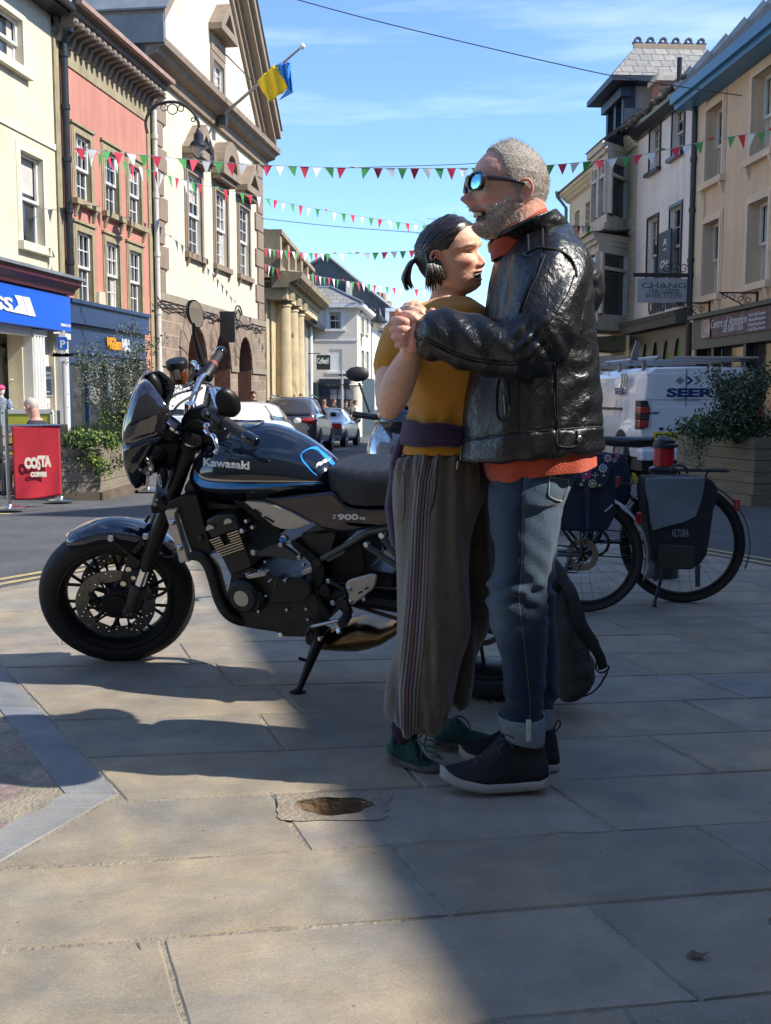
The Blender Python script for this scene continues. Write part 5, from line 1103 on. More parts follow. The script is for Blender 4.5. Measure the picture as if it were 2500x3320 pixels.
def post(p,lab):
 R=thing('barrier_post',lab,'barrier post',p);mb=MB();mb.lathe([(0,0),(.16,0),(.165,.01),(.15,.022),(.04,.035),(.03,.05)],n=28);mb.build('base',M_steel,R,smooth=True)
 mb=MB();mb.cyl((0,0,.04),(0,0,zt),.021,n=14);mb.ball((0,0,zt),(.023,.023,.012),10);mb.build('tube',M_steel,R,smooth=True);return R
post(pA,'steel barrier post on a round base left of the red banner');post(pB,'steel barrier post at the right end of the red banner')
pc=gnd(480,1590);R=thing('barrier_post','round steel barrier base on the road past the left planter','barrier post',pc);mb=MB();mb.lathe([(0,0),(.16,0),(.165,.01),(.15,.022),(.03,.05)],n=24);mb.build('base',M_steel,R,smooth=True);mb=MB();mb.cyl((0,0,.04),(0,0,zt),.021,n=12);mb.build('tube',M_steel,R,smooth=True)
yb=(pA.y+pB.y)/2;t0=at(38,1380,yb-.05);t1=at(193,1378,yb+.05);b0=at(48,1622,yb-.05);b1=at(199,1605,yb+.05)
R=thing('coffee_banner','red canvas coffee shop banner with white lettering hung between steel posts','banner',(t0.x,t0.y,gz(yb)))
mb=MB();NU,NV=26,30;P=[]
for i in range(NV+1):
 row=[]
 for j in range(NU+1):
  u,v=j/NU,i/NV;p=t0.lerp(t1,u).lerp(b0.lerp(b1,u),v);sag=.012*sin(9*u+5*v)*v+.02*sin(3.1*u+1)*v*v;row.append(p+Vector((0,-sag,-.012*sin(pi*u)*v))-Vector((t0.x,t0.y,gz(yb))))
 P.append(row)
mb.grid(P);mb.build('canvas',M_red,R,smooth=True,solid=.004)
def onb(u,v):return P[int(round(v*NV))][int(round(u*NU))]
ang=atan2(t1.y-t0.y,t1.x-t0.x);wdt=(t1-t0).length;hgt=(t0-b0).length;Mb=T(0,0,t0.z-gz(yb))@RZ(ang)
mb=MB();letters(mb,'CO',.2,Mb@T(wdt*.385,-.035,-hgt*.56),depth=.003,bold=.016,width=wdt*.28,height=hgt*.155);letters(mb,'TA',.2,Mb@T(wdt*.685,-.035,-hgt*.54),depth=.003,bold=.016,width=wdt*.235,height=hgt*.155);letters(mb,'S',.25,Mb@T(wdt*.545,-.036,-hgt*.585),depth=.003,bold=.01,width=wdt*.07,height=hgt*.2)
letters(mb,'COFFEE',.1,Mb@T(wdt*.53,-.035,-hgt*.68),depth=.003,bold=.009,width=wdt*.34,height=hgt*.07)
mb.build('lettering',mat('cream_print',(.75,.7,.55),.7),R)
mb=MB();a=t0-Vector((t0.x,t0.y,gz(yb)));mb.cyl(a+Vector((-.03,0,.0)),a+(t1-t0)+Vector((.03,0,0)),.012,n=8);mb.build('rail',M_steel,R)
def table(x,y,lab):
 R=thing('cafe_table',lab,'table',(x,y,gz(y)));mb=MB();mb.box((-.35,-.35,.7),(.35,.35,.735));mb.build('tabletop',mat('table_wood',(.4,.27,.16),.6,var=.2,vs=5),R,bevel=.005)
 mb=MB();mb.cyl((0,0,.03),(0,0,.7),.03,n=10);mb.box((-.22,-.22,0),(.22,.22,.03));mb.build('leg',M_iron,R)
 for i,(a,b)in enumerate(((-.12,-.1),(.12,.05))):
  c=MB();c.lathe([(.02,.0),(.035,.03),(.045,.09),(.04,.09),(.03,.03)],(x+a,y+b,gz(y)+.736),n=12);tag(c.build('cup',M_whitep,smooth=True),'white coffee cup on the cafe table, '+('left one' if i==0 else 'right one'),'cup','coffee cups on the cafe table')
table(at(20,1430,13.6).x-.1,13.6,'wooden cafe table with cups behind the red banner at the left edge')
def chair(x,y,rz,lab):
 R=thing('cafe_chair',lab,'chair',(x,y,gz(y)),rz,'dark chairs of the coffee terrace');m=mat('black_rattan',(.03,.028,.026),.6,var=.3,vs=30)
 mb=MB();mb.box((-.22,-.22,.43),(.22,.22,.47));mb.build('seat',m,R,bevel=.01);mb=MB();mb.box((-.22,.2,.5),(.22,.24,.85));mb.build('backrest',m,R,bevel=.015)
 for a in(-.2,.2):
  for b in(-.2,.2):mb=MB();mb.cyl((a,b,0),(a*.95,b*.95,.43 if b<0 else .85),.014,n=8);mb.build('leg',M_iron,R)
chair(at(15,1500,13.1).x,13.1,2.6,'dark cafe chair partly behind the red banner');
q=at(*C('c3',300,560),15);R=thing('menu_board','yellow A-board menu standing behind the seated man','sign',(q.x,15,gz(15)));zt_=at(*C('c3',300,455),15).z-gz(15)
mb=MB();mb.box((-.32,-.02,.05),(.32,.02,zt_));mb.build('panel',mat('yellow_panel',(.5,.46,.05),.5,var=.15,vs=4),R);mb=MB();mb.box((-.35,-.03,zt_-.02),(.35,.03,zt_+.04));mb.box((-.36,-.03,0),(-.32,.03,zt_));mb.box((.32,-.03,0),(.36,.03,zt_));mb.build('frame',mat('pale_frame',(.6,.6,.5),.5),R)
q=at(*C('b4',715,1200),20.5);R=thing('parking_sign','white parking restriction plate on a grey pole by the blue shop sign','sign',(q.x,20.5,gz(20.5)));g0=gz(20.5)
za=at(*C('b4',715,1080),20.5).z-g0;print('plate',za);zb=at(*C('b4',715,765),20.5).z-g0;wd=at(*C('b4',752,900),20.5).x-at(*C('b4',680,900),20.5).x
mb=MB();mb.cyl((0,.04,0),(0,.04,zb+.05),.038,n=10);mb.build('pole',M_concrete,R);mb=MB();mb.box((-wd/2,-.01,za),(wd/2,.0,zb));pl_=mb.build('plate',mat('plate_white',(.68,.68,.66),.4),R,bevel=.002)
mb=MB();mb.box((-.09,-.016,zb-.3),(.09,-.0105,zb-.07));mb.build('blue_square',mat('sign_blue',(.02,.12,.5),.4),pl_)
mb=MB();letters(mb,'P',.2,T(0,-.018,zb-.27),depth=.003,bold=.006);mb.build('lettering',M_whitep,pl_)
mb=MB()
for k,s_ in enumerate(('Mon - Sat','8am - 6pm','1 hour','No return','within 1 hour','Permit','holders','Mon - Sat','8am - 6pm')):letters(mb,s_,.085,T(0,-.012,zb-.42-k*(zb-za-.5)/9),depth=.002,bold=.002)
mb.build('lettering',M_blackp,pl_)
def mannequin(px,py_head,Y,top,leg,lab,cap=None,s=1.0):
 hz=at(px,py_head,Y).z;x=at(px,py_head,Y).x;z0=hz-1.62*s;R=thing('mannequin',lab,'mannequin',(x,Y,z0));mw=mat('mannequin_white',(.6,.55,.5),.4)
 S_=lambda v:tuple(c*s for c in v);mb=MB()
 mb.ball(S_((0,0,1.6)),S_((.085,.1,.125)),12);mb.tube([S_((0,0,1.42)),S_((0,0,1.52))],.05*s)
 for k in(-1,1):mb.tube([S_((.17*k,0,1.36)),S_((.27*k,-.05,1.1)),S_((.3*k,-.3,1.0))],[.05*s,.04*s,.03*s]);mb.tube([S_((.09*k,0,.85)),S_((.1*k,0,.1))],[.08*s,.045*s]);mb.ball(S_((.31*k,-.36,.99)),S_((.03,.06,.02)),8)
 mb.build('body',mw,R,smooth=True);mb=MB();mb.tube([S_((0,0,.82)),S_((0,0,1.05)),S_((0,0,1.3)),S_((0,0,1.43))],[.15*s,.14*s,.19*s,.08*s],14,flat=.7,up=(1,0,0))
 for k in(-1,1):mb.tube([S_((.16*k,0,1.36)),S_((.25*k,-.03,1.16))],[.075*s,.065*s])
 mb.build('shirt',top,R,smooth=True);mb=MB()
 for k in(-1,1):mb.tube([S_((.085*k,0,.9)),S_((.1*k,0,.5)),S_((.1*k,0,.12))],[.11*s,.085*s,.07*s])
 mb.build('trousers',leg,R,smooth=True)
 if cap:mb=MB();mb.ball(S_((0,0,1.66)),S_((.1,.115,.08)),12);mb.prism([(-.09*s,.0),(.09*s,.0),(.09*s,.02*s),(-.09*s,.02*s)],-.22*s,-.05*s,M=T(0,0,1.64*s));mb.build('cap',cap,R,smooth=True)
mannequin(C('b4',40,950)[0]-8,C('b4',40,930)[1],21.4,mat('khaki_shirt',(.17,.15,.11),.8,var=.3,vs=9),M_navy,'shop window mannequin in a dark cap and printed khaki T-shirt',M_dkin)
mannequin(C('b4',20,1440)[0]-2,C('b4',20,1400)[1],19.2,mat('spotted_top',(.25,.3,.38),.8,var=.9,vs=40),mat('light_jeans',(.15,.27,.45),.8),'small mannequin in a pink cap and spotted blue top outside the shop',mat('pink_cap',(.75,.05,.18),.6),.72)
bp=gnd(2145,1870);by=6.3;bp=at(2147,1700,by);R=thing('bollard','red and black cast bollard with domed top between the bicycles','bollard',(bp.x,by,0));zt=at(2147,1412,by).z
M_rp=mat('red_gloss',(.5,.01,.012),.3,var=.12,vs=9);mb=MB();zr0=at(2147,1510,by).z;zr1=at(2147,1452,by).z
mb.lathe([(0,0),(.1,0),(.1,.12),(.075,.16),(.065,.2),(.062,zr0-.06),(.075,zr0-.05),(.085,zr0-.03),(.085,zr0-.012),(.06,zr0)],n=24)
mb.lathe([(.06,zr1),(.078,zr1+.004),(.078,zr1+.02),(.064,zr1+.028),(.063,zr1+.045),(.055,zt-.03),(.035,zt-.01),(0,zt)],n=24);mb.build('iron_column',M_blackp,R,smooth=True)
mb=MB();mb.lathe([(.058,zr0),(.058,zr1)],n=24);mb.build('red_band',M_rp,R,smooth=True)
M_fr=mat('pennant_red',(.5,.02,.05),.7);M_fg=mat('pennant_green',(.04,.25,.05),.7);M_fw=mat('pennant_white',(.6,.6,.6),.7);M_cord=mat('cord',(.3,.32,.32),.8)
def bunting(pts,n,size,label,seed,group='strings of red, white and green bunting',dep=None):
 P=[at(x,y,Y)for x,y,Y in pts];sm=smooth_pts([tuple(p)for p in P],12);sm=[Vector(p)for p in sm]
 ln=[0];
 for i in range(1,len(sm)):ln.append(ln[-1]+(sm[i]-sm[i-1]).length)
 def pos(s_):
  for i in range(1,len(sm)):
   if ln[i]>=s_:return sm[i-1].lerp(sm[i],(s_-ln[i-1])/max(1e-6,ln[i]-ln[i-1]))
  return sm[-1]
 R=thing('bunting',label,'bunting',P[0],0,group);o=P[0];mb=MB();mb.tube([p-o for p in sm[::2]],.006,4);mb.build('cord',M_cord,R);rnd=random.Random(seed);fl=[M_fr,M_fw,M_fg]
 for k in range(n):
  s_=ln[-1]*(k+.5)/n;a=pos(s_-size*.42)-o;b=pos(s_+size*.42)-o;c=(a+b)/2+Vector((rnd.gauss(0,.04),rnd.gauss(0,.09)*size*2,-size*(1 if rnd.random()>.08 else-.2)*rnd.uniform(.9,1.12)));m_=(a+b+c)/3+Vector((0,rnd.uniform(-.03,.03),0))
  mb=MB();mb.add([a,b,c,m_],[(0,3,2),(0,1,3),(1,2,3)]);mb.build('pennant',fl[k%3],R,smooth=True)
 return R
bunting([(235,478,21),(520,508,22),(860,535,23),(1250,545,23.5),(1700,540,23.5),(2050,505,23),(2300,455,22),(2520,420,20.5)],58,.235,'longest bunting string crossing the whole square just above the man\'s head',1)
bunting([(255,480,21),(420,530,24),(620,590,28),(850,640,32),(1100,690,36),(1400,735,40),(1560,750,42)],48,.3,'bunting string dropping from the pink building towards the woman\'s head',2)
bunting([(855,805,40),(1000,820,44),(1150,822,46),(1340,812,46),(1500,800,46)],30,.33,'level bunting string strung between the hall corner and the woman\'s hair',3)
bunting([(855,855,40),(930,880,44),(1000,890,50),(1150,915,56),(1300,935,60),(1450,940,62)],40,.4,'low distant bunting string in front of the pale corner house',4)
bunting([(1825,730,31),(1900,733,32),(2010,735,33)],11,.26,'short bunting string across the bay window building',5)
bunting([(1570,1005,60),(1500,1010,66),(1420,1018,70)],14,.5,'tiny far bunting string seen between the two faces',6)
def wire(pts,r,lab):
 P=[at(x,y,Y)for x,y,Y in pts];sm=smooth_pts([tuple(p)for p in P],10);mb=MB();mb.tube(sm,r,5);tag(mb.build('overhead_wire',mat('wire_black',(.05,.05,.055),.6)),lab,'wire','overhead wires')
wire([(940,-8,24),(1250,75,24),(1800,205,24),(2060,258,24),(2510,325,23)],.012,'long dark overhead wire sloping down to the right across the sky')
wire([(850,708,39.5),(1100,735,42),(1400,757,44),(1560,765,44)],.014,'thin wire running level from the gabled hall behind the woman')
wire([(1700,515,24),(1500,532,24),(1100,545,24)],.008,'thin slack wire beside the longest bunting string')
f0=at(*C('b2',950,1480),33.8);f1=at(*C('o',980,150),31.5);R=thing('flagpole','slanting flagpole fixed under the hall gable window','flagpole',f0)
mb=MB();d=f1-f0;mb.tube([Vector((0,0,0)),d*.4,d],[.05,.045,.03],8);mb.build('pole',mat('pole_grey',(.3,.3,.31),.4),R);mb=MB();mb.ball(d,.09,10);mb.build('finial',M_whitep,R);mb=MB();mb.tube([Vector((-.6,.7,2.6)),d*.45],.012,4);mb.tube([Vector((.1,.4,1.9)),d*.45],.012,4);mb.box((-.12,-.1,-.3),(.12,.3,.1));mb.build('stay',M_iron,R)
Yf=32.2;fa=at(832,262,Yf);fb=at(940,200,Yf-.7);fc_=at(950,305,Yf-.7);fd_=at(872,332,Yf)
R=thing('flag','yellow and blue flag hanging from the slanting pole','flag',fa)
for nm_,(A_,B_,C_,D_),m_ in(('yellow_half',(at(832,262,Yf),at(893,208,Yf-.35),at(935,285,Yf-.35),at(872,330,Yf)),mat('flag_yellow',(.8,.55,.01),.6)),('blue_half',(at(893,208,Yf-.35),at(940,203,Yf-.6),at(950,300,Yf-.6),at(935,285,Yf-.35)),mat('flag_blue',(.01,.2,.65),.6))):
 mb=MB();N=12;mb.grid([[(A_.lerp(B_,j/N)).lerp(D_.lerp(C_,j/N),i/N)-fa+Vector((0,.06*sin(j*1.1+i*.4),.02*sin(i*.9)))for j in range(N+1)]for i in range(N+1)]);mb.build(nm_,m_,R,smooth=True,solid=.01)
mb=MB();mb.add([at(935,285,Yf-.35)-fa,at(950,300,Yf-.6)-fa,at(905,325,Yf-.2)-fa],[(0,1,2)]);mb.build('blue_half',MATS['flag_blue'],R,solid=.01)
lp=at(*C('b2',650,2000),25.5);Yl=25.5;lw=at(*C('c1',885,1250),25.9)
R=thing('wall_lantern','black bell-shaped street lantern on a curved bracket from the pink building','street lamp',lp);L_=lambda t,x,y:at(*C(t,x,y),Yl)-lp
top=L_('b2',650,1690);z_=top.z;mb=MB();r_=(L_('b2',760,1900)-L_('b2',545,1900)).length/2
zz=lambda y:L_('b2',650,y).z
mb.lathe([(.03,zz(1640)),(.06,zz(1690)),(.11,zz(1720)),(.11,zz(1800)),(r_*.95,zz(1835)),(r_,zz(1855)),(r_*1.25,zz(1885)),(r_*.8,zz(1880))],n=20);mb.build('hood',M_blackp,R,smooth=True)
mb=MB();mb.lathe([(r_*.8,zz(1875)),(r_*.78,zz(1930)),(r_*.5,zz(1985)),(r_*.12,zz(2015)),(0,zz(2018))],n=18);mb.build('glass_bowl',mat('lamp_bowl',(.5,.45,.36),.15,var=.2,vs=6),R,smooth=True)
arm=[L_('c1',885,800),L_('c1',875,730),L_('c1',905,660),L_('c1',960,622),L_('c1',1050,612),L_('c1',1120,640),L_('c1',1170,690),L_('c1',1192,740),top+Vector((0,0,.1))]
mb=MB();mb.tube(smooth_pts([tuple(p)for p in arm],5),.035,8);mb.build('arm',M_iron,R,smooth=True)
mb=MB()
for(x,y,q)in((1035,655,30),(985,645,20),(1085,650,18),(1160,718,12)):c=L_('c1',x,y);rr0=(L_('c1',x+q,y)-c).length;mb.tube([c+Vector((rr0*cos(t),0,rr0*sin(t)))for t in[k*pi/9 for k in range(19)]],.012,4)
mb.build('scrollwork',M_iron,R)
lp=at(*C('r3',1265,670),60);R=thing('wall_lantern','small distant street lantern on an arched bracket by the pale corner house','street lamp',lp);L2=lambda x,y:at(*C('r3',x,y),60)-lp
mb=MB();mb.tube(smooth_pts([tuple(L2(*q))for q in((985,900),(990,560),(1040,460),(1120,430),(1220,470),(1265,570),(1265,610))],4),.04,5);mb.build('arm',M_iron,R)
mb=MB();mb.lathe([(.05,.9),(.18,.5),(.5,.15),(.4,.1)],n=14);mb.build('hood',M_blackp,R);mb=MB();mb.ball((0,0,0),.33,12);mb.build('glass_bowl',MATS['lamp_bowl'],R)
R=ft.root('cable_run','tangled black cables and iron scroll bracket along the hall\'s stone band','cables');mb=MB();rnd=random.Random(2)
a_=ft.uz('b3',120,275,.2);b_=ft.uz('b3',1500,640,.2)
for k in range(3):mb.tube([(a_[0]+(b_[0]-a_[0])*i/30,-.2,a_[1]+(b_[1]-a_[1])*i/30-.1*abs(sin(i*.9+k))-.04*k+rnd.gauss(0,.02))for i in range(31)],.02,4)
mb.build('cable',M_iron,R);u_,z_=ft.uz('b3',1080,470,.4);mb=MB();mb.tube([(u_+.45*cos(t)*(1-t/14),-.6,z_+.3*sin(t)*(1-t/14))for t in[q*.5 for q in range(20)]],.025,5);mb.box((u_-.5,-.62,z_-.9),(u_-.45,-.14,z_+.05));mb.build('scroll_bracket',M_iron,R)
M_tyre=mat('tyre_rubber',(.009,.009,.0095),.7,var=.25,vs=20);M_alloy=mat('alloy_wheel',(.35,.35,.36),.35,metal=.9);M_carglass=mat('car_glass',(.012,.014,.016),.05,spec=.8)
M_bplas=mat('black_plastic',(.02,.02,.022),.55);M_tail=mat('tail_light',(.4,.01,.015),.2,coat=1,var=.3,vs=20);M_plate=mat('yellow_plate',(.7,.5,.03),.5);M_chrome=mat('chrome',(.75,.75,.77),.12,metal=1)
def paint(n,c,rough=.3,metal=0):return mat(n,c,rough,metal=metal,coat=1,var=.05,vs=1)
def car(name,label,X,Y,rz,Ln,Wd,Ht,col,style,plate='AB12 CDE',light='wrap'):
 """heading along local +y; origin at the middle of the rear axle line on the ground; rear at y=0"""
 R=thing(name,label,'car',(X,Y,gz(Y+1)),rz);R.rotation_euler.x=-.022
 hw=Wd/2;gc=.2;belt={'suv':.66,'hatch':.64,'saloon':.63,'mpv':.6}[style]*Ht
 if style=='saloon':
  st=[(0,.45,belt-.12,belt-.1,hw*.86,hw*.8),(.12,.25,belt-.02,belt+.0,hw*.96,hw*.86),(.9,gc,belt+.02,belt+.06,hw,hw*.8),(1.35,gc,belt+.03,Ht*.86,hw,hw*.68),(1.75,gc,belt+.02,Ht*.98,hw,hw*.62),(2.5,gc,belt,Ht,hw,hw*.62),(3.0,gc,belt-.01,Ht*.95,hw,hw*.64),(3.6,gc,belt-.04,belt+.02,hw,hw*.8),(4.4,gc,belt-.12,belt-.08,hw*.95,hw*.78),(Ln,.3,belt-.3,belt-.26,hw*.78,hw*.6)]
 else:
  st=[(0,.4,belt*.92,belt*.96,hw*.9,hw*.82),(.1,.3,belt,belt+.04,hw*.97,hw*.84),(.38,gc,belt+.02,Ht*.9,hw*.99,hw*.72),(.6,gc,belt+.02,Ht*.97,hw,hw*.7),(1.3,gc,belt,Ht,hw,hw*.69),(2.3,gc,belt-.02,Ht*.985,hw,hw*.69),(2.8,gc,belt-.05,Ht*.93,hw,hw*.71),(3.4,gc,belt-.08,belt,hw,hw*.82),(Ln-.3,gc,belt-.2,belt-.14,hw*.95,hw*.8),(Ln,.3,belt*.6,belt*.64,hw*.8,hw*.6)]
 st=[tuple(v[0]if False else x for x in v)for v in st]
 rows=[]
 for(y,b,s_,r_,w,rw)in st:
  half=[(w*.82,b),(w*.97,b+.1),(w,(b+s_)/2),(w*.985,s_-.06),(w*.94,s_),(rw+(w*.94-rw)*.12,r_-(r_-s_)*.14),(rw*.88,r_-.012),(rw*.45,r_+.012),(0,r_+.018)]
  rows.append([(a,y,z)for a,z in half]+[(-a,y,z)for a,z in reversed(half[:-1])])
 mb=MB();mb.grid(rows);n=len(rows[0]);mb.add(rows[0],[tuple(range(n))]);mb.add(rows[-1],[tuple(range(n))]);body=mb.build('body',col,R,smooth=True,sub=1)
 def pt(i,j,e=.012):
  a=Vector(rows[i][j]);return a+Vector((e if a.x>0 else-e if a.x<0 else 0,0,0))
 def mid(a,b,t):return Vector(a).lerp(Vector(b),t)
 g=MB();i0,i1=(2,4)if style=='saloon' else(1,3);off=Vector((0,-.03,.02))
 GR=[]
 for i in range(i0,i1+1):
  lo=Vector(rows[i][4]);hi=Vector(rows[i][7]);t=(i-i0)/(i1-i0)
  q=lo.lerp(hi,[.22,.5,.8][i-i0]if i1-i0==2 else t*.8+.1);w=lo.x*(1-t)*.86+hi.x*1.75*t if style!='saloon' else lo.x*(.84-.2*t)
  GR.append((min(w,lo.x*.88),q.y-(.085 if style!='saloon' else .05),q.z+(.0 if style!='saloon' else .06)))
 g.grid([[(-w+2*w*k/6,y+.03*abs(k-3)/3,z)for k in range(7)]for(w,y,z)in GR]);g.build('rear_window',M_carglass,R,smooth=True)
 ws=(3,6)if style=='saloon' else(2,6)
 for sx in(-1,1):
  g=MB();P=[]
  seq=list(range(ws[0],ws[1]+1))
  for i in seq:
   lo=Vector(rows[i][4]);hi=Vector(rows[i][6]);a=lo.lerp(hi,.1);b=lo.lerp(hi,.86);P.append([Vector((sx*(q.x+.022),q.y,q.z))for q in(a,a.lerp(b,.5),b)])
  e=Vector(rows[ws[1]+1][4]);P.append([Vector((sx*(e.x+.01),e.y-.1,e.z+.03))]*1+[Vector((sx*(e.x+.008),e.y-.13,e.z+.035))]+[Vector((sx*(e.x+.005),e.y-.16,e.z+.04))])
  g.grid(P);sw=g.build('side_window',M_carglass,R,smooth=True)
  for i in seq[1:-1:2]:pl=MB();lo=Vector(rows[i][4]);hi=Vector(rows[i][6]);pl.tube([(sx*(lo.lerp(hi,t).x+.03),lo.y,lo.lerp(hi,t).z)for t in(.1,.5,.86)],.03,4);pl.build('pillar',M_bplas if style!='saloon' else col,sw)
  mb=MB();mb.ball((sx*(hw+.1),3.05,belt+.05),(.11,.06,.08),8);mb.build('door_mirror',col if style!='suv' else M_bplas,R,smooth=True)
 for wy in(.85,Ln-.85):
  for sx in(-1,1):
   r_=.33 if style!='suv' else .36;c=Vector((sx*(hw-.1),wy,r_))
   mb=MB();mb.lathe([(r_*.6,-.11),(r_*.97,-.11),(r_,-.07),(r_,.07),(r_*.97,.11),(r_*.6,.11)],c,(1,0,0),22);wl=mb.build('wheel',M_tyre,R,smooth=True)
   mb=MB();mb.lathe([(r_*.62,.115*sx),(r_*.58,.06*sx),(0.001,.05*sx)],c,(1,0,0),20)
   for k in range(7):a=2*pi*k/7;mb.tube([c+Vector((sx*.1,.03*cos(a),.03*sin(a))),c+Vector((sx*.115,r_*.6*cos(a),r_*.6*sin(a)))],.022,4)
   mb.build('rim',M_alloy,wl)
   ar=MB();ar.lathe([(r_*1.12,-.005),(r_*1.12,.012),(r_*.9,.012)],(sx*(hw-.01),wy,r_),(sx,0,0),20,a0=0,a1=2*pi);ar.build('wheel_arch',M_bplas,R)
 for sx in(-1,1):
  mb=MB();zc=belt*.86
  if style=='saloon':mb.box((sx*hw*.48,-.015,zc-.12),(sx*hw*.86,.1,zc+.08));mb.box((sx*hw*.86,-.0,zc-.1),(sx*(hw*.93),.25,zc+.07))
  elif light=='wrap':mb.ball((sx*hw*.72,.04,zc),(.26,.09,.085),12);mb.ball((sx*hw*.93,.16,zc+.02),(.06,.2,.07),10)
  else:mb.box((sx*hw*.7,-.02,zc-.14),(sx*hw*.93,.12,zc+.14))
  mb.build('tail_light',M_tail,R,smooth=True,bevel=.01)
 mb=MB();mb.box((-.26,-.05,.5 if style=='saloon' else .62),(.26,-.03,.61 if style=='saloon' else .73));p_=mb.build('number_plate',M_plate,R)
 mb=MB();letters(mb,plate,.09,T(0,-.055,.52 if style=='saloon' else .64),depth=.004,width=.44,bold=.002);mb.build('plate_lettering',M_bplas,p_)
 mb=MB();mb.box((-hw*.9,-.035,.24),(hw*.9,.15,.42));mb.build('bumper',col if style=='saloon' else M_bplas,R,bevel=.03)
 if style in('suv','mpv'):
  mb=MB()
  for sx in(-1,1):mb.tube([(sx*hw*.66,.7,Ht*.96),(sx*hw*.66,1.2,Ht+.04),(sx*hw*.66,2.6,Ht*.98)],.02,6)
  mb.build('roof_rails',M_alloy,R)
 return R
M_wcar=paint('white_car_paint',(.75,.75,.74));M_gcar=paint('bronze_grey_paint',(.12,.11,.105),.3,.7);M_scar=paint('silver_blue_paint',(.17,.22,.26),.3,.6);M_dcar=paint('slate_grey_paint',(.1,.115,.13),.3,.4)
def place(pxr,Yr,pxf,Yf,W):
 a=at(pxr,1400,Yr);b=at(pxf,1400,Yf);d=Vector((b.x-a.x,b.y-a.y)).normalized();n=Vector((-d.y,d.x));c=Vector((a.x,a.y))+n*(W/2);return c.x,c.y,atan2(d.y,d.x)-pi/2
x,y,r=place(880,25.4,992,30.5,1.8);car('parked_car','white hatchback parked first in the row behind the motorcycle tank',x,y,r,4.4,1.8,1.42,M_wcar,'hatch')
x,y,r=place(1028,31.5,1086,35.8,1.84);car('parked_car','bronze grey SUV with red tail light parked second in the row',x,y,r,4.5,1.84,1.7,M_gcar,'suv')
x,y,r=place(1112,40,1171,44.5,1.8);car('parked_car','silver blue saloon parked at the far end of the row',x,y,r,4.7,1.8,1.5,M_scar,'saloon')
x,y,r=place(1250,67,1252,71,1.75);car('moving_car','grey hatchback with yellow plate driving away down the street',x,y,r,3.9,1.75,1.5,M_dcar,'hatch',light='box')
x,y,r=place(715,23.5,745,27.5,1.8);car('parked_car','tall white people carrier with dark rear window behind the handlebars',x,y,r,4.4,1.8,1.8,M_wcar,'mpv',light='box')
Yv=17.6;P=lambda x,y,Y=Yv:at(*C('c7',x,y),Y)
g0=gz(18.5);zr=P(680,225).z;xr0=P(668,400).x;xr1=P(1320,400).x
rear_w=1.98;ang_v=radians(6);xl,yl=xr0,Yv
R=thing('van','white panel van with a construction firm\'s lettering and roof bars','van',(xl,yl,g0),ang_v);Ht=zr-g0+.02;Lv=4.9
M_van=paint('van_white_paint',(.72,.73,.74),.28)
st=[]
def sec(y,w_in,zt,b=.32):
 c=rear_w/2;h=rear_w/2-w_in
 half=[(h*.96,b),(h,b+.2),(h,zt*.52),(h*.985,zt*.62),(h*.93,zt*.9),(h*.88,zt*.965),(h*.78,zt),(0,zt+.02)]
 return[(c+a,y,z)for a,z in half]+[(c-a,y,z)for a,z in reversed(half[:-1])]
rows=[sec(0,.02,Ht*.985),sec(.05,0,Ht),sec(1.5,0,Ht+.01),sec(3.3,0,Ht),sec(3.9,.02,Ht*.9),sec(4.5,.05,Ht*.62),sec(Lv,.15,Ht*.5)]
mb=MB();mb.grid(rows);n=len(rows[0]);mb.add(rows[0],[tuple(range(n))]);mb.add(rows[-1],[tuple(range(n))]);mb.build('body',M_van,R,smooth=True,bevel=.02)
fl=lambda x,y:(R.matrix_world if False else(Matrix.Translation(R.location)@RZ(ang_v))).inverted()@P(x,y)
Mloc=(Matrix.Translation(R.location)@RZ(ang_v)).inverted()
def onrear(x,y):
 px,py=C('c7',x,y);o=Mloc@Vector((0,0,H));d=Mloc.to_3x3()@ray(px,py);k=(0-o.y)/d.y;p=o+d*k;return p.x,p.z
def onside(x,y):
 px,py=C('c7',x,y);o=Mloc@Vector((0,0,H));d=Mloc.to_3x3()@ray(px,py);k=(0-o.x)/d.x;p=o+d*k;return p.y,p.z
mb=MB();cx_=onrear(1012,400)[0];mb.box((cx_-.006,-.006,.45),(cx_+.006,.0,Ht-.03));mb.box((.06,-.007,.42),(rear_w-.06,.0,.432));mb.build('door_gap',M_bplas,R)
def panel(x0,x1,z0,z1,nm='door_panel'):
 mb=MB();mb.box((x0,-.014,z0),(x1,0,z1));return mb.build(nm,M_van,R,bevel=.012)
zp0=onrear(700,465)[1];zp1=onrear(700,262)[1];panel(.08,cx_-.03,zp0,zp1);panel(cx_+.03,rear_w-.08,zp0,zp1)
zz0=onrear(700,520)[1];panel(.16,rear_w-.16,.5,zz0,'lower_door_panel')
tl=[onrear(*q)for q in((600,470),(640,475),(658,510),(655,640),(622,695),(575,697))]
mb=MB();z0,z1=onrear(620,697)[1],onrear(620,472)[1];mb.prism([(-.03,z0),(.06,z0+.02),(.12,z0+.15),(.13,z1-.12),(.09,z1),(-.03,z1)],-.05,.22);tb=mb.build('tail_light',M_bplas,R,bevel=.015)
h_=z1-z0
for a,b in((.08,.32),(.55,.78)):mb=MB();mb.box((-.04,-.06,z0+h_*a),(.11,.16,z0+h_*b));mb.build('red_lens',M_tail,tb,bevel=.01)
mb=MB();mb.box((-.04,-.058,z0+h_*.36),(.1,.14,z0+h_*.5));mb.build('clear_lens',M_carglass,tb)
mb=MB();mb.prism([(rear_w-.13,z0+.1),(rear_w+.03,z0),(rear_w+.03,z1),(rear_w-.1,z1)],-.05,.2);mb.build('tail_light',M_tail,R)
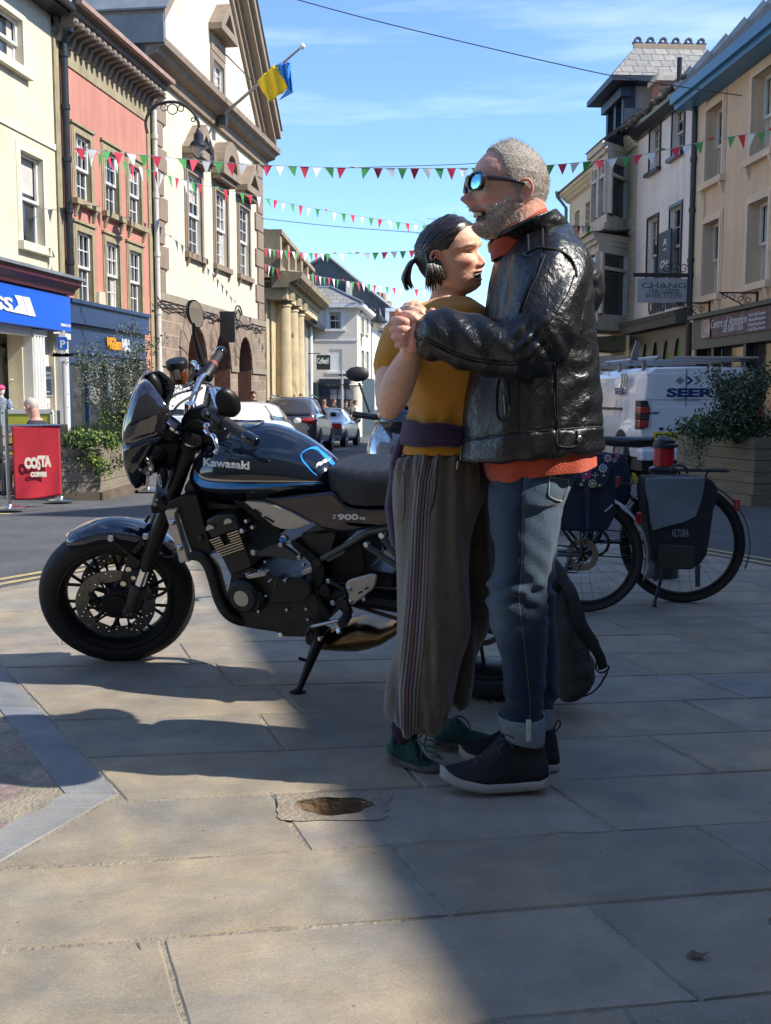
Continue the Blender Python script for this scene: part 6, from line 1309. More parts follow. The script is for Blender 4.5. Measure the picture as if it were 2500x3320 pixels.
mb=MB();mb.box((-.02,-.12,.28),(rear_w+.02,.12,.46));mb.build('bumper',M_van,R,bevel=.03)
mb=MB();mb.box((.05,.05,.1),(rear_w-.05,4.5,.3));mb.build('underside',M_bplas,R)
x0,z0=onrear(753,765);x1,z1=onrear(997,715);z0=z1-(x1-x0)*.215;mb=MB();mb.box((x0,-.035,z0),(x1,-.016,z1));pl=mb.build('number_plate',M_plate,R)
mb=MB();letters(mb,'CN74 NRF',.09,T((x0+x1)/2,-.038,z0+.02),depth=.004,width=(x1-x0)*.88,bold=.0035,height=(z1-z0)*.66);mb.build('plate_lettering',M_bplas,pl)
mb=MB()
for a,b in((800,828),(925,950),(955,1000)):q0=onrear(a,680);q1=onrear(b,700);mb.box((q0[0],-.05,q1[1]),(q1[0],-.014,q0[1]))
mb.build('door_handle',M_bplas,R,bevel=.004)
M_sn=mat('lettering_blue',(.015,.03,.14),.4);M_sg=mat('lettering_grey',(.2,.22,.24),.4)
x0,z0=onrear(850,442);x1,z1=onrear(1215,372);mb=MB();letters(mb,'SEER',.3,T((x0+x1)/2,-.018,z0),depth=.006,width=(x1-x0),height=z1-z0,bold=.014);mb.build('firm_lettering',M_sn,R)
x0,z0=onrear(910,473);x1,z1=onrear(1115,455);mb=MB();letters(mb,'CONSTRUCTION',.1,T((x0+x1)/2,-.018,z0),depth=.006,width=(x1-x0),height=z1-z0);mb.build('firm_lettering',M_sg,R)
x0,z0=onrear(680,577);x1,z1=onrear(803,568);mb=MB();letters(mb,'TRANSIT',.1,T((x0+x1)/2,-.018,z0),depth=.006,width=(x1-x0),height=z1-z0+.02,bold=.003);mb.build('model_lettering',M_bplas,R)
for k,m_ in enumerate((M_sg,M_sn,M_sg)):
 xa,za=onrear(930+58*k+(20 if k else 0),318);xb,zb=onrear(988+58*k,288);hh=zb-za;w=hh*1.25;c=xa+hh*1.1;mb=MB()
 if k==0:mb.prism([(c-w,za),(c,za-hh),(c+w,za),(c,za+hh)],-.02,-.013)
 else:mb.prism([(c-w,za+hh),(c-w*.35,za+hh),(c+w*.65,za),(c-w*.35,za-hh),(c-w,za-hh),(c,za)],-.02,-.013)
 mb.build('firm_emblem',m_,R)
Ms=T(-.012,0,0)@RZ(-pi/2)
ya,za=onside(540,420);yb,zb=onside(465,380);mb=MB();letters(mb,'SEER',.3,T(-.012,(ya+yb)/2,za)@RZ(-pi/2),depth=.006,width=abs(yb-ya),height=onside(500,370)[1]-za,bold=.014);mb.build('firm_lettering',M_sn,R)
mb=MB();yc_,zc_=onside(523,318)
for k in range(3):mb.prism([(-.1+k*.13,-.12),(-.0+k*.13,0),(-.1+k*.13,.12),(-.02+k*.13,.12),(.08+k*.13,0),(-.02+k*.13,-.12)],-.006,0,M=T(-.012,yc_,zc_)@RZ(-pi/2))
mb.build('firm_emblem',M_sg,R)
mb=MB();y0,z0=onside(515,545);mb.box((-.02,y0,z0),(0,y0+1.1,z0+.04));mb.build('side_door_rail',M_bplas,R)
for wy in(1.0,3.95):
 for wx in(.08,rear_w-.08):
  mb=MB();mb.lathe([(.2,-.11),(.33,-.11),(.34,-.07),(.34,.07),(.33,.11),(.2,.11)],(wx,wy,.34),(1,0,0),22);w_=mb.build('wheel',M_tyre,R,smooth=True);mb=MB();mb.lathe([(.21,-.112),(.001,-.09)],(wx,wy,.34),(1,0,0),20);mb.build('rim',M_alloy,w_)
 mb=MB();mb.lathe([(.4,-.006),(.4,.006),(.001,.006)][::-1]+[(.001,-.006)],(0,wy,.36),(1,0,0),24);mb.build('wheel_arch',M_bplas,R)
mb=MB();zb_=Ht+.12
for y in(.35,1.6,2.8):mb.tube([(-.02,y,zb_),(rear_w+.02,y,zb_)],.022,6);[mb.box((x-.03,y-.03,Ht-.05),(x+.03,y+.03,zb_))for x in(.15,rear_w-.15)]
mb.tube([(.35,.2,zb_+.05),(.35,3.0,zb_+.05)],.03,6);mb.tube([(.62,.2,zb_+.04),(rear_w+.1,.3,zb_+.04)],.035,6);mb.prism([(-.15,0),(-.02,0),(0,.3),(-.06,.32)],.3,.33,M=T(.05,.0,zb_));mb.build('roof_rack',M_alloy,R)
Ys=6.3;q=lambda x,y:at(x,y,Ys);b0=q(1270,1600);R=thing('scooter','black motor scooter with clear headlamp parked behind the woman','scooter',(q(1290,1600).x,Ys,0));o=Vector((q(1290,1600).x,Ys,0));M_gb=mat('gloss_black_cowl',(.012,.012,.014),.2,coat=1)
mb=MB();hc=q(1310,1365)-o;mb.ball(hc,(.17,.2,.1),16);mb.ball(hc+Vector((-.02,.05,-.1)),(.13,.16,.12),14);mb.build('handlebar_cowl',M_gb,R,smooth=True)
mb=MB();c=q(1300,1500)-o;mb.ball(c,(.2,.17,.3),18);mb.ball(c+Vector((.05,.1,-.3)),(.17,.25,.28),14);mb.build('front_shield',paint('scooter_silver',(.3,.3,.3),.3,.5),R,smooth=True)
mb=MB();mb.ball(c+Vector((-.1,-.06,.04)),(.1,.12,.2),14);mb.build('headlamp',mat('clear_lamp',(.55,.56,.58),.08,metal=.6,var=.4,vs=12),R,smooth=True)
mb=MB();mb.lathe([(.12,-.05),(.24,-.05),(.25,0),(.24,.05),(.12,.05)],(.0,-.05,.25),(1,0,0),22);wl=mb.build('wheel',M_tyre,R,smooth=True)
mb=MB();mb.ball((.05,1.0,.62),(.17,.5,.12),12);mb.build('seat',M_bplas,R,smooth=True);mb=MB();mb.ball((.05,1.05,.42),(.18,.5,.2),12);mb.box((-.12,.2,.2),(.22,.9,.3));mb.build('body_panels',M_gb,R,smooth=True)
mb=MB();mb.lathe([(.12,-.05),(.24,-.05),(.25,0),(.24,.05),(.12,.05)],(.05,1.3,.25),(1,0,0),22);mb.build('wheel',M_tyre,R,smooth=True)
mb=MB();mb.tube([hc+Vector((-.3,.02,.04)),hc,hc+Vector((.3,.02,.04))],.018,8);mb.tube([hc+Vector((-.2,0,.05)),hc+Vector((-.26,-.02,.22))],.007,6);mb.ball(hc+Vector((-.27,-.02,.27)),(.07,.02,.045),10);mb.build('handlebar',M_bplas,R,smooth=True)
CR.update({'n1':(600,1650,.2401),'n2':(900,1650,.2401),'n3':(380,1180,.28812)})
cF=gnd(400,2134,0);cRr=gnd(1590,2256,0);ex=(cRr-cF).normalized();up=Vector((0,0,1));ey=up.cross(ex)
LEAN=radians(11);ez=up*cos(LEAN)-ey*sin(LEAN);eyl=ey*cos(LEAN)+up*sin(LEAN)
def mkM(a,b,c,o):return Matrix(((a.x,b.x,c.x,o.x),(a.y,b.y,c.y,o.y),(a.z,b.z,c.z,o.z),(0,0,0,1)))
MK=mkM(ex,eyl,ez,cF);MKI=MK.inverted()
st_ax=(ex*sin(radians(25))+ez*cos(radians(25))).normalized();Rs=Matrix.Rotation(radians(28),3,st_ax)
fx,fy,fz=Rs@ex,Rs@eyl,Rs@ez;rF=.300
upw=(up-fy*fy.dot(up)).normalized();Wc=cF+upw*rF
MF=mkM(fx,fy,fz,Wc);MFI=MF.inverted();F2K=MKI@MF
def onp(I_,t,x,y,d):
 px,py=C(t,x,y);o=I_@Vector((0,0,H));r=I_.to_3x3()@ray(px,py);k=(-d-o.y)/r.y;return o+r*k
B_=lambda t,x,y,d=0:onp(MKI,t,x,y,d)
Fp=lambda t,x,y,d=0:onp(MFI,t,x,y,d)
BK=bpy.data.objects.new('motorcycle',None);COL.objects.link(BK);BK.matrix_world=MK
BK.location=MK.translation;BK.rotation_euler=MK.to_euler();tag(BK,'black retro motorcycle with blue and silver tank stripe leaning on its side stand','motorcycle')
M_gloss=mat('gloss_black_paint',(.004,.007,.014),.12,coat=.9,spec=.3);M_blk=mat('satin_black_metal',(.007,.007,.008),.4,var=.3,vs=25,spec=.3);M_blk2=mat('engine_black',(.010,.010,.011),.45,var=.35,vs=30,bump=.15,bs=200)
M_rub=mat('grip_rubber',(.016,.016,.017),.62,bump=.4,bs=300);M_alu=mat('brushed_champagne_metal',(.5,.46,.39),.38,metal=.55,var=.06,vs=30,bump=.1,bs=150);M_bolt=mat('bolt_steel',(.6,.6,.58),.25,metal=1)
M_fin=mat('machined_fin_edge',(.75,.68,.5),.3,metal=.9);M_gold=mat('heat_tinted_exhaust',(.33,.2,.085),.32,metal=1,col2=(.16,.1,.05),vs=7);M_hdr=mat('header_black',(.02,.02,.021),.38,metal=.4,var=.4,vs=12)
M_seat=mat('seat_vinyl',(.010,.010,.011),.5,bump=.35,bs=260);M_smoke=mat('smoked_screen',(.012,.01,.012),.03,coat=1,spec=1)
M_stripe_b=mat('stripe_blue',(.01,.26,.75),.3,coat=.5);M_stripe_s=mat('stripe_silver',(.4,.38,.33),.25,metal=.4,coat=1);M_logo=mat('logo_silver_white',(.68,.67,.62),.35)
def xfv(mb,M_):mb.v=[tuple(M_@Vector(v))for v in mb.v];return mb
def plate_(pts,t,d,th,name,m,parent=BK,P=B_,M_=None,bevel=.004,holes=None):
 """flat traced part at lateral offset d (towards the viewer) and thickness th"""
 q=[P(t,x,y,d)for x,y in pts];mb=MB();mb.prism([(p.x,p.z)for p in q],-d,-d+th)
 if M_:xfv(mb,M_)
 return mb.build(name,m,parent,bevel=bevel,smooth=True)
def pipe(pts,t,d,r,name,m,parent=BK,P=B_,M_=None,k=5,n=10):
 q=[tuple(P(t,p[0],p[1],p[2]if len(p)>2 else d))for p in pts];q=smooth_pts(q,k)if k>1 else q;mb=MB()
 rr=r if not isinstance(r,(list,tuple))else[r[0]+(r[1]-r[0])*i/(len(q)-1)for i in range(len(q))]
 mb.tube(q,rr,n)
 if M_:xfv(mb,M_)
 return mb.build(name,m,parent,smooth=True)
def wheel(c,M_,r,wd,rim_r,name,spokes,disc_r,disc_off,parent):
 """axis along local y, centre c"""
 W=bpy.data.objects.new(name,None);COL.objects.link(W);W.parent=parent;W.empty_display_size=.05
 h=wd/2;prof=[]
 for i in range(15):a=pi*(i/14)-pi/2;prof.append((rim_r+.012+(r-rim_r-.012)*cos(a)**.75,h*sin(a)if abs(sin(a))<.999 else h*.93*(1 if a>0 else-1)))
 prof=[(rim_r,-h*.72)]+prof+[(rim_r,h*.72)]
 mb=MB();mb.lathe(prof,c,(0,1,0),64);xfv(mb,M_).build('tyre',M_tyre,W,smooth=True)
 mb=MB();mb.lathe([(rim_r+.004,-h*.78),(rim_r-.004,-h*.8),(rim_r-.02,-h*.6),(rim_r-.03,-h*.2),(rim_r-.03,h*.2),(rim_r-.02,h*.6),(rim_r-.004,h*.8),(rim_r+.004,h*.78)],c,(0,1,0),56)
 for k in range(spokes):
  a=2*pi*k/spokes+.1;u=Vector((cos(a),0,sin(a)));v=Vector((-sin(a),0,cos(a)))
  m_=c+u*rim_r*.55
  mb.tube([c+u*.03,m_],[.012,.0085],6);mb.tube([m_,c+u*(rim_r-.022)+v*.025],.0065,6);mb.tube([m_,c+u*(rim_r-.022)-v*.025],.0065,6)
 mb.lathe([(.0,-.07),(.04,-.07),(.042,-.03),(.05,0),(.042,.03),(.04,.07),(0,.07)],c,(0,1,0),24);xfv(mb,M_).build('rim',M_blk,W,smooth=True)
 for off in disc_off:
  outer=[Vector((disc_r*cos(a),disc_r*sin(a),0))for a in[2*pi*i/90 for i in range(90)]];ins=.68;holes=[[Vector((disc_r*ins*(1+.015*cos(a*10))*cos(a),disc_r*ins*(1+.015*cos(a*10))*sin(a),0))for a in[-2*pi*i/60 for i in range(60)]]]
  for i in range(54):
   a=2*pi*i/54;rr=disc_r*(.755+.085*(i%3));holes.append([Vector((rr*cos(a)+.0034*cos(b),rr*sin(a)+.0034*sin(b),0))for b in[-2*pi*j/7 for j in range(7)]])
  tr=geometry.tessellate_polygon([outer]+holes);fl=outer+[p for h_ in holes for p in h_];mb=MB()
  mb.add([c+Vector((p.x,off,p.y))for p in fl],[tuple(t)for t in tr]);d_=xfv(mb,M_).build('brake_disc',mat('brake_disc_steel',(.16,.15,.13),.4,metal=.9,var=.2,vs=20),W,solid=.004)
  mb=MB()
  for i in range(10):
   a=2*pi*i/10;u=Vector((cos(a),0,sin(a)));u2=Vector((cos(a+.35),0,sin(a+.35)));mb.tube([c+u2*.045+Vector((0,off*.8,0)),c+u*disc_r*.69+Vector((0,off,0))],.005,5);mb.lathe([(0,-.006),(.0075,-.006),(.0075,.006),(0,.006)],c+u*disc_r*.69+Vector((0,off,0)),(0,1,0),8)
  mb.lathe([(.03,-.01),(.055,-.01),(.055,.01),(.03,.01)],c+Vector((0,off*.8,0)),(0,1,0),20);xfv(mb,M_).build('disc_carrier',M_blk,d_,smooth=True)
 return W
wheel(Vector((0,0,0)),F2K,rF,.122,.222,'front_wheel',10,.152,(-.068,.068),BK)
rR=.318;cw=MKI@(cRr+ez*0);Wr=Vector((cw.x,0,rR*1.0));wheel(Wr,Matrix.Identity(4),rR,.185,.222,'rear_wheel',10,.12,(.09,),BK)
ax=Vector((0,0,0));fa=Fp('m2',770,1020,.105);fb=Fp('m2',830,850,.105);fc2=Fp('m2',893,665,.105);fd2=Fp('m1',735,1400,.105);fe2=Fp('m1',752,1335,.105)
for s_ in(1,-1):
 f_=lambda p:Vector((p.x,p.y*s_,p.z))
 mb=MB();mb.tube([f_(fc2)+Vector((0,0,-.02)),f_(fc2),f_(fc2).lerp(f_(fd2),.3),f_(fd2),f_(fe2)],[.027,.029,.03,.027,.027],16);fo=xfv(mb,F2K).build('fork_tube',M_blk,BK,smooth=True)
 mb=MB();mb.tube([f_(fb),f_(fc2)],.0205,14);xfv(mb,F2K).build('fork_stanchion',M_chrome,fo,smooth=True)
 mb=MB();mb.tube([f_(fb)+(f_(fc2)-f_(fb))*.12,f_(fb),f_(fb).lerp(f_(fa),.6),f_(fa)],[.031,.033,.03,.028],14);mb.lathe([(0,-.03),(.022,-.03),(.03,-.02),(.03,.02),(0,.02)],f_(fa),(0,1,0),16);xfv(mb,F2K).build('fork_bottom',M_blk2,fo,smooth=True)
 mb=MB();mb.lathe([(.013,-.036),(.013,-.03),(.006,-.03),(.006,-.034)],f_(fa)+Vector((0,0,0)),(0,s_*1.0,0),6);xfv(mb,F2K).build('axle_bolt',M_bolt,fo)
 mb=MB();top=f_(fe2);d=(f_(fe2)-f_(fd2)).normalized();mb.tube([top-d*.005,top+d*.012,top+d*.03],[.034,.034,.028],16);xfv(mb,F2K).build('fork_cap',M_blk if s_>0 else M_blk,fo,smooth=True)
 mb=MB();mb.lathe([(.0285,-.0),(.0345,-.0),(.0345,.004),(.0285,.004)],top-d*.006,d,20);xfv(mb,F2K).build('chrome_ring',M_chrome,fo,smooth=True)
 mb=MB();c_=Vector((.1,-.075*s_,.1));mb.box((c_.x-.03,c_.y-.03,c_.z-.05),(c_.x+.035,c_.y+.03,c_.z+.055));cal=xfv(mb,F2K).build('brake_caliper',M_blk2,BK,bevel=.012)
 mb=MB()
 for k in(-.03,.03):mb.lathe([(0,-.036*s_),(.009,-.036*s_),(.009,0)],c_+Vector((0,0,k)),(0,1,0),8)
 xfv(mb,F2K).build('bolt',M_bolt,cal)
p1=Fp('m1',745,1380,.105);p2=Fp('m2',1005,215,.105)
for nm,p,th in(('upper_yoke',fe2-(fe2-fd2).normalized()*.01,.012),('lower_yoke',p2,.016)):
 mb=MB();q=[(p.x+.01,-.135),(p.x+.06,-.05),(p.x+.06,.05),(p.x+.01,.135),(p.x-.035,.13),(p.x-.03,0),(p.x-.035,-.13)]
 mb.add([(a,b,p.z-th)for a,b in q]+[(a,b,p.z+th)for a,b in q],[tuple(range(7))[::-1],tuple(range(7,14))]+[(i,(i+1)%7,7+(i+1)%7,7+i)for i in range(7)]);xfv(mb,F2K).build(nm,M_chrome if nm[0]=='u' and 0 else M_blk,BK,bevel=.006)
mb=MB();q=[Fp('m2',x,y,.14)for x,y in((955,150),(1000,165),(1065,205),(1060,265),(1000,250),(955,210))];mb.prism([(p.x,p.z)for p in q],-.14,-.07);cl=xfv(mb,F2K).build('fork_clamp',M_blk2,BK,bevel=.01)
for(x,y)in((968,163),(957,198)):mb=MB();p=Fp('m2',x,y,.145);mb.lathe([(0,-.005),(.008,-.005),(.008,.004),(0,.004)],p,(0,1,0),10);xfv(mb,F2K).build('bolt',M_bolt,cl)
mb=MB();rows=[]
for i in range(29):
 a=radians(115-82*i/28);ro=.318+.012*sin(pi*i/28);taper=min(1,(i+3)/7,(31-i)/6);row=[]
 for j in range(13):
  b=pi*j/12;yy=-.072*cos(b)*taper**.5;rr=ro-.045*(1-sin(b)**.6)*(.6+.4*taper);row.append(Vector((rr*cos(a),yy,rr*sin(a))))
 rows.append(row)
mb.grid(rows);fn=xfv(mb,F2K).build('front_fender',mat('gloss_blue_black',(.006,.014,.035),.12,coat=1,spec=.7),BK,smooth=True,solid=.004)
for s_ in(1,-1):
 for pts in(((610,470),(640,480),(760,580),(845,640),(800,830),(735,860),(690,790),(750,600),(655,520)),((870,455),(895,450),(850,540),(800,590),(780,560))):
  q=[Fp('m2',x,y,.088)for x,y in pts];mb=MB();mb.prism([(p.x,p.z)for p in q],-.088*s_,-.082*s_);xfv(mb,F2K).build('fender_bracket',M_blk2,BK,bevel=.002)
for(x,y)in((615,465),(884,450),(754,700),(714,810)):mb=MB();p=Fp('m2',x,y,.092);mb.lathe([(0,-.006),(.011,-.006),(.012,.004),(0,.004)],p,(0,1,0),12);xfv(mb,F2K).build('bolt',M_bolt,fn)
pipe([(1030,680),(1070,780),(1060,850),(1000,900),(900,930)],'m2',.09,.006,'brake_hose',M_rub,P=Fp,M_=F2K)
prof=[(775,318,335,.02),(800,285,375,.05),(850,255,420,.085),(900,232,455,.1),(1000,190,520,.125),(1065,170,556,.135),(1130,156,545,.14),(1210,150,520,.145),(1290,152,485,.15)]
prof2=[(1290,152,485,.15),(1350,154,440,.15),(1420,160,400,.15),(1500,175,362,.145),(1580,197,350,.13),(1650,222,345,.11),(1710,255,342,.085),(1748,295,335,.05)]
def shell(pf,name,m,sm=True):
 rows=[]
 for(y,xf_,xr_,hw)in pf:
  a=Fp('m1',xf_,y,0);b=Fp('m1',xr_,y,hw);row=[]
  z0,z1=a.z,b.z
  for j in range(21):
   t=-1+2*j/20;s_=abs(t);xx=a.x+(b.x-a.x)*(1-(1-s_**2.3)**(1/1.7));yy=hw*(1 if t>0 else-1)*(1-(1-s_)**1.9)**(.62);zz_=z0+(z1-z0)*s_**1.5;row.append(Vector((xx,-yy,zz_)))
  rows.append(row)
 mb=MB();mb.grid(rows);return xfv(mb,F2K).build(name,m,BK,smooth=True,solid=.004,auto=False)
shell(prof,'windscreen',M_smoke);cw_=shell(prof2,'headlamp_cowl',M_gloss)
hp=Fp('m1',330,1420,0);mb=MB();mb.lathe([(0,-.1),(.06,-.09),(.085,-.04),(.09,.03),(.088,.05),(0,.055)],hp+Vector((.0,0,0)),(-1,0,0),28);xfv(mb,F2K).build('headlamp',M_gloss,BK,smooth=True)
for s_,x,y in((1,600,1180),(-1,500,1090)):
 p=Fp('m1',x,y,.06*s_);p.y=-.062*s_;dd=Vector((-.75,0,-.66)).normalized();mb=MB();mb.lathe([(0,-.0),(.046,-.0),(.048,.01),(.044,.05),(0,.055)],p,dd,24);g_=xfv(mb,F2K).build('gauge',M_blk,BK,smooth=True);mb=MB();mb.lathe([(.043,-.004),(.05,-.003),(.05,.006)],p,dd,28);xfv(mb,F2K).build('gauge_ring',M_chrome,g_,smooth=True)
mb=MB();p=Fp('m1',400,850,-.06);mb.ball(p,(.035,.03,.06),12);xfv(mb,F2K).build('screen_mount',M_blk,BK,smooth=True)
for(x,y,r_)in((367,1524,.007),(290,1587,.006)):mb=MB();p=Fp('m1',x,y,.15);mb.lathe([(0,-.004),(r_,-.004),(r_,.02),(0,.02)],p,(0,1,0),12);xfv(mb,F2K).build('bolt',M_bolt,cw_)
mb=MB();p=Fp('m1',362,1606,.16);mb.lathe([(0,-.012),(.012,-.01),(.019,0),(.019,.03),(0,.03)],p,(0,1,0),16);xfv(mb,F2K).build('fork_bolt',M_blk2,BK,smooth=True);mb=MB();mb.lathe([(0,-.015),(.008,-.015),(.008,0)],p,(0,1,0),12);xfv(mb,F2K).build('bolt',M_bolt,BK)
q=[(430,1600),(500,1580),(540,1620),(530,1720),(500,1790),(460,1740)];plate_(q,'m1',.13,.05,'horn',M_blk2,P=Fp,M_=F2K,bevel=.012)
q=[(440,1640),(470,1625),(495,1700),(488,1765),(462,1740)];plate_(q,'m1',.14,.01,'chrome_trim',M_chrome,P=Fp,M_=F2K,bevel=.004)
plate_([(410,1330),(560,1320),(700,1340),(640,1560),(560,1620),(400,1600),(350,1500)],'m1',.06,.12,'headlamp_bracket',M_blk,P=Fp,M_=F2K,bevel=.02)
G0=Fp('m1',1000,1120,.26);G1=Fp('m1',1340,1345,.40);GB=Fp('m1',1235,1285,.365)
L_r0=Fp('m1',905,700,-.24);L_r1=Fp('m1',1030,505,-.38)
ctrL=Fp('m1',870,1110,.05);ctrR=Fp('m1',745,1010,-.03)
mb=MB();mb.tube(smooth_pts([tuple(v)for v in(ctrR,ctrR.lerp(L_r0,.5)+Vector((-.0,0,.02)),L_r0,L_r0.lerp(L_r1,.6))],6),.0125,12);mb.tube([ctrR,ctrL],.0125,12);mb.tube(smooth_pts([tuple(v)for v in(ctrL,Fp('m1',930,880,.12),Fp('m1',985,1010,.2),G0,G0.lerp(GB,.5))],6),.0125,12);hb_=xfv(mb,F2K).build('handlebar',M_chrome,BK,smooth=True)
mb=MB();mb.tube([Fp('m1',960,850,-.0),Fp('m1',915,1090,.02)],[.03,.032],14);mb.tube([Fp('m1',740,990,.03),Fp('m1',745,1080,.03)],[.02,.024],12);xfv(mb,F2K).build('bar_clamp',M_chrome,hb_,smooth=True)
for a,b,c_,nm in((G0,GB,G1,'left'),(L_r0,L_r0.lerp(L_r1,.78),L_r1,'right')):
 d=(c_-a).normalized();mb=MB();mb.tube([a+d*.035,a+d*.04,b],[.02,.0185,.0175],16);gr=xfv(mb,F2K).build('hand_grip',M_rub,BK,smooth=True)
 mb=MB();mb.tube([b,b+d*.004,c_-d*.008,c_],[.018,.0205,.02,.014],18);xfv(mb,F2K).build('bar_end',M_gloss,gr,smooth=True)
 mb=MB();mb.tube([a+d*-.045,a+d*-.01,a+d*.03],[.021,.026,.024],12);mb.ball(a+Vector((-.01,0,-.02)),(.028,.03,.026),10);mb.ball(a-d*.035+Vector((-.02,0,.0)),(.02,.03,.018),10);xfv(mb,F2K).build('switch_housing',M_blk2,BK,smooth=True)
mb=MB();mb.lathe([(.018,-.004),(.0215,-.004),(.0215,.012),(.018,.012)],L_r0+(L_r1-L_r0).normalized()*.035,(L_r1-L_r0).normalized(),18);xfv(mb,F2K).build('throttle_ring',mat('dull_red',(.25,.05,.04),.5),BK)
pipe([(880,1235,.2),(905,1270,.22),(950,1290,.25),(975,1350,.27),(985,1400,.28),(980,1425,.28)],'m1',.2,(.0095,.0065),'clutch_lever',M_chrome,P=Fp,M_=F2K)
mb=MB();mb.ball(Fp('m1',973,1430,.28),.0105,12);mb.ball(Fp('m1',888,1192,.2),(.014,.012,.01),10);xfv(mb,F2K).build('lever_end',M_chrome,BK,smooth=True)
pipe([(800,700,-.22),(805,660,-.24),(785,635,-.26),(770,625,-.28)],'m1',-.2,.0095,'brake_lever',M_chrome,P=Fp,M_=F2K)
pr=Fp('m1',632,700,-.2);mb=MB();mb.lathe([(0,-.045),(.03,-.045),(.034,-.035),(.036,.012)],pr,(0,0,1),22);rs=xfv(mb,F2K).build('brake_reservoir',mat('amber_reservoir',(.12,.035,.012),.15,coat=1),BK,smooth=True);mb=MB();mb.lathe([(.034,.01),(.04,.012),(.041,.034),(.036,.042),(0,.043)],pr,(0,0,1),22);xfv(mb,F2K).build('cap',M_blk,rs,smooth=True);mb=MB();mb.box((pr.x-.01,pr.y-.044,pr.z-.02),(pr.x+.01,pr.y-.036,pr.z+.02));xfv(mb,F2K).build('clip',M_bolt,rs)
mb=MB();mb.tube([Fp('m1',680,770,-.2),Fp('m1',720,800,-.2),Fp('m1',800,740,-.22),Fp('m1',880,690,-.24)],.017,8);xfv(mb,F2K).build('brake_master',M_blk2,BK,smooth=True);mb=MB();mb.tube([Fp('m1',670,840,-.18),Fp('m1',770,800,-.2)],.011,8);mb.tube([Fp('m1',735,790,-.2),Fp('m1',760,870,-.19)],.008,8);xfv(mb,F2K).build('chrome_fitting',M_chrome,BK,smooth=True)
def mirror(cpx,rx,ry,tilt,d,stalk,glass,depth):
 c=Fp('m1',*cpx,d);nrm=(MFI.to_3x3()@ray(*C('m1',*cpx))).normalized()*-1;mb=MB()
 px1=Fp('m1',cpx[0]+rx*cos(tilt),cpx[1]+rx*sin(tilt),d);ux=(px1-c);pz1=Fp('m1',cpx[0]-ry*sin(tilt),cpx[1]+ry*cos(tilt),d);uz_=(pz1-c);nn=ux.cross(uz_).normalized();nn=nn if nn.y<0 else-nn
 nn=(nn+Vector((.9,0,0))*(1 if glass else-.6)).normalized()
 n_=36;rings=[]
 for(s_,o)in((.05,-.028),(.6,-.026),(.92,-.016),(1.0,-.004),(1.02,.003),(.95,.005))if glass else((.05,.02),(.6,.018),(.9,.012),(1.0,.002),(1.0,-.01),(.95,-.012)):rings.append([c+ux*cos(2*pi*j/n_)*s_+uz_*sin(2*pi*j/n_)*s_+nn*o for j in range(n_)])
 mb.grid(rings,cv=True);mo=xfv(mb,F2K).build('mirror',M_blk,BK,smooth=True)
 mb=MB();o=.0055 if glass else-.0125;mb.add([c+ux*cos(2*pi*j/n_)*.9+uz_*sin(2*pi*j/n_)*.93+nn*o for j in range(n_)],[tuple(range(n_))]);xfv(mb,F2K).build('mirror_glass',mat('mirror_glass',(.6,.62,.62),.03,metal=1),mo)
 q=[tuple(Fp('m1',*s_))for s_ in stalk];mb=MB();mb.tube(smooth_pts(q,4),[.0125-.006*i/(4*(len(q)-1))for i in range(4*(len(q)-1)+1)],10);xfv(mb,F2K).build('mirror_stalk',M_blk,mo,smooth=True)
mirror((787,188),66,128,radians(-12),-.3,((870,690,-.26),(835,580,-.27),(780,380,-.29),(772,270,-.3)),True,.02)
mirror((1078,990),92,140,radians(-32),.27,((985,1190,.27),(990,1090,.27),(1010,1040,.27)),False,.03)
for pts in([(560,1130,-.05),(540,990,-.08),(620,910,-.1),(770,870,-.15)],[(565,1100,.02),(640,1000,0),(750,930,-.05),(850,850,-.1)],[(620,1200,.05),(720,1170,.06),(860,1130,.1),(960,1170,.18)],[(640,1280,.05),(700,1200,.08),(800,1150,.1),(950,1230,.2)],[(600,1330,.08),(640,1200,.05),(760,1140,.05),(900,1180,.15)],[(860,800,-.1),(930,830,-.1),(930,920,-.05)]):pipe(pts,'m1',0,.0045,'control_cable',M_rub,P=Fp,M_=F2K,n=6)
TS=[(62,400,470,.05),(85,300,520,.09),(120,215,560,.125),(200,118,590,.165),(300,65,600,.182),(400,46,603,.186),(500,45,600,.183),(600,58,594,.175),(700,90,588,.16),(800,135,580,.142),(900,195,572,.122),(1000,272,562,.1),(1050,320,545,.085),(1085,360,520,.06)]
TT=[]
for(x,yt,yb,hw)in TS:a=B_('m3',x,yt,0);b=B_('m3',x,yb,hw*.75);TT.append((a.x*.5+b.x*.5,a.z,b.z,hw))
def tank(x):
 for i in range(len(TT)-1):
  if x<=TT[i+1][0]or i==len(TT)-2:
   t=(x-TT[i][0])/(TT[i+1][0]-TT[i][0]);return tuple(TT[i][k]+(TT[i+1][k]-TT[i][k])*t for k in(1,2,3))
def ft_(t):return(.74+.26*sin(pi/2*t/.32))if t<.32 else(max(0,1-((t-.32)/.68)**2.3))**.62
def tank_y(x,z):zt,zb,hw=tank(x);return hw*ft_(min(1,max(0,(z-zb)/(zt-zb))))
mb=MB();rows=[]
xs_=[TT[0][0]+(TT[-1][0]-TT[0][0])*i/44 for i in range(45)]
for x in xs_:
 zt,zb,hw=tank(x);half=[(hw*ft_(t),zb+(zt-zb)*t)for t in[1-(1-i/20)**1.6 if False else i/20 for i in range(17)]+[.84,.88,.92,.96,.985,1.0]]
 rows.append([(x,-a,z)for a,z in half]+[(x,a,z)for a,z in reversed(half[:-1])])
mb.grid(rows);n=len(rows[0]);mb.add(rows[0],[tuple(range(n))]);mb.add(rows[-1],[tuple(range(n))]);mb.add([],[])
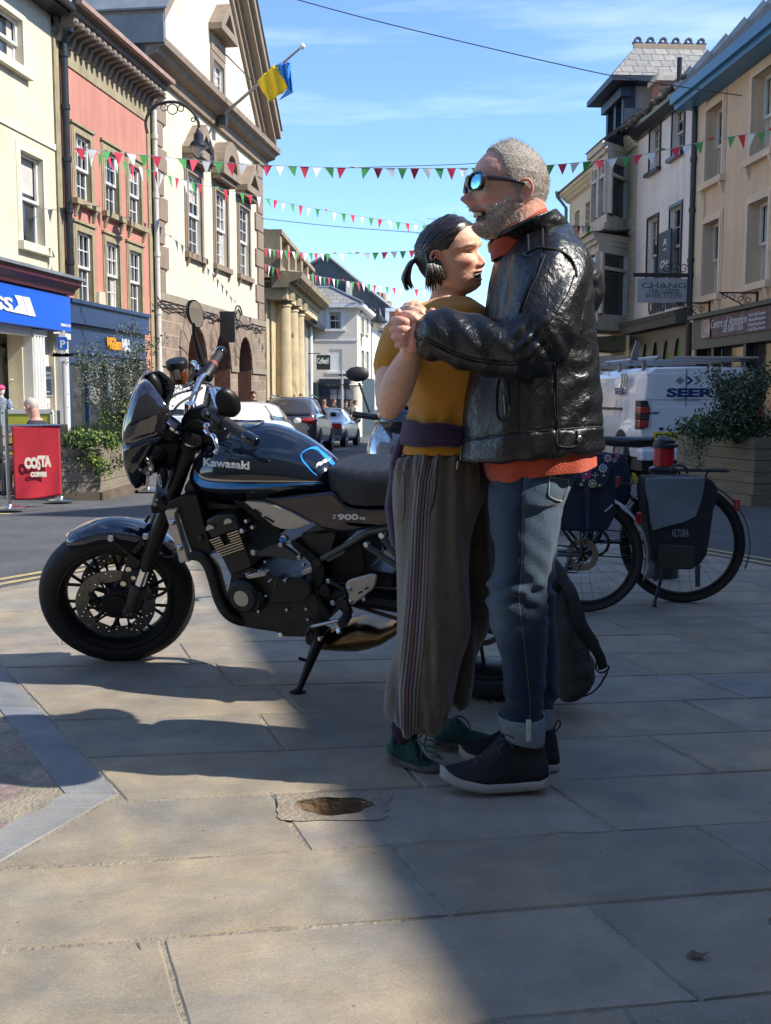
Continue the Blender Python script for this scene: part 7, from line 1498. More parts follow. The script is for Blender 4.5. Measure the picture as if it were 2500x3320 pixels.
tk=mb.build('fuel_tank',M_gloss,BK,smooth=True,auto=False)
mb=MB();mb.add([(x,-tank_y(x,tank(x)[1]),tank(x)[1])for x in xs_]+[(x,tank_y(x,tank(x)[1]),tank(x)[1])for x in xs_],[(i,i+1,46+i,45+i)for i in range(44)]);mb.build('tank_underside',M_blk,tk)
def ribbon(pts,name,m,e=.0015):
 """pts: (x, y_upper, y_lower) in m3 pixels, laid on the tank's own surface"""
 mb=MB();rows=[]
 sm=smooth_pts(pts,6)
 for(x,yu,yl)in sm:
  row=[]
  for k in range(4):
   y=yu+(yl-yu)*k/3;d=.15
   for _ in range(6):p=B_('m3',x,y,d);d=tank_y(p.x,p.z)
   row.append((p.x,-d-e,p.z))
  rows.append(row)
 mb.grid(rows);return mb.build(name,m,tk,smooth=True)
ribbon([(66,374,392),(90,405,425),(130,430,449),(200,447,462),(350,457,468),(600,461,470),(800,463,470),(980,465,470)],'silver_stripe',M_stripe_s)
ribbon([(66,396,450),(90,430,485),(130,456,508),(200,472,518),(350,482,522),(500,485,518),(700,482,506),(850,478,492),(985,475,481)],'blue_stripe',M_stripe_b)
vs,fs=text_mesh('Kawasaki',1,.0,bold=.035);xs0_=min(v.x for v in vs);xs1_=max(v.x for v in vs);zs1_=max(v.z for v in vs);zs0_=0
out=[]
for v in vs:
 u=(v.x-xs0_)/(xs1_-xs0_);w=(v.z-zs0_)/(zs1_-zs0_);x=133+333*u;y=(352+28*u)-w*(56+2*u);d=.15
 for _ in range(6):p=B_('m3',x,y,d);d=tank_y(p.x,p.z)
 out.append((p.x,-d-.002,p.z))
mb=MB();mb.add(out,fs);mb.build('tank_lettering',M_logo,tk)
mb=MB();c_=B_('m3',460,68,.0);zt,zb,hw=tank(c_.x);
mb.tube([(c_.x+.055*cos(a),.055*sin(a),tank(c_.x+.055*cos(a))[0]*1-.006*abs(sin(a))+.003)for a in[k*pi/14 for k in range(29)]],.0028,6);mb.build('filler_cap_ring',M_chrome,tk,smooth=True)
ribbon([(905,222,232),(930,208,216),(965,225,232),(1010,262,270),(1050,300,308),(1090,345,352)],'badge_outline',M_stripe_b)
ribbon([(903,228,238),(925,262,272),(960,300,310),(1000,345,353),(1030,372,379)],'badge_outline',M_stripe_b)
vs,fs=text_mesh('900',1,0,bold=.03);out=[];X0,X1=min(v.x for v in vs),max(v.x for v in vs);Z1=max(v.z for v in vs)
for v in vs:
 u=(v.x-X0)/(X1-X0);w=v.z/Z1;x=1008+46*u;y=322-20*u-26*w+6;d=.08
 for _ in range(6):p=B_('m3',x,y,d);d=tank_y(p.x,p.z)
 out.append((p.x,-d-.002,p.z))
mb=MB();mb.add(out,fs);mb.build('tank_lettering',M_logo,tk)
SS=[(1058,330,480,.085),(1090,318,545,.11),(1150,313,600,.135),(1250,322,640,.15),(1350,327,648,.155),(1500,325,640,.15),(1700,300,590,.14),(1900,262,520,.125),(2100,230,440,.105),(2200,232,400,.08)]
ST=[]
for(x,yt,yb,hw)in SS:a=B_('m3',x,yt,0);b=B_('m3',x,yb,hw);ST.append((a.x*.4+b.x*.6,a.z,b.z,hw))
mb=MB();rows=[];N_=90
for i in range(N_+1):
 x=ST[0][0]+(ST[-1][0]-ST[0][0])*i/N_
 for k in range(len(ST)-1):
  if x<=ST[k+1][0]+1e-9:break
 t=(x-ST[k][0])/(ST[k+1][0]-ST[k][0]);zt,zb,hw=(ST[k][j]+(ST[k+1][j]-ST[k][j])*t for j in(1,2,3));row=[]
 rib=-.006*(abs(sin(i*pi/7))<.3)if i>12 else 0
 for j in range(-12,13):
  s_=j/12;a=abs(s_);yy=hw*(sin(min(1,a*1.25)*pi/2)**.8);zz=zt if a<.3 else zt-(zt-zb)*((a-.3)/.7)**2.2
  row.append((x,-yy if s_<0 else yy,zz+(rib if a<.42 else 0)))
 rows.append(row)
mb.grid(rows);mb.add(rows[0],[tuple(range(25))]);mb.add(rows[-1],[tuple(range(25))]);mb.build('seat',M_seat,BK,smooth=True,auto=False)
sc=plate_([(560,590),(700,582),(1060,548),(1110,600),(1160,650),(1220,662),(1490,664),(1700,640),(1950,560),(2100,480),(2060,560),(1900,660),(1700,740),(1490,785),(1400,800),(1250,826),(1100,832),(980,806),(900,760),(700,665)],'m3',.145,.29,'side_cover',M_gloss,bevel=.02)
ap_=plate_([(425,615),(480,613),(560,620),(640,642),(720,672),(800,712),(860,745),(908,772),(850,793),(790,812),(740,815),(690,810),(640,790),(570,735),(500,680),(450,635)],'m3',.158,.316,'fin_cover',M_alu,bevel=.012)
for a,b in(((498,668),(550,706)),((572,722),(640,762))):pipe([a,b],'m3',.1595,.0035,'slot',M_blk,k=1,n=6,parent=ap_)
plate_([(330,600),(420,600),(560,730),(640,790),(700,820),(690,850),(560,790),(420,680)],'m3',.12,.24,'frame_rail',M_blk,bevel=.008)
mb=MB()
for s_,x0_,x1_,y_,hh,bo in(('Z',1062,1090,735,27,.03),('900',1098,1250,743,42,.045),('RS',1258,1300,742,20,.05)):
 vs,fs=text_mesh(s_,1,0,bold=bo);X0,X1=min(v.x for v in vs),max(v.x for v in vs);Z1=max(v.z for v in vs);o=[]
 for v in vs:p=B_('m3',x0_+(x1_-x0_)*(v.x-X0)/(X1-X0),y_-hh*v.z/Z1,.147);o.append((p.x,-.1475,p.z))
 mb.add(o,fs)
mb.build('side_lettering',M_logo,sc)
plate_([(150,745),(215,712),(340,700),(365,730),(395,815),(185,885),(155,815)],'m3',.17,.34,'cylinder_head',M_blk2,bevel=.008)
for(x,y)in((183,815),(312,770)):
 c=B_('m3',x,y,.178);mb=MB();r_=.017
 pts=[(c.x+r_*cos(a+radians(18)),c.z+r_*sin(a+radians(18)))for a in[pi*k/12 for k in range(13)]];mb.prism(pts,-.18,-.172);mb.build('cam_cover',M_alu,BK)
plate_([(180,890),(390,818),(432,945),(445,980),(480,1080),(330,1150),(262,1008)],'m3',.15,.30,'cylinder_block',M_blk2,bevel=.004)
for k in range(8):
 t=k/7;a=(180+78*t,893+112*t);b=(385+45*t,822+123*t);pa=B_('m3',*a,.168);pb=B_('m3',*b,.168)
 mb=MB();dz=.003;
 segs=[(0,1)]if k>3 else[(0,.36),(.62,1)]
 for s0,s1 in segs:p=pa.lerp(pb,s0);q=pa.lerp(pb,s1);mb.prism([(p.x,p.z-dz),(q.x,q.z-dz),(q.x,q.z+dz),(p.x,p.z+dz)],-.17,-.1)
 fo=mb.build('cooling_fin',M_blk2,BK)
 mb=MB();dz=.0016
 for s0,s1 in segs:p=pa.lerp(pb,s0);q=pa.lerp(pb,s1);mb.prism([(p.x,p.z-dz),(q.x,q.z-dz),(q.x,q.z+dz),(p.x,p.z+dz)],-.172,-.1702)
 mb.build('fin_edge',M_fin,fo)
plate_([(330,370),(460,310),(560,330),(660,385),(830,380),(915,440),(940,520),(990,640),(980,740),(860,800),(860,812),(700,810),(660,780),(640,740),(440,745),(420,700),(330,640),(300,540)],'m4',.13,.26,'crankcase',M_blk2,bevel=.012)
def disc(t,x,y,r,d,th,nm,m,parent=BK,n=40,bev=.004):
 c=B_(t,x,y,d);mb=MB();mb.lathe([(0,0),(r-bev,0),(r,bev),(r,th),(0,th)],c,(0,1,0),n);return mb.build(nm,m,parent,smooth=True)
e_=disc('m4',405,530,.062,.175,.05,'engine_cover',M_blk2,bev=.012);disc('m4',403,537,.0295,.178,.01,'silver_cap',mat('spun_aluminium',(.55,.5,.42),.32,metal=.7),e_,bev=.001)
disc('m4',480,560,.045,.165,.04,'clutch_bulge',M_blk2,bev=.015)
plate_([(640,400),(665,385),(820,385),(880,420),(912,460),(905,510),(860,545),(760,575),(640,580),(600,565)],'m4',.165,.05,'sprocket_cover',mat('satin_brown_black',(.014,.012,.011),.42,spec=.4),bevel=.018)
plate_([(432,372),(560,335),(590,350),(580,372),(450,395)],'m4',.15,.03,'case_plate',M_alu,bevel=.004)
plate_([(830,345),(912,312),(915,345),(845,372)],'m4',.14,.03,'case_plate',M_alu,bevel=.003)
plate_([(490,205),(660,140),(690,140),(830,245),(800,265),(640,235),(500,225)],'m4',.15,.02,'engine_mount',mat('mount_grey',(.045,.045,.045),.45),bevel=.006)
plate_([(755,120),(790,115),(990,270),(1010,330),(1000,420),(960,460),(985,560),(1050,640),(1040,660),(970,660),(945,560),(915,420),(900,280),(760,150)],'m4',.14,.06,'frame_spar',M_blk,bevel=.01)
disc('m4',950,285,.0175,.15,.02,'pivot_ring',M_blk2);disc('m4',1003,482,.024,.145,.02,'swingarm_pivot',M_blk);disc('m4',703,112,.015,.155,.02,'maker_badge',M_bolt)
disc('m4',703,112,.0125,.156,.01,'badge_face',M_gloss);plate_([(680,104),(727,104),(727,120),(680,120)],'m4',.157,.002,'badge_bar',M_stripe_b,bevel=0)
for t_,x,y,r_ in(('m4',405,50,.009),('m4',488,207,.011),('m4',685,152,.009),('m4',817,245,.009),('m4',480,25,.007),('m4',435,-20,.007),('m4',716,410,.006),('m4',603,415,.005),('m4',580,520,.005),('m4',533,340,.005),('m4',440,362,.005),('m4',525,632,.006),('m4',730,620,.006),('m4',870,615,.006),('m4',848,300,.005),('m4',573,275,.005),('m4',685,800,.01),('m4',1028,412,.009),('m4',1062,570,.01),('m4',1300,150,.01),('m4',1412,85,.011),('m4',1286,546,.007),('m4',880,690,.005),('m4',884,768,.006)):
 disc(t_,x,y,r_,.185,.02,'bolt',M_bolt,n=12,bev=.002)
plate_([(1035,255),(1040,240),(1125,235),(1180,400),(1250,600),(1320,640),(1400,560),(1330,330),(1280,130),(1170,130),(1060,180)],'m2',.15,.30,'radiator',M_blk,bevel=.01)
rg=plate_([(1033,262),(1045,248),(1122,236),(1124,250),(1108,272),(1108,300),(1160,480),(1215,640),(1225,645),(1150,657),(1142,640),(1135,600)],'m2',.17,.03,'radiator_guard',M_alu,bevel=.006)
for(x,y)in((1090,341),(1146,538)):c=B_('m2',x,y,.175);mb=MB();mb.lathe([(0,-.007),(.005,-.008),(.011,-.002),(.0135,.004),(0,.004)],c,(0,1,0),16);mb.build('bolt',M_bolt,rg,smooth=True)
disc('m2',1300,470,.014,.16,.02,'plug',M_blk2)
plate_([(700,620),(800,500),(1000,480),(1060,560),(1000,900),(880,1000),(760,1000),(700,860)],'n3',.07,.14,'headstock',M_blk,bevel=.02)
plate_([(860,1200),(960,1500),(1100,1560),(1400,1600),(1380,1666),(1000,1650),(800,1600),(740,1400)],'n3',.1,.2,'airbox',M_blk2,bevel=.03)
for k,(dd,m_)in enumerate(((.15,M_hdr),(.06,M_hdr),(-.05,M_gold),(-.14,M_gold))):
 o_=k*10
 pipe([(60+o_,215,dd),(120+o_,232,dd),(175+o_,300,dd),(215+o_,420,dd),(250+o_,540,dd),(310+o_,640,dd),(400,688,dd*.8),(520,695,dd*.6),(660,690,dd*.4)],'m4',dd,.0225,'exhaust_header',m_,n=12)
plate_([(640,640),(860,640),(870,800),(845,812),(700,812),(665,780),(440,745),(430,715)],'m4',.08,.16,'oil_pan',M_blk2,bevel=.015)
mb=MB();rows=[]
for(x,yt,yb,hw)in((900,740,870,.05),(1010,790,892,.075),(1100,745,898,.085),(1240,690,900,.09),(1330,700,882,.09),(1420,735,855,.08),(1510,700,800,.07),(1640,620,720,.06)):
 a=B_('m4',x,yt,.0+.02);b=B_('m4',x,yb,.02);zc=(a.z+b.z)/2;hz_=abs(a.z-b.z)/2;rows.append([(a.x,.0+hw*cos(t)*(1 if abs(cos(t))<.9 else .97),zc+hz_*(sin(t)if abs(sin(t))<.8 else .9*(1 if sin(t)>0 else-1)))for t in[2*pi*k/20 for k in range(20)]])
mb.grid(rows,cv=True);mb.add(rows[0],[tuple(range(20))]);mb.add(rows[-1],[tuple(range(20))]);mb.build('silencer',M_gold,BK,smooth=True,auto=False)
plate_([(1560,640),(1900,420),(2150,330),(2250,400),(2150,520),(1900,640),(1640,740)],'m4',-.1,.1,'exhaust_can',M_gold,bevel=.03)
hg=plate_([(1152,440),(1168,410),(1200,395),(1330,360),(1362,362),(1380,380),(1372,420),(1352,470),(1325,490),(1215,578),(1195,583),(1178,568),(1175,500),(1160,470)],'m4',.17,.012,'heel_guard',M_alu,bevel=.004)
for(x,y,r_)in((1182,467,.009),(1190,560,.008)):disc('m4',x,y,r_,.176,.01,'bolt',M_bolt,hg,n=14)
for a,b in(((1250,497),(1275,482)),((1296,466),(1320,454))):pipe([a,b],'m4',.171,.0035,'slot',M_blk,k=1,n=6,parent=hg)
plate_([(1020,400),(1050,405),(1150,460),(1170,520),(1175,570),(1200,640),(1190,660),(1130,640),(1100,600),(1060,580),(1085,545),(1150,520),(1130,480),(1040,430)],'m4',.155,.02,'footrest_bracket',M_blk2,bevel=.005)
pipe([(1170,655,.17),(1130,720,.23)],'m4',.2,.017,'footrest',M_rub,k=1);pipe([(1105,755,.23),(1112,785,.24)],'m4',.23,.009,'footrest_tip',M_bolt,k=1)
pipe([(912,735),(1108,692)],'m4',.19,.0065,'gear_lever',M_bolt,k=1);pipe([(912,735),(885,768),(875,800)],'m4',.18,.008,'gear_linkage',M_blk2,k=2);pipe([(900,690),(1110,702)],'m4',.15,.005,'gear_rod',M_blk,k=1)
sp=B_('m4',965,830,.1);sf=gnd(*C('m4',812,1212),0);sfl=MKI@sf
mb=MB();mb.tube([sp+Vector((.0,0,.05)),sp,sp.lerp(sfl,.35),sp.lerp(sfl,.97)],[.022,.024,.018,.011],10);sst=mb.build('side_stand',M_blk,BK,smooth=True)
mb=MB();mb.lathe([(0,0),(.03,0),(.03,.008),(.012,.014)],sf,(0,0,1),16);mb.v=[tuple(MKI@Vector(v))for v in mb.v];mb.build('stand_foot',M_blk,sst)
mb=MB();p=sp.lerp(sfl,.42);mb.tube([p,p+Vector((-.035,-.02,.02))],.006,6);mb.build('stand_peg',M_blk,sst);plate_([(860,780),(940,760),(1010,790),(1000,850),(980,880),(900,880),(865,860)],'m4',.11,.06,'stand_bracket',M_blk2,bevel=.006);disc('m4',965,830,.009,.135,.02,'bolt',M_bolt,n=12)
a_=B_('m4',1003,482,.1);mb=MB()
for s_ in(-1,1):mb.tube([(a_.x,s_*.1,a_.z),(a_.x+(Wr.x-a_.x)*.5,s_*.11,a_.z*.45+Wr.z*.6),(Wr.x+.02,s_*.115,Wr.z)],[.035,.03,.025],8,flat=1)
mb.build('swingarm',M_blk,BK,smooth=True)
mb=MB();mb.lathe([(.07,-.003),(.088,-.003),(.088,.003),(.07,.003)],Wr+Vector((0,-.085,0)),(0,1,0),36)
mb.tube([(a_.x+.02,-.085,a_.z+.03),(Wr.x,-.085,Wr.z+.088)],.007,6);mb.tube([(a_.x+.02,-.085,a_.z-.03),(Wr.x,-.085,Wr.z-.088)],.007,6);mb.build('chain',mat('chain_steel',(.12,.1,.08),.5,metal=.8,var=.5,vs=60),BK)
pipe([(985,248),(1200,200-70),(1310,60),(1500,20)],'m4',.13,.011,'subframe_tube',mat('tube_grey',(.07,.07,.07),.4),k=1);pipe([(1030,260),(1155,195)],'m4',.13,.007,'subframe_tube',MATS['tube_grey'],k=1)
pipe([(1310,158),(1500,280),(1560,330)],'m4',.14,.011,'subframe_tube',MATS['tube_grey'],k=1);pipe([(1425,95),(1510,210),(1600,330)],'m4',.14,.011,'subframe_tube',MATS['tube_grey'],k=1)
plate_([(830,70),(1000,50),(1100,60),(1085,110),(1060,190),(1000,250),(900,200),(840,120)],'m4',.12,.24,'battery_box',M_blk2,bevel=.02)
plate_([(1000,260),(1270,120),(1300,330),(1500,360),(1500,560),(1300,520),(1050,430)],'m4',.09,.18,'inner_guard',M_blk,bevel=.02)
tp=B_('m3',2180,300,0);mb=MB();mb.ball((tp.x+.02,0,tp.z-.02),(.16,.1,.06),14);mb.build('tail_cowl',M_gloss,BK,smooth=True);mb=MB();mb.ball((tp.x+.15,0,tp.z-.03),(.04,.06,.03),10);mb.build('rear_light',M_tail,BK,smooth=True)
CR.update({'h1':(1480,440,.33613),'h2':(1240,960,.21008),'h3':(1600,640,.37815),'h4':(1480,1200,.5042),'h5':(1180,1180,.48319)})
def AT(t,x,y,Y):return at(*C(t,x,y),Y)
def proj(p):
 v=Vector(p)-Vector((0,0,H));zc=v.y*cos(PIT)-v.z*sin(PIT);yc=v.y*sin(PIT)+v.z*cos(PIT);return 1250+F*v.x/zc,1660-F*yc/zc
def loft(rows,t,n=48,k=4,pw=2.2,cap=True):
 """rows: (yL, xL, yR, xR, Y, half depth) in crop t"""
 rs=smooth_pts(rows,k)if k>1 else rows;P=[]
 for(yL,xL,yR,xR,Y,hd)in rs:
  a=AT(t,xL,yL,Y);b=AT(t,xR,yR,Y);c=(a+b)/2;U=(b-a)/2;ring=[]
  for j in range(n):
   q=2*pi*j/n;cs,sn=cos(q),sin(q);e=2/pw;ring.append(c+U*(abs(cs)**e*(1 if cs>0 else-1))+Vector((0,hd*(abs(sn)**e)*(1 if sn>0 else-1),0)))
  P.append(ring)
 return P
def add_loft(mb,P,cap=True):
 mb.grid(P,cv=True)
 if cap:n=len(P[0]);mb.add(P[0],[tuple(range(n))]);mb.add(P[-1],[tuple(range(n))])
def fuse(mb,vox,sm=4,fac=.5):
 """union of closed pieces into one continuous surface; returns a mesh"""
 me=bpy.data.meshes.new('f');me.from_pydata(mb.v,[],mb.f);bm=bmesh.new();bm.from_mesh(me);bmesh.ops.recalc_face_normals(bm,faces=bm.faces);bm.to_mesh(me);bm.free()
 o=bpy.data.objects.new('f',me);COL.objects.link(o);r=o.modifiers.new('r','REMESH');r.mode='VOXEL';r.voxel_size=vox;r.adaptivity=0
 if sm:q=o.modifiers.new('s','SMOOTH');q.factor=fac;q.iterations=sm
 dg=bpy.context.evaluated_depsgraph_get();dg.update();m2=bpy.data.meshes.new_from_object(o.evaluated_get(dg));bpy.data.objects.remove(o);bpy.data.meshes.remove(me);return m2
def get_vn(me):
 n=len(me.vertices);co=np.empty(n*3,'f');me.vertices.foreach_get('co',co);no=np.empty(n*3,'f');me.vertex_normals.foreach_get('vector',no);return co.reshape(-1,3),no.reshape(-1,3)
def vnoise(P,sc,seed=0,oct=1):
 """cheap smooth value noise, vectorised"""
 P=np.asarray(P,dtype=np.float64)*np.asarray(sc)+seed*17.3;out=np.zeros(len(P));amp=1;tot=0
 for o in range(oct):
  i=np.floor(P).astype(np.int64);f=P-i;f=f*f*(3-2*f);r=np.zeros(len(P))
  for dx in(0,1):
   for dy in(0,1):
    for dz in(0,1):
     h=(i[:,0]+dx)*374761393+(i[:,1]+dy)*668265263+(i[:,2]+dz)*2147483647;h=(h^(h>>13))*1274126177;h=(h^(h>>16))&0xffff
     r+=h/65535.0*(f[:,0]if dx else 1-f[:,0])*(f[:,1]if dy else 1-f[:,1])*(f[:,2]if dz else 1-f[:,2])
  out+=r*amp;tot+=amp;amp*=.5;P=P*2.03+5.1
 return out/tot
def finish(me,name,m,parent,disp=None,col=None,smooth=True):
 if disp is not None:co,no=get_vn(me);d=disp(co,no);co=co+no*d[:,None];me.vertices.foreach_set('co',co.astype('f').ravel());me.update()
 if col is not None:
  co,no=get_vn(me);c=col(co,no);a=me.color_attributes.new('col','FLOAT_COLOR','POINT');a.data.foreach_set('color',np.concatenate([c,np.ones((len(c),1))],1).astype('f').ravel())
 me.materials.clear();me.materials.append(m);me.polygons.foreach_set('material_index',[0]*len(me.polygons))
 if smooth:me.polygons.foreach_set('use_smooth',[True]*len(me.polygons))
 me.name=name;o=bpy.data.objects.new(name,me);COL.objects.link(o);o.parent=parent;o.matrix_parent_inverse=world_inv(parent);return o
def projv(co):
 x=co[:,0];y=co[:,1];z=co[:,2]-H;zc=y*cos(PIT)-z*sin(PIT);yc=y*sin(PIT)+z*cos(PIT);return 1250+F*x/zc,1660-F*yc/zc
def kids(mb,name,m,parent,**k):return mb.build(name,m,parent,world=True,**k)
FRONT=[(0,.12),(.03,.22),(.08,.29),(.13,.305),(.2,.335),(.3,.345),(.4,.345),(.47,.335),(.52,.345),(.57,.375),(.66,.38),(.75,.355),(.84,.29),(.92,.19),(.97,.1),(1,.0)]
BACK=[(0,-.02),(.08,-.08),(.2,-.24),(.3,-.33),(.42,-.385),(.55,-.415),(.68,-.405),(.8,-.345),(.89,-.25),(.96,-.12),(1,0)]
WID=[(0,.11),(.05,.185),(.12,.225),(.2,.255),(.3,.275),(.42,.30),(.55,.315),(.68,.315),(.8,.275),(.89,.2),(.96,.1),(1,0)]
NOSE=[(.25,0),(.285,.03),(.31,.085),(.335,.125),(.36,.12),(.4,.085),(.46,.045),(.51,.018),(.56,0)]
def cur(T_,v):return float(np.interp(v,[a for a,b in T_],[b for a,b in T_]))
def g_(x,s):return math.exp(-(x/s)**2)
class Head:
 def __init__(s,c,S,fwd,up,open_=0,cheek=1.0,chin=0,male=True):
  s.c=Vector(c);s.S=S;s.f=Vector(fwd).normalized();s.u=(Vector(up)-s.f*s.f.dot(Vector(up))).normalized();s.l=s.u.cross(s.f);s.open=open_;s.cheek=cheek;s.male=male
  s.M=Matrix(((s.f.x*S,s.l.x*S,s.u.x*S,s.c.x),(s.f.y*S,s.l.y*S,s.u.y*S,s.c.y),(s.f.z*S,s.l.z*S,s.u.z*S,s.c.z),(0,0,0,1)));s.I=s.M.inverted()
 def pt(s,th,v,off=0):
  """th: angle from forward; returns local unit coordinates"""
  xf,xb,w=cur(FRONT,v),cur(BACK,v),cur(WID,v);cx=(xf+xb)/2;a=(xf-xb)/2+off;b=w+off
  cs,sn=cos(th),sin(th);e=2/2.25;x=cx+a*abs(cs)**e*(1 if cs>0 else-1);y=b*abs(sn)**e*(1 if sn>0 else-1)
  if cs>0:y*=1-.14*cs*(1 if v<.55 else .5)
  z=v-.5;front=max(0,cs)
  if front>0:
   ay=abs(y)
   nw=.028+.03*g_(v-.32,.05)
   x+=cur(NOSE,v)*(1.28 if s.male else .74)*g_(y,nw*(1.15 if s.male else 1))+.022*g_(v-.315,.028)*g_(ay-.062,.022)*1.6
   x-=.05*g_(v-.505,.045)*g_(ay-.125,.062)
   x+=.018*g_(v-.575,.03)*g_(ay-.12,.09)
   x+=.032*s.cheek*g_(v-.385,.065)*g_(ay-.17,.07)
   x+=.026*g_(v-.085,.045)*g_(y,.075)
   o=s.open;lw=.105+(.085 if s.male else .07)*o;zu=.232+.006*o+.06*ay*o;zl=.185-.055*o+.16*ay*o
   x+=.03*g_(v-zu-.012,.016)*g_(y,lw*.8)+.028*g_(v-zl+.014,.018)*g_(y,lw*.7)
   if o and zu-zl>.004:x-=.085*o*math.exp(-(abs(v-(zu+zl)/2)/((zu-zl)/2+.004))**4)*math.exp(-(ay/(lw*.86))**4)
   else:x-=.012*g_(v-.212,.007)*g_(y,lw)
   x-=.02*g_(v-.3-(ay-.11)*-.9,.018)*g_(ay-.15,.06);x-=.012*g_(v-.47+(ay-.2)*.4,.008)*g_(ay-.23,.04)
  return Vector((x,y,z))
 def grid(s,mb,nv=110,nt=130,off=0,v0=0.0,v1=1.0):
  P=[]
  for i in range(nv+1):
   v=v0+(v1-v0)*i/nv;P.append([s.M@s.pt(-pi+2*pi*j/nt,v,off)for j in range(nt)])
  add_loft(mb,P)
 def ear(s,mb,side,M_=None):
  """outer rim, bowl and lobe as one closed lump"""
  c=Vector((-.045,side*.302,-.07));mk=lambda x,y,z:s.M@(c+Vector((x,side*y,z)))
  rim=[(.04,.01,.1),(.02,.04,.145),(-.035,.065,.15),(-.075,.075,.1),(-.08,.07,.03),(-.06,.055,-.03),(-.03,.04,-.07),(.0,.03,-.105),(.02,-.005,-.1),(.02,-.04,-.06)]
  mb.tube([mk(*p)for p in smooth_pts(rim,3)],[s.S*(.017+.008*(i>20))for i in range(28)],8)
  mb.tube([mk(*p)for p in smooth_pts([(.0,.03,.09),(-.04,.045,.08),(-.055,.045,.02),(-.03,.03,-.03)],3)],s.S*.014,6)
  P=[]
  for k in range(6):
   t=k/5;P.append([mk(-.02+.05*cos(a)*(1-t*.3)-.005,-.03+.055*t,.02+.11*sin(a)*(1-t*.3))for a in[2*pi*j/14 for j in range(14)]])
  add_loft(mb,P)
def limb(mb,pts,rad,n=16,k=4,flat=1.0,up=None):
 q=smooth_pts([tuple(p)+(r,)for p,r in zip(pts,rad)],k);mb.tube([Vector(p[:3])for p in q],[p[3]for p in q],n,flat=flat,up=up);mb.ball(q[0][:3],q[0][3]*.98,10);mb.ball(q[-1][:3],q[-1][3]*.98,10)
M_skin=attrmat('skin',.48,bump=.3,bs=420,spec=.45,var=.07,vs=55,sss=.12)
M_skin2=M_skin
MAN=thing('person','grey-bearded man in black leather jacket, mirrored sunglasses and turned-up jeans, laughing as he dances','person',(AT('o',1650,2520,2.9).x,2.9,0))
HM=Head(at(1645,622,2.80),.2425,Vector((-1,-.27,.13)),Vector((.13,0,1)),open_=1.0,cheek=1.05)
mb=MB();HM.grid(mb);HM.ear(mb,1);HM.ear(mb,-1)
nk=HM.M@Vector((-.16,0,-.22));nb_=at(1705,830,2.9);limb(mb,[HM.M@Vector((-.14,0,-.1)),HM.M@Vector((-.16,0,-.35)),nb_],[.072,.064,.075],24)
tor=[AT('o',1720,870,2.9),AT('o',1750,1000,2.92),AT('o',1740,1200,2.92),AT('o',1730,1400,2.92)];limb(mb,tor,[.08,.11,.11,.10],24)
nh=AT('o',1700,1480,2.84);limb(mb,[AT('o',1690,1500,2.85),AT('o',1675,1850,2.83),AT('o',1695,2250,2.83),AT('o',1700,2420,2.84)],[.06,.045,.04,.032],16)
limb(mb,[AT('o',1720,1500,2.96),AT('o',1735,1850,2.98),AT('o',1745,2150,2.98),AT('o',1740,2350,2.98)],[.06,.045,.035,.028],16)
sh=AT('o',1800,850,2.76);el=AT('o',1745,1160,2.62);wr=AT('h2',640,650,2.70);limb(mb,[sh,el,wr],[.055,.042,.029],18)
YH=2.69;hp=lambda x,y,dy=0:AT('h2',x,y,YH+dy)
P=[]
for(x,y,rx,rz,dy)in((680,660,.024,.026,.0),(620,640,.024,.03,-.002),(540,620,.02,.04,-.006),(470,600,.018,.044,-.008),(410,590,.014,.042,-.004),(385,590,.008,.036,0)):
 c=hp(x,y,dy);P.append([c+Vector((.25*rz*sin(a)*.4,rx*cos(a),rz*sin(a)))for a in[2*pi*j/20 for j in range(20)]])
add_loft(mb,P)
for pts,r in((((440,440,-.006),(340,400,-.016),(240,370,-.008),(185,385,.012),(230,400,.034)),.0115),(((430,520,-.01),(310,515,-.02),(195,510,-.008),(160,525,.014),(215,530,.036)),.0108),(((430,600,-.008),(320,615,-.018),(215,620,-.006),(185,635,.014),(240,640,.034)),.0102),(((440,690,-.004),(340,730,-.012),(255,748,-.002),(235,755,.012),(290,750,.03)),.0094)):
 limb(mb,[hp(*p)for p in pts],[r*.98,r*1.04,r*.93,r*.9,r*.8],12,3)
limb(mb,[hp(640,560,.012),hp(690,420,.012),hp(745,310,.004),hp(772,240,0)],[.016,.014,.0115,.0105],12,3)
mb.ball(HM.M@Vector((.33,0,.02)),.001,6)
bodyM=fuse(mb,.0023,1,.5)
SK1=np.array((.70,.37,.27));SK2=np.array((.60,.34,.25));RED=np.array((.47,.17,.12));GREY=np.array((.42,.37,.31));GREYD=np.array((.16,.125,.1))
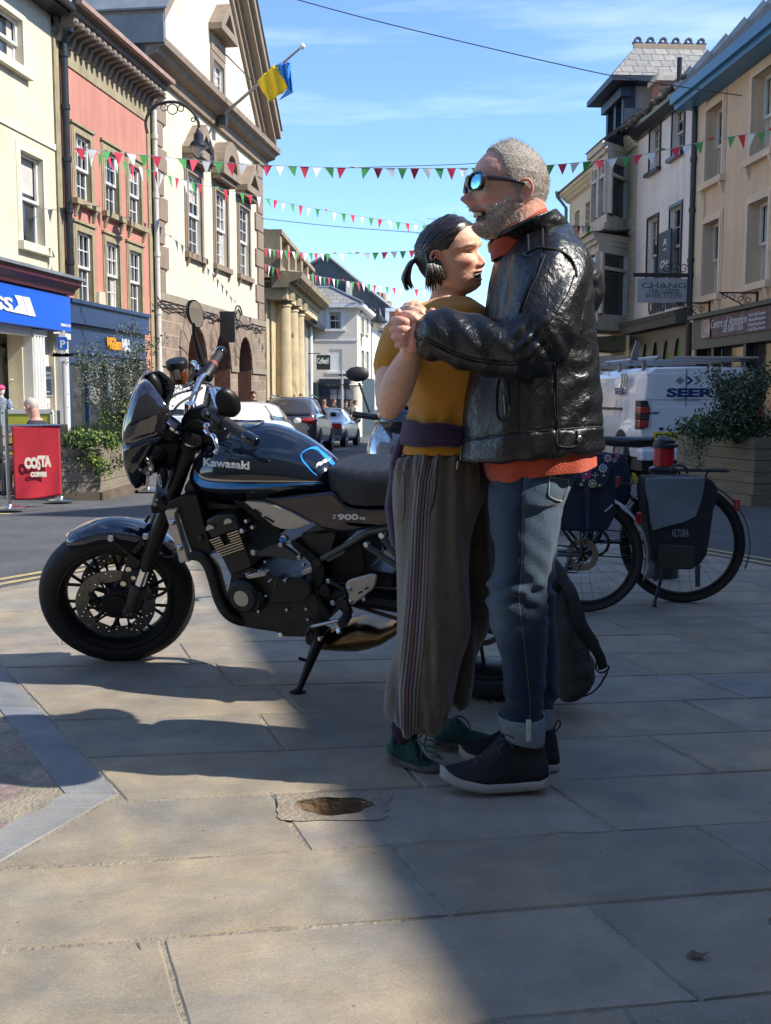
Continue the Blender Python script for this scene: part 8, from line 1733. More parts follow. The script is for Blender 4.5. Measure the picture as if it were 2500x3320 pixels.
def headcol(Hd,co,no,base,male):
 I_=np.array(Hd.I);L_=co@I_[:3,:3].T+I_[:3,3];x,y,z=L_[:,0],L_[:,1],L_[:,2];v=z+.5;ay=np.abs(y);n=len(co)
 c=np.tile(base,(n,1));inh=((np.abs(x)<.75)&(ay<.5)&(v>-.1)&(v<1.1)).astype(float)
 def mix(c,k,w):w=np.clip(w,0,1)[:,None];return c*(1-w)+np.asarray(k)*w
 c=mix(c,base*np.array((1.06,.76,.7)),inh*.7*(np.exp(-((v-.34)/.06)**2-(ay/.09)**2)+np.exp(-((v-.36)/.09)**2-((ay-.18)/.09)**2))*(x>.15))
 c=mix(c,base*np.array((1,.72,.68)),inh*.75*(x<.03)*(x>-.16)*(ay>.295)*(v>.25)*(v<.62))
 fr=(x>.2).astype(float)*inh;o=Hd.open;lw=.105+(.085 if male else .07)*o;zu=.232+.006*o+.06*ay*o;zl=np.minimum(.185-.055*o+.16*ay*o,zu-.012)
 lip=fr*np.exp(-(ay/lw)**6)*(np.exp(-((v-zu-.012)/.014)**2)+np.exp(-((v-zl+.012)/.015)**2));c=mix(c,(.42,.16,.14)if male else(.55,.2,.17),lip*.8)
 if o:c=mix(c,(.03,.008,.008),fr*1.4*np.exp(-(np.abs(v-(zu+zl)/2)/((zu-zl)/2))**6)*np.exp(-(ay/(lw*.9))**6))
 br=fr*np.exp(-((v-.572-.02*(ay<.12))/.013)**2)*(ay>.05)*(ay<.21);c=mix(c,(.1,.08,.06)if male else(.05,.035,.03),br*(.5 if male else .75))
 if male:
  nz_=vnoise(L_,(38,38,22),3,2);chinz=(v<.2+.1*np.clip((.3-x)/.3,0,1));cheekz=(x>-.06)&(x<.27)&(v<.44-.55*np.clip(x,0,1));must=(x>.25)&(v>zu+.02)&(v<.3)&(ay<.13)
  edge=np.clip(vnoise(L_,(16,16,16),5)*1.5-.2,0,1);bw=((chinz|cheekz|must)&(v>-.01)&((x>.03)|(v>.17))).astype(float)*inh*(1-np.clip(lip*1.5,0,1))*(1-fr*o*np.exp(-(np.abs(v-(zu+zl)/2)/((zu-zl)/2))**6)*np.exp(-(ay/(lw*.9))**6))
  bc=GREYD[None]*(1-nz_[:,None])*1.3+np.array((.75,.68,.58))[None]*nz_[:,None];bc=bc*(.7+.7*vnoise(L_,(7,7,7),8)[:,None])
  w=np.clip(bw*(.1+.95*edge),0,.9)[:,None];c=c*(1-w)+bc*w
 return c
def man_col(co,no):
 c=headcol(HM,co,no,SK1,True);hand=(co[:,0]<AT('h2',800,500,2.7).x)&(co[:,2]<1.3);k=vnoise(co,(70,70,70),2,2)[:,None]
 c=np.where(hand[:,None],SK1*(.86+.35*k)*np.array((1.0,.93,.95)),c);return c
def skin_disp(Hd,beard):
 def f(co,no):
  I_=np.array(Hd.I);L_=co@I_[:3,:3].T+I_[:3,3];v=L_[:,2]+.5;d=(vnoise(co,(260,260,260),1)-.5)*.0006
  if beard:m_=((v<.3)&(L_[:,0]>-.1)&(L_[:,0]<.6)&(v>-.05));d=d+m_*(vnoise(co,(420,420,260),4)-.3)*.0022
  return d
 return f
finish(bodyM,'body',M_skin,MAN,skin_disp(HM,True),man_col)
mb=MB();zt_=.222
for k in range(-4,5):a=k*.021;mb.box((-.012,-.0095,-.024),(.012,.0095,.012),M=HM.M@T(.315-abs(k)**2*.0018,a,zt_-.5-.002)@RZ(a*2.2))
tk_=kids(mb,'teeth',mat('teeth',(.62,.52,.36),.3),MAN,bevel=.0008)
mb=MB()
for k in range(-3,4):a=k*.02;mb.box((-.01,-.009,-.012),(.01,.009,.012),M=HM.M@T(.285-abs(k)**2*.0018,a,.135-.5)@RZ(a*2.2))
kids(mb,'teeth',MATS['teeth'],MAN,bevel=.0008)
def hair_shell(Hd,name,m,parent,mask,off,col,nv=90,nt=150,v0=.2,nz=(60,60,60),amp=.01):
 mb=MB();P=[];keep=[]
 for i in range(nv+1):
  v=v0+(1.0-v0)*i/nv;P.append([Hd.pt(-pi+2*pi*j/nt,v,0)for j in range(nt)])
 arr=np.array([[tuple(p)for p in r]for r in P]).reshape(-1,3);nn=arr-np.array((-.05,0,.03));nn/=np.linalg.norm(nn,axis=1)[:,None];w=mask(arr);o_=(off(arr)if callable(off)else off)*w-.012*(w<.05)+amp*(vnoise(arr,nz,9,2)-.5)*w
 arr2=arr+nn*o_[:,None];W3=[Hd.M@Vector(p)for p in arr2];fs=[]
 for i in range(nv):
  for j in range(nt):
   q=(i*nt+j,i*nt+(j+1)%nt,(i+1)*nt+(j+1)%nt,(i+1)*nt+j)
   if max(w[k]for k in q)>.02:fs.append(q)
 mb.add(W3,fs);o=mb.build(name,m,parent,world=True,smooth=True,auto=False);return o
def hl_m(v0,x0,soft=.03):
 def f(L_):
  x,y,z=L_[:,0],L_[:,1],L_[:,2];v=z+.5;ay=np.abs(y)
  line=np.interp(x,[-.5,-.25,-.1,-.02,.06,.14,.2,.26,.34,.45],[.18,.22,.36,.42,.5,.6,.76,.86,.905,.93]);line=line+.03*(vnoise(L_,(22,22,22),2)-.5)
  return np.clip((v-line)/soft,0,1)
 return f
M_ghair=mat('grey_hair',(.36,.32,.27),.6,col2=(.24,.21,.17),vs=45,bump=.4,bs=200,spec=.5)
mk=hl_m(0,0);hair_shell(HM,'hair',M_ghair,MAN,mk,lambda L_:.012+.022*np.clip((L_[:,2]-.2)/.25,0,1),None,amp=.007,nz=(50,50,40))
def strands(Hd,name,mats,parent,n,mask,ln,seed,dirf,w=.0006,segs=2):
 rnd=random.Random(seed);mb=MB();tries=0;cand=[]
 while len(cand)<n and tries<n*8:
  tries+=1;v=rnd.uniform(.18,.995);th=rnd.uniform(-pi,pi);cand.append(Hd.pt(th,v,.0))
 arr=np.array([tuple(p)for p in cand]);wv=mask(arr)
 for p,q in zip(cand,wv):
  if rnd.random()>q:continue
  nn=(p-Vector((-.05,0,.03))).normalized();d=(nn+dirf(p,rnd)).normalized();base=Hd.M@(p+nn*.012);e=Hd.M.to_3x3()@d;e.normalize();l=ln(p,rnd);side=e.cross(Vector((rnd.gauss(0,1),rnd.gauss(0,1),rnd.gauss(0,1)))).normalized()*w
  m_=rnd.randrange(len(mats));mb.add([base-side,base+side,base+e*l],[(0,1,2)],m_)
 return mb.build(name,mats,parent,world=True)
M_gh1=mat('hair_white',(.68,.64,.57),.45);M_gh2=mat('hair_grey',(.3,.25,.2),.5);M_gh3=mat('hair_dark_grey',(.12,.095,.075),.5)
strands(HM,'hair_strands',[M_gh1,M_gh2,M_gh2],MAN,12000,mk,lambda p,r:.0035+.013*max(0,p.z-.2)/.25*r.random()+.002*r.random(),3,lambda p,r:Vector((.7 if p.z>.3 else-.15,0,-.5 if p.z<.2 else .25))+Vector((r.gauss(0,.35),r.gauss(0,.35),r.gauss(0,.35))),.00045)
def beard_mask(L_):
 x,y,z=L_[:,0],L_[:,1],L_[:,2];v=z+.5;ay=np.abs(y);m_=((v<.2)|((x>-.05)&(x<.24)&(v<.42-.5*np.clip(x,0,1)))|((x>.27)&(v>.255)&(v<.295)&(ay<.11)))&(x>-.08)
 mouth=(x>.2)&(v>.1)&(v<.25)&(ay<.13);return(m_&~mouth).astype(float)*.9
rnd=random.Random(12);mb=MB();cand=[HM.pt(rnd.uniform(-2.0,2.0),rnd.uniform(.01,.44),0)for _ in range(9000)];wv=beard_mask(np.array([tuple(p)for p in cand]))
for p,q in zip(cand,wv):
 if rnd.random()>q:continue
 nn=Vector((p.x*1.0,p.y*1.2,-.1)).normalized();d=(nn*.8+Vector((.1,0,-.9))+Vector((rnd.gauss(0,.3),rnd.gauss(0,.3),rnd.gauss(0,.3)))).normalized();b=HM.M@(p+nn*.003);e=(HM.M.to_3x3()@d).normalized();s_=e.cross(Vector((rnd.gauss(0,1),rnd.gauss(0,1),rnd.gauss(0,1)))).normalized()*.00055;mb.add([b-s_,b+s_,b+e*rnd.uniform(.004,.008)],[(0,1,2)],rnd.choice([0,0,0,1,2]))
kids(mb,'beard',[M_gh1,M_gh2,M_gh3],MAN)
SG=thing('sunglasses','dark wraparound sunglasses with mirrored blue lenses on the laughing man','sunglasses',HM.M@Vector((.38,0,0)))
M_frame=mat('glasses_frame',(.02,.012,.012),.2,coat=1)
def lens_pts(side,grow=0):
 P=[]
 for k in range(28):
  a=2*pi*k/28;ux=.118*(1+grow)*abs(cos(a))**.75*(1 if cos(a)>0 else-1);uz=.088*(1+grow*1.3)*abs(sin(a))**.8*(1 if sin(a)>0 else-1)
  yy=side*(.148+ux*1.0);zz=.0+uz-.02*abs(ux);xx=.415-.75*(abs(yy)-.03)**2*1.5+.02*(1-(uz/.09)**2);P.append(HM.M@Vector((xx,yy,zz+.018)))
 return P
for sd in(1,-1):
 o_=lens_pts(sd,.12);i_=lens_pts(sd,-.03);mb=MB();fwd_=HM.f*.006
 mb.grid([[p+fwd_*.2 for p in i_],[p+fwd_ for p in i_],[p+fwd_ for p in o_],[p-fwd_*.6 for p in o_],[p-fwd_*.3 for p in i_]],cv=True);kids(mb,'frame',M_frame,SG,smooth=True)
 c=sum(i_,Vector())/len(i_)+HM.f*.0035;mb=MB();mid_=[p.lerp(c,.5)+HM.f*.0018 for p in i_];mb.add(i_+mid_+[c],[(k,(k+1)%28,28+(k+1)%28,28+k)for k in range(28)]+[(28+k,28+(k+1)%28,56)for k in range(28)]);kids(mb,'lens',mat('mirrored_lens',(.25,.62,.72),.03,metal=1),SG,smooth=True)
 mb=MB();t0_=HM.M@Vector((.33,sd*.262,.05));t1_=HM.M@Vector((.12,sd*.325,.055));t2_=HM.M@Vector((-.06,sd*.33,.04));mb.tube(smooth_pts([tuple(t0_),tuple(t1_),tuple(t2_)],5),[.0075-.0045*i/10 for i in range(11)],8,flat=.35,up=(0,0,1));kids(mb,'temple',M_frame,SG,smooth=True)
mb=MB();mb.tube([HM.M@Vector((.405,.05,.03)),HM.M@Vector((.425,0,.04)),HM.M@Vector((.405,-.05,.03))],.0035,8);kids(mb,'bridge',M_frame,SG)
JR=[(600,575,520,800,2.9,.10),(650,470,580,860,2.9,.165),(740,400,680,935,2.9,.205),(850,372,800,968,2.9,.215),(1000,348,960,992,2.9,.21),(1150,325,1130,1005,2.9,.205),(1300,285,1290,1016,2.9,.2),(1450,235,1440,1030,2.9,.2),(1600,208,1590,1042,2.9,.2),(1740,193,1720,1050,2.9,.2),(1860,184,1800,1055,2.9,.2),(1990,172,1905,1060,2.9,.198),(2015,172,1925,1058,2.9,.19)]
mb=MB();add_loft(mb,loft(JR,'p6',64,5,2.15))
arm=[AT('p6',735,745,2.80),AT('p6',740,790,2.755),AT('p6',722,900,2.70),AT('p6',700,1060,2.665),AT('p6',668,1210,2.64),AT('p6',600,1300,2.635)]
limb(mb,arm,[.075,.098,.1,.097,.09,.074],32,5)
fo_=[AT('p6',690,1270,2.64),AT('p6',560,1310,2.63),AT('p6',420,1300,2.64),AT('p6',250,1275,2.65),AT('p6',60,1215,2.665),AT('p5',720,1500,2.675),AT('p5',590,1465,2.68)]
limb(mb,fo_[:-1],[.078,.077,.073,.069,.062,.056],32,5);mb.tube([fo_[-2],fo_[-1]],[.056,.05],32)
fa_=[AT('p6',800,770,3.03),AT('p6',850,850,3.1),AT('p6',905,940,3.12),AT('p6',860,1010,3.12),AT('p6',700,1080,3.2)];limb(mb,fa_,[.07,.08,.078,.075,.06],24,4)
jk=fuse(mb,.0048,5,.5)
A_=np.array([tuple(p)for p in arm]);Fo=np.array([tuple(p)for p in fo_])
def jdisp(co,no):
 px,py=projv(co);X=(px-1400)/.5199;Y_=(py-450)/.5199;d=np.zeros(len(co))
 n1=vnoise(co,(11,11,6),1,2);d+=(np.abs(n1-.5)*-2+.35)*.005
 dFo=np.min(np.stack([np.linalg.norm(co-(Fo[i]*(1-t)+Fo[i+1]*t),axis=1)for i in range(len(Fo)-1)for t in(0,.5)]),0);onF=np.clip((.11-dFo)/.03,0,1)
 dA=np.min(np.stack([np.linalg.norm(co-(A_[i]*(1-t)+A_[i+1]*t),axis=1)for i in range(len(A_)-1)for t in(0,.5)]),0);onA=np.clip((.13-dA)/.03,0,1)*(1-onF)
 rf=np.sin((X*.9-Y_*.55)/26+3*vnoise(co,(9,9,9),3));d+=onF*rf*.0034*np.clip((X+150)/300,.35,1)
 ra=np.sin((X*.8+Y_*.45)/30+4*vnoise(co,(8,8,5),5));d+=onA*ra*.0035
 tw=(1-np.maximum(onA,onF));rt=np.sin(X/34+5*vnoise(co,(7,7,2.2),6));d+=tw*rt*.002*(Y_>1200);back=tw*(X>760);rb=np.sin((Y_+.8*X)/31+9*vnoise(co,(9,9,9),8));d+=back*rb*.0016
 elb=np.exp(-(((X-590)/90)**2+((Y_-1250)/90)**2));d+=elb*np.sin((X+Y_)/17)*.006
 def groove(c,w=5,dep=.0035):return-dep*np.exp(-(c/w)**2)
 seam=np.interp(Y_,[700,900,1100,1280,1420],[700,620,545,500,480]);d+=onA*groove(X-seam)
 arch=np.interp(X,[600,700,800,880,905],[720,690,700,760,830]);d+=groove(Y_-arch,6,.006)*(X>560)*(X<905)*(Y_<900)
 d+=tw*groove(X-np.interp(Y_,[1380,1950],[762,780]),6,.005)*(Y_>1350);hemy=np.interp(X,[190,400,760,1060],[1880,1850,1815,1795]);d+=tw*groove(Y_-hemy,6,.005);d+=tw*.003*(Y_>hemy)
 fc=np.interp(Y_,[1040,1500],[0,0]);lo=np.interp(X,[-130,220,500,620],[1262,1395,1425,1405]);d+=onF*groove(Y_-lo+14,4.5)+onF*groove(Y_-lo+30,4.5)
 d+=(vnoise(co,(45,45,45),11,2)-.5)*.0022
 return d
M_leather=mat('black_leather',(.006,.006,.006),.34,bump=.55,bs=210,spec=.65,var=.35,vs=7)
def leather(m):
 nt=m.node_tree;b=nt.nodes['Principled BSDF'];l=nt.links.new;t=nt.nodes.new('ShaderNodeTexCoord');v=nt.nodes.new('ShaderNodeTexVoronoi');v.inputs['Scale'].default_value=190;v.feature='DISTANCE_TO_EDGE';l(t.outputs['Object'],v.inputs[0])
 n=nt.nodes.new('ShaderNodeTexNoise');n.inputs['Scale'].default_value=46;n.inputs['Detail'].default_value=6;n.inputs['Distortion'].default_value=1.2;l(t.outputs['Object'],n.inputs[0])
 b1=nt.nodes.new('ShaderNodeBump');b1.inputs['Strength'].default_value=.28;b1.inputs['Distance'].default_value=.002;l(v.outputs[0],b1.inputs['Height']);b2=nt.nodes.new('ShaderNodeBump');b2.inputs['Strength'].default_value=.55;b2.inputs['Distance'].default_value=.006;l(n.outputs[0],b2.inputs['Height']);l(b1.outputs[0],b2.inputs['Normal']);l(b2.outputs[0],b.inputs['Normal'])
leather(M_leather)
JK=finish(jk,'leather_jacket',M_leather,MAN,jdisp)
def on_surf(path,t,Y,r,name,m,parent,n=6,obj=None,lift=.0015):
 """follow a traced seam over the jacket by casting onto the cloth"""
 dg=bpy.context.evaluated_depsgraph_get();dg.update();P=[];Iw=(obj.matrix_parent_inverse if False else Matrix.Identity(4))
 for(x,y)in smooth_pts(path,6):
  d=ray(*C(t,x,y)).normalized();ok,p,nn,_=obj.ray_cast(Vector((0,0,H)),d)
  if ok:P.append(p+nn*lift)
 if len(P)<2:return None
 mb=MB();mb.tube(P,r,n);return kids(mb,name,m,parent,smooth=True)
M_thread=mat('black_thread',(.006,.006,.006),.7);M_zip=mat('brass_zip',(.4,.34,.2),.35,metal=.9)
def seam(path,t='p6',obj=JK,m=M_thread,r=.0016,nm='stitching'):return on_surf(path,t,0,r,nm,m,obj,obj=obj)
seam([(690,720),(640,860),(590,960),(545,1080)]);seam([(707,725),(655,862),(605,965),(560,1090)])
seam([(890,850),(850,960),(780,1080),(700,1200)]);seam([(740,1190),(700,1290),(650,1380)])
seam([(590,720),(640,690),(700,680),(800,700),(870,750),(898,820),(903,860)],r=.0028)
seam([(690,560),(695,690)],r=.0025);seam([(600,600),(605,700)],r=.002)
seam([(765,1400),(760,1500),(765,1700),(775,1900)]);seam([(785,1400),(780,1500),(783,1700),(792,1800)])
seam([(192,1890),(400,1850),(600,1830),(760,1815)],r=.002);seam([(790,1808),(920,1805),(1045,1798)],r=.0022)
seam([(785,1815),(785,1910),(900,1912),(905,1820)],r=.002)
seam([(420,1500),(408,1580),(408,1700),(425,1750),(460,1752),(478,1700),(482,1600),(470,1510)],r=.003)
seam([(452,1600),(455,1650),(460,1720)],m=M_zip,r=.0028,nm='pocket_zip');seam([(540,1500),(540,1600),(538,1820)],r=.0015)
seam([(-40,1262),(120,1340),(260,1390),(430,1412),(560,1410)],r=.002);seam([(-40,1240),(120,1318),(260,1368),(430,1392),(560,1388)],r=.0015)
seam([(220,1460),(205,1600),(192,1800),(180,2005)],m=M_zip,r=.0016,nm='front_zip')
mb=MB();q=AT('p6',920,1873,2.71);ok,p,nn,_=JK.ray_cast(Vector((0,0,H)),ray(*C('p6',920,1873)).normalized());mb.lathe([(0,.004),(.006,.004),(.009,.002),(.009,0)],p,nn,14);kids(mb,'press_stud',M_bolt,JK,smooth=True)
mb=MB();q=AT('p6',165,2010,2.86);mb.tube([q,q+Vector((-.003,-.005,-.022))],.004,6);kids(mb,'zip_pull',M_zip,JK)
def ring_loft(rows,t,name,m,parent,thick=.006,n=56,k=4,pw=2.1,disp=None):
 P=loft(rows,t,n,k,pw);mb=MB();mb.grid(P,cv=True);o=kids(mb,name,m,parent,smooth=True,auto=False,solid=thick);return o
ring_loft([(700,366,560,850,2.87,.13),(660,360,520,825,2.85,.124),(645,366,480,790,2.83,.112),(640,374,452,765,2.815,.104)],'p6','collar',M_leather,JK,.009)
ring_loft([(760,380,640,790,2.87,.105),(690,372,548,760,2.84,.096),(655,378,478,725,2.82,.086),(640,390,438,706,2.81,.081)],'p6','hoodie_collar',mat('orange_jersey',(.5,.06,.012),.85,var=.15,vs=30,bump=.5,bs=280,sheen=.3),MAN,.006)
M_org=MATS['orange_jersey'];HR_=[(1900,250,1850,1000,2.9,.178),(1990,318,1930,1003,2.9,.178),(2060,335,1980,1008,2.9,.176),(2125,352,2030,1013,2.9,.172)]
P=loft(HR_,'p6',90,6,2.2);rr=random.Random(3)
for i,ring in enumerate(P):
 for j,p in enumerate(ring):p.y+=.004*sin(j*.7+i*.15);p.z+=.003*sin(j*.31)
mb=MB();mb.grid(P,cv=True);hh=kids(mb,'hoodie_hem',M_org,MAN,smooth=True,auto=False,solid=.005)
JN=[(190,705,150,1262,2.9,.165),(260,712,215,1240,2.9,.165),(340,712,310,1195,2.89,.165),(430,708,410,1140,2.87,.15)]
NL=[(330,712,330,1190,2.85,.10),(430,708,430,1130,2.835,.1),(520,716,520,1132,2.83,.098),(620,728,620,1118,2.825,.095),(720,742,720,1096,2.82,.09),(800,738,800,1075,2.82,.086),(880,718,880,1058,2.82,.082),(960,706,960,1050,2.82,.08),(1050,704,1050,1058,2.82,.078),(1150,722,1150,1060,2.82,.076),(1250,748,1250,1055,2.82,.074),(1380,785,1380,1052,2.825,.072),(1500,800,1500,1046,2.83,.07),(1600,805,1600,1036,2.83,.069),(1660,782,1655,1032,2.83,.072),(1710,778,1710,1028,2.83,.071),(1760,800,1760,1022,2.83,.062)]
FL_=[(330,800,330,1190,2.97,.1),(500,820,500,1136,2.98,.098),(700,860,700,1110,2.98,.09),(900,880,900,1095,2.98,.08),(1100,880,1100,1110,2.98,.076),(1300,885,1300,1125,2.98,.073),(1500,890,1500,1125,2.98,.07),(1580,895,1580,1115,2.98,.068),(1640,895,1640,1092,2.98,.064)]
mb=MB();add_loft(mb,loft(JN,'p7',64,4));add_loft(mb,loft(NL,'p7',48,4));add_loft(mb,loft(FL_,'p7',40,4));je=fuse(mb,.005,5)
def jeandisp(co,no):
 px,py=projv(co);X=(px-1200)/.5426;Y_=(py-1400)/.5426;w=vnoise(co,(8,8,8),2)
 d=.0035*np.sin((Y_-.5*X)/21+7*w)*(np.exp(-((Y_-980)/160)**2)+.9*np.exp(-((Y_-1620)/120)**2)+.25)+.006*np.exp(-((Y_-860-.1*X)/70)**2)*np.sin((Y_+.4*X)/17)
 d+=(np.abs(vnoise(co,(13,13,8),4,2)-.5)*-2+.3)*.007
 sx=np.interp(Y_,[240,450,800,1000,1300,1600],[925,912,905,890,925,955]);near=no[:,1]<.1;d-=near*.002*np.exp(-((X-sx)/5)**2)
 return d
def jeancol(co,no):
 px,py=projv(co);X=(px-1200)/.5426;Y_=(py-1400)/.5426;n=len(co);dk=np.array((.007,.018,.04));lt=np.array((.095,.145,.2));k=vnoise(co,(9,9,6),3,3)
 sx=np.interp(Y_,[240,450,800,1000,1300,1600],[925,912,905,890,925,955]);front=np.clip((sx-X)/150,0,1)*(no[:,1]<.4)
 fade_and_sun=front*np.interp(Y_,[200,400,700,1000,1150,1300,1600],[.35,.55,.5,.75,.7,.3,.05])+(X>sx)*np.interp(Y_,[200,700,950,1000,1600],[.6,.55,.4,.12,.05])  # worn denim at the front; sunlit back of the thigh painted into the colour
 kn=np.exp(-((Y_-1130)/140)**2-((X-800)/90)**2);f=np.clip(fade_and_sun*(.35+1.1*k)+kn*.3*k,0,.95)[:,None]
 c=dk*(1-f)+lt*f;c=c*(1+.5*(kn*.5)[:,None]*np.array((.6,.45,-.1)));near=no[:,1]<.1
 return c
def je_su(co,no):
 px,py=projv(co);X=(px-1200)/.5426;Y_=(py-1400)/.5426;sx=np.interp(Y_,[240,450,800,1000,1300,1600],[925,912,905,890,925,955]);return np.where((no[:,1]<.1)&(X<1060),np.clip(X-sx,-60,60),60)
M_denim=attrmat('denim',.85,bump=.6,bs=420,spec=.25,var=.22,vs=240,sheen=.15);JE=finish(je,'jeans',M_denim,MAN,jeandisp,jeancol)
M_cuff=mat('denim_turn_up',(.2,.24,.26),.9,var=.25,vs=60,bump=.5,bs=400)
ring_loft([(1688,764,1690,1038,2.83,.077),(1740,778,1745,1040,2.83,.078),(1810,792,1855,1034,2.83,.076)],'p7','turn_up',M_cuff,JE,.006)
ring_loft([(1622,900,1622,1090,2.98,.068),(1690,900,1690,1090,2.98,.068),(1748,905,1748,1088,2.98,.066)],'p7','turn_up',M_cuff,JE,.006)
mb=MB();a=AT('p7',948,1722,2.748);mb.box((a.x-.0065,a.y-.004,AT('p7',940,1850,2.748).z),(a.x+.0065,a.y+.006,a.z));kids(mb,'seam_tape',mat('white_tape',(.5,.48,.42),.8,var=.2,vs=40),JE,bevel=.002)
on_surf([(1075,262),(1068,330),(1072,385),(1135,412),(1150,400)],'p7',0,.0016,'pocket_seam',mat('pocket_thread',(.3,.3,.26),.7),JE,obj=JE);on_surf([(1150,400),(1178,340),(1182,285),(1150,282),(1080,268)],'p7',0,.0016,'pocket_seam',MATS['pocket_thread'],JE,obj=JE)
def shoe(name,label_col,t,sole,upper,Y,hd,m_up,m_sole,parent,yaw=0,lace=None,foxing=.03):
 """sole: bottom outline points (x,y) from toe to heel; upper: top outline points toe to heel"""
 N=40;bx=[p[0]for p in sole];a=np.interp(np.linspace(0,1,N),np.linspace(0,1,len(sole)),bx)
 def cv(pts):xs=np.linspace(pts[0][0],pts[-1][0],N);o=np.argsort([p[0]for p in pts]);return np.interp(xs,[pts[i][0]for i in o],[pts[i][1]for i in o])
 x0,x1=sole[0][0],sole[-1][0];xs=np.linspace(x0,x1,N);sb=cv(sole);ut=cv(upper);R1=[];R2=[]
 for i in range(N):
  u=i/(N-1);Yc=Y+yaw*(u-.5);w=hd*(sin(pi*min(1,u*2.2)/2)**.55 if u<.45 else 1-.18*sin(pi*(u-.45)/.55))*(1 if u<.93 else max(.35,(1-((u-.93)/.07)**2)**.5*.65+.35))*(1 if u>.03 else .7)
  b=AT(t,xs[i],sb[i],Yc-w*.3);tp=AT(t,xs[i],ut[i],Yc);b=Vector((tp.x,Yc,max(0.0,b.z)));h=tp.z-b.z;fx_=foxing
  R1.append([Vector((b.x,Yc+w*1.04*cos(q)*(1),b.z+(fx_/2)+(fx_/2)*sin(q)**1 if True else 0))if False else Vector((b.x,Yc+w*1.05*(abs(cos(q))**.5)*(1 if cos(q)>0 else-1),b.z+fx_/2+fx_/2*(abs(sin(q))**.5)*(1 if sin(q)>0 else-1)))for q in[2*pi*j/20 for j in range(20)]])
  R2.append([Vector((b.x,Yc+w*(abs(cos(q))**.9)*(1 if cos(q)>0 else-1)*(1-.42*max(0,sin(q))**1.5),b.z+fx_*.7+max(.004,h-fx_*.7)*(max(0,sin(q))**.8)))for q in[-pi*.12+(pi*1.24)*j/22 for j in range(23)]])
 mb=MB();mb.grid(R1,cv=True);n=20;mb.add(R1[0],[tuple(range(n))]);mb.add(R1[-1],[tuple(range(n))]);S_=kids(mb,'sole',m_sole,parent,smooth=True)
 mb=MB();mb.grid(R2,cv=True);mb.add(R2[0],[tuple(range(23))]);mb.add(R2[-1],[tuple(range(23))]);U=kids(mb,name,m_up,parent,smooth=True,auto=False);U['label']=label_col;return U,R2
M_trn=mat('black_nubuck',(.007,.0075,.009),.75,var=.3,vs=20,bump=.3,bs=200);M_wsole=mat('white_rubber',(.42,.4,.37),.6,col2=(.3,.28,.25),vs=14);M_lace=mat('dark_lace',(.05,.045,.05),.8)
ns,r2=shoe('shoe','black high-top trainer with thick off-white sole, nearest the camera','p8',[(538,762),(600,800),(700,838),(880,866),(1100,862),(1300,842),(1382,800)],[(538,712),(552,688),(610,668),(690,652),(780,625),(850,585),(930,520),(1010,425),(1090,412),(1180,440),(1300,470),(1345,520),(1382,700)],2.80,.052,M_trn,M_wsole,MAN,yaw=.02,foxing=.036)
def laces(pairs,t,Y,m,parent,r=.0022):
 for a,b in pairs:mb=MB();p=AT(t,*a,Y);q=AT(t,*b,Y);mb.tube([p,(p+q)/2+Vector((0,-.006,.004)),q],r,6);kids(mb,'lace',m,parent,smooth=True)
laces([((800,615),(850,690)),((845,600),(905,640)),((880,570),(950,640)),((930,545),(975,610)),((960,520),(1010,590)),((1000,470),(1050,470)),((1030,430),(1110,460)),((1060,480),(1110,540)),((1000,540),(1030,500)),((840,690),(800,640))],'p8',2.752,M_lace,ns)
fs_,r2=shoe('shoe','black high-top trainer with off-white sole, the one set further back','p8',[(684,585),(740,625),(850,650),(1000,690),(1200,715),(1400,725),(1462,690)],[(684,525),(720,480),(800,465),(900,455),(1000,400),(1100,370),(1200,350),(1330,345),(1410,350),(1430,430),(1455,600)],2.97,.05,M_trn,M_wsole,MAN,yaw=.04)
mb=MB();q=[AT('p8',x,y,2.95)for x,y in((1425,400),(1432,350),(1450,325),(1468,335),(1462,370),(1430,410))];mb.tube(smooth_pts([tuple(v)for v in q],4),.0022,6);kids(mb,'pull_loop',M_trn,fs_,smooth=True)
WOM=thing('person','woman with dark tied-back hair, mustard T-shirt and baggy grey striped trousers, smiling against the man','person',(AT('o',1420,2450,3.05).x,3.05,0))
HW=Head(at(1470,830,3.05),.2165,Vector((.86,-.54,.12)),Vector((-.22,-.03,1)),open_=.42,cheek=1.35,male=False)
mb=MB();HW.grid(mb);HW.ear(mb,-1);HW.ear(mb,1)
limb(mb,[HW.M@Vector((-.12,0,-.12)),HW.M@Vector((-.14,0,-.4)),at(1450,985,3.05),at(1440,1060,3.05)],[.06,.05,.052,.085],22)
limb(mb,[at(1440,1060,3.05),at(1450,1200,3.05),at(1440,1400,3.05)],[.08,.085,.085],20)
limb(mb,[at(1400,1500,3.0),at(1390,1900,3.0),at(1325,2370,3.03)],[.07,.045,.03],16);limb(mb,[at(1470,1500,3.1),at(1480,1900,3.12),at(1480,2260,3.13)],[.07,.045,.03],16)
hq=lambda x,y,dy=0:AT('h2',x,y,2.71+dy)
limb(mb,[at(1345,1030,2.98),at(1290,1130,2.93),at(1268,1230,2.87),at(1264,1315,2.82)],[.05,.047,.043,.036],22)
limb(mb,[at(1262,1320,2.815),at(1283,1265,2.80),at(1310,1200,2.78),hq(410,930,.05),hq(420,840,.035)],[.034,.043,.038,.028,.024],22)
P=[]
for(x,y,r1_,r2_)in((420,840,.024,.021),(410,740,.03,.018),(400,620,.036,.016),(390,500,.038,.015),(400,400,.036,.014),(430,320,.03,.012)):c=hq(x,y,.045);P.append([c+Vector((r1_*cos(a),r2_*sin(a),0))for a in[2*pi*j/18 for j in range(18)]])
add_loft(mb,P)
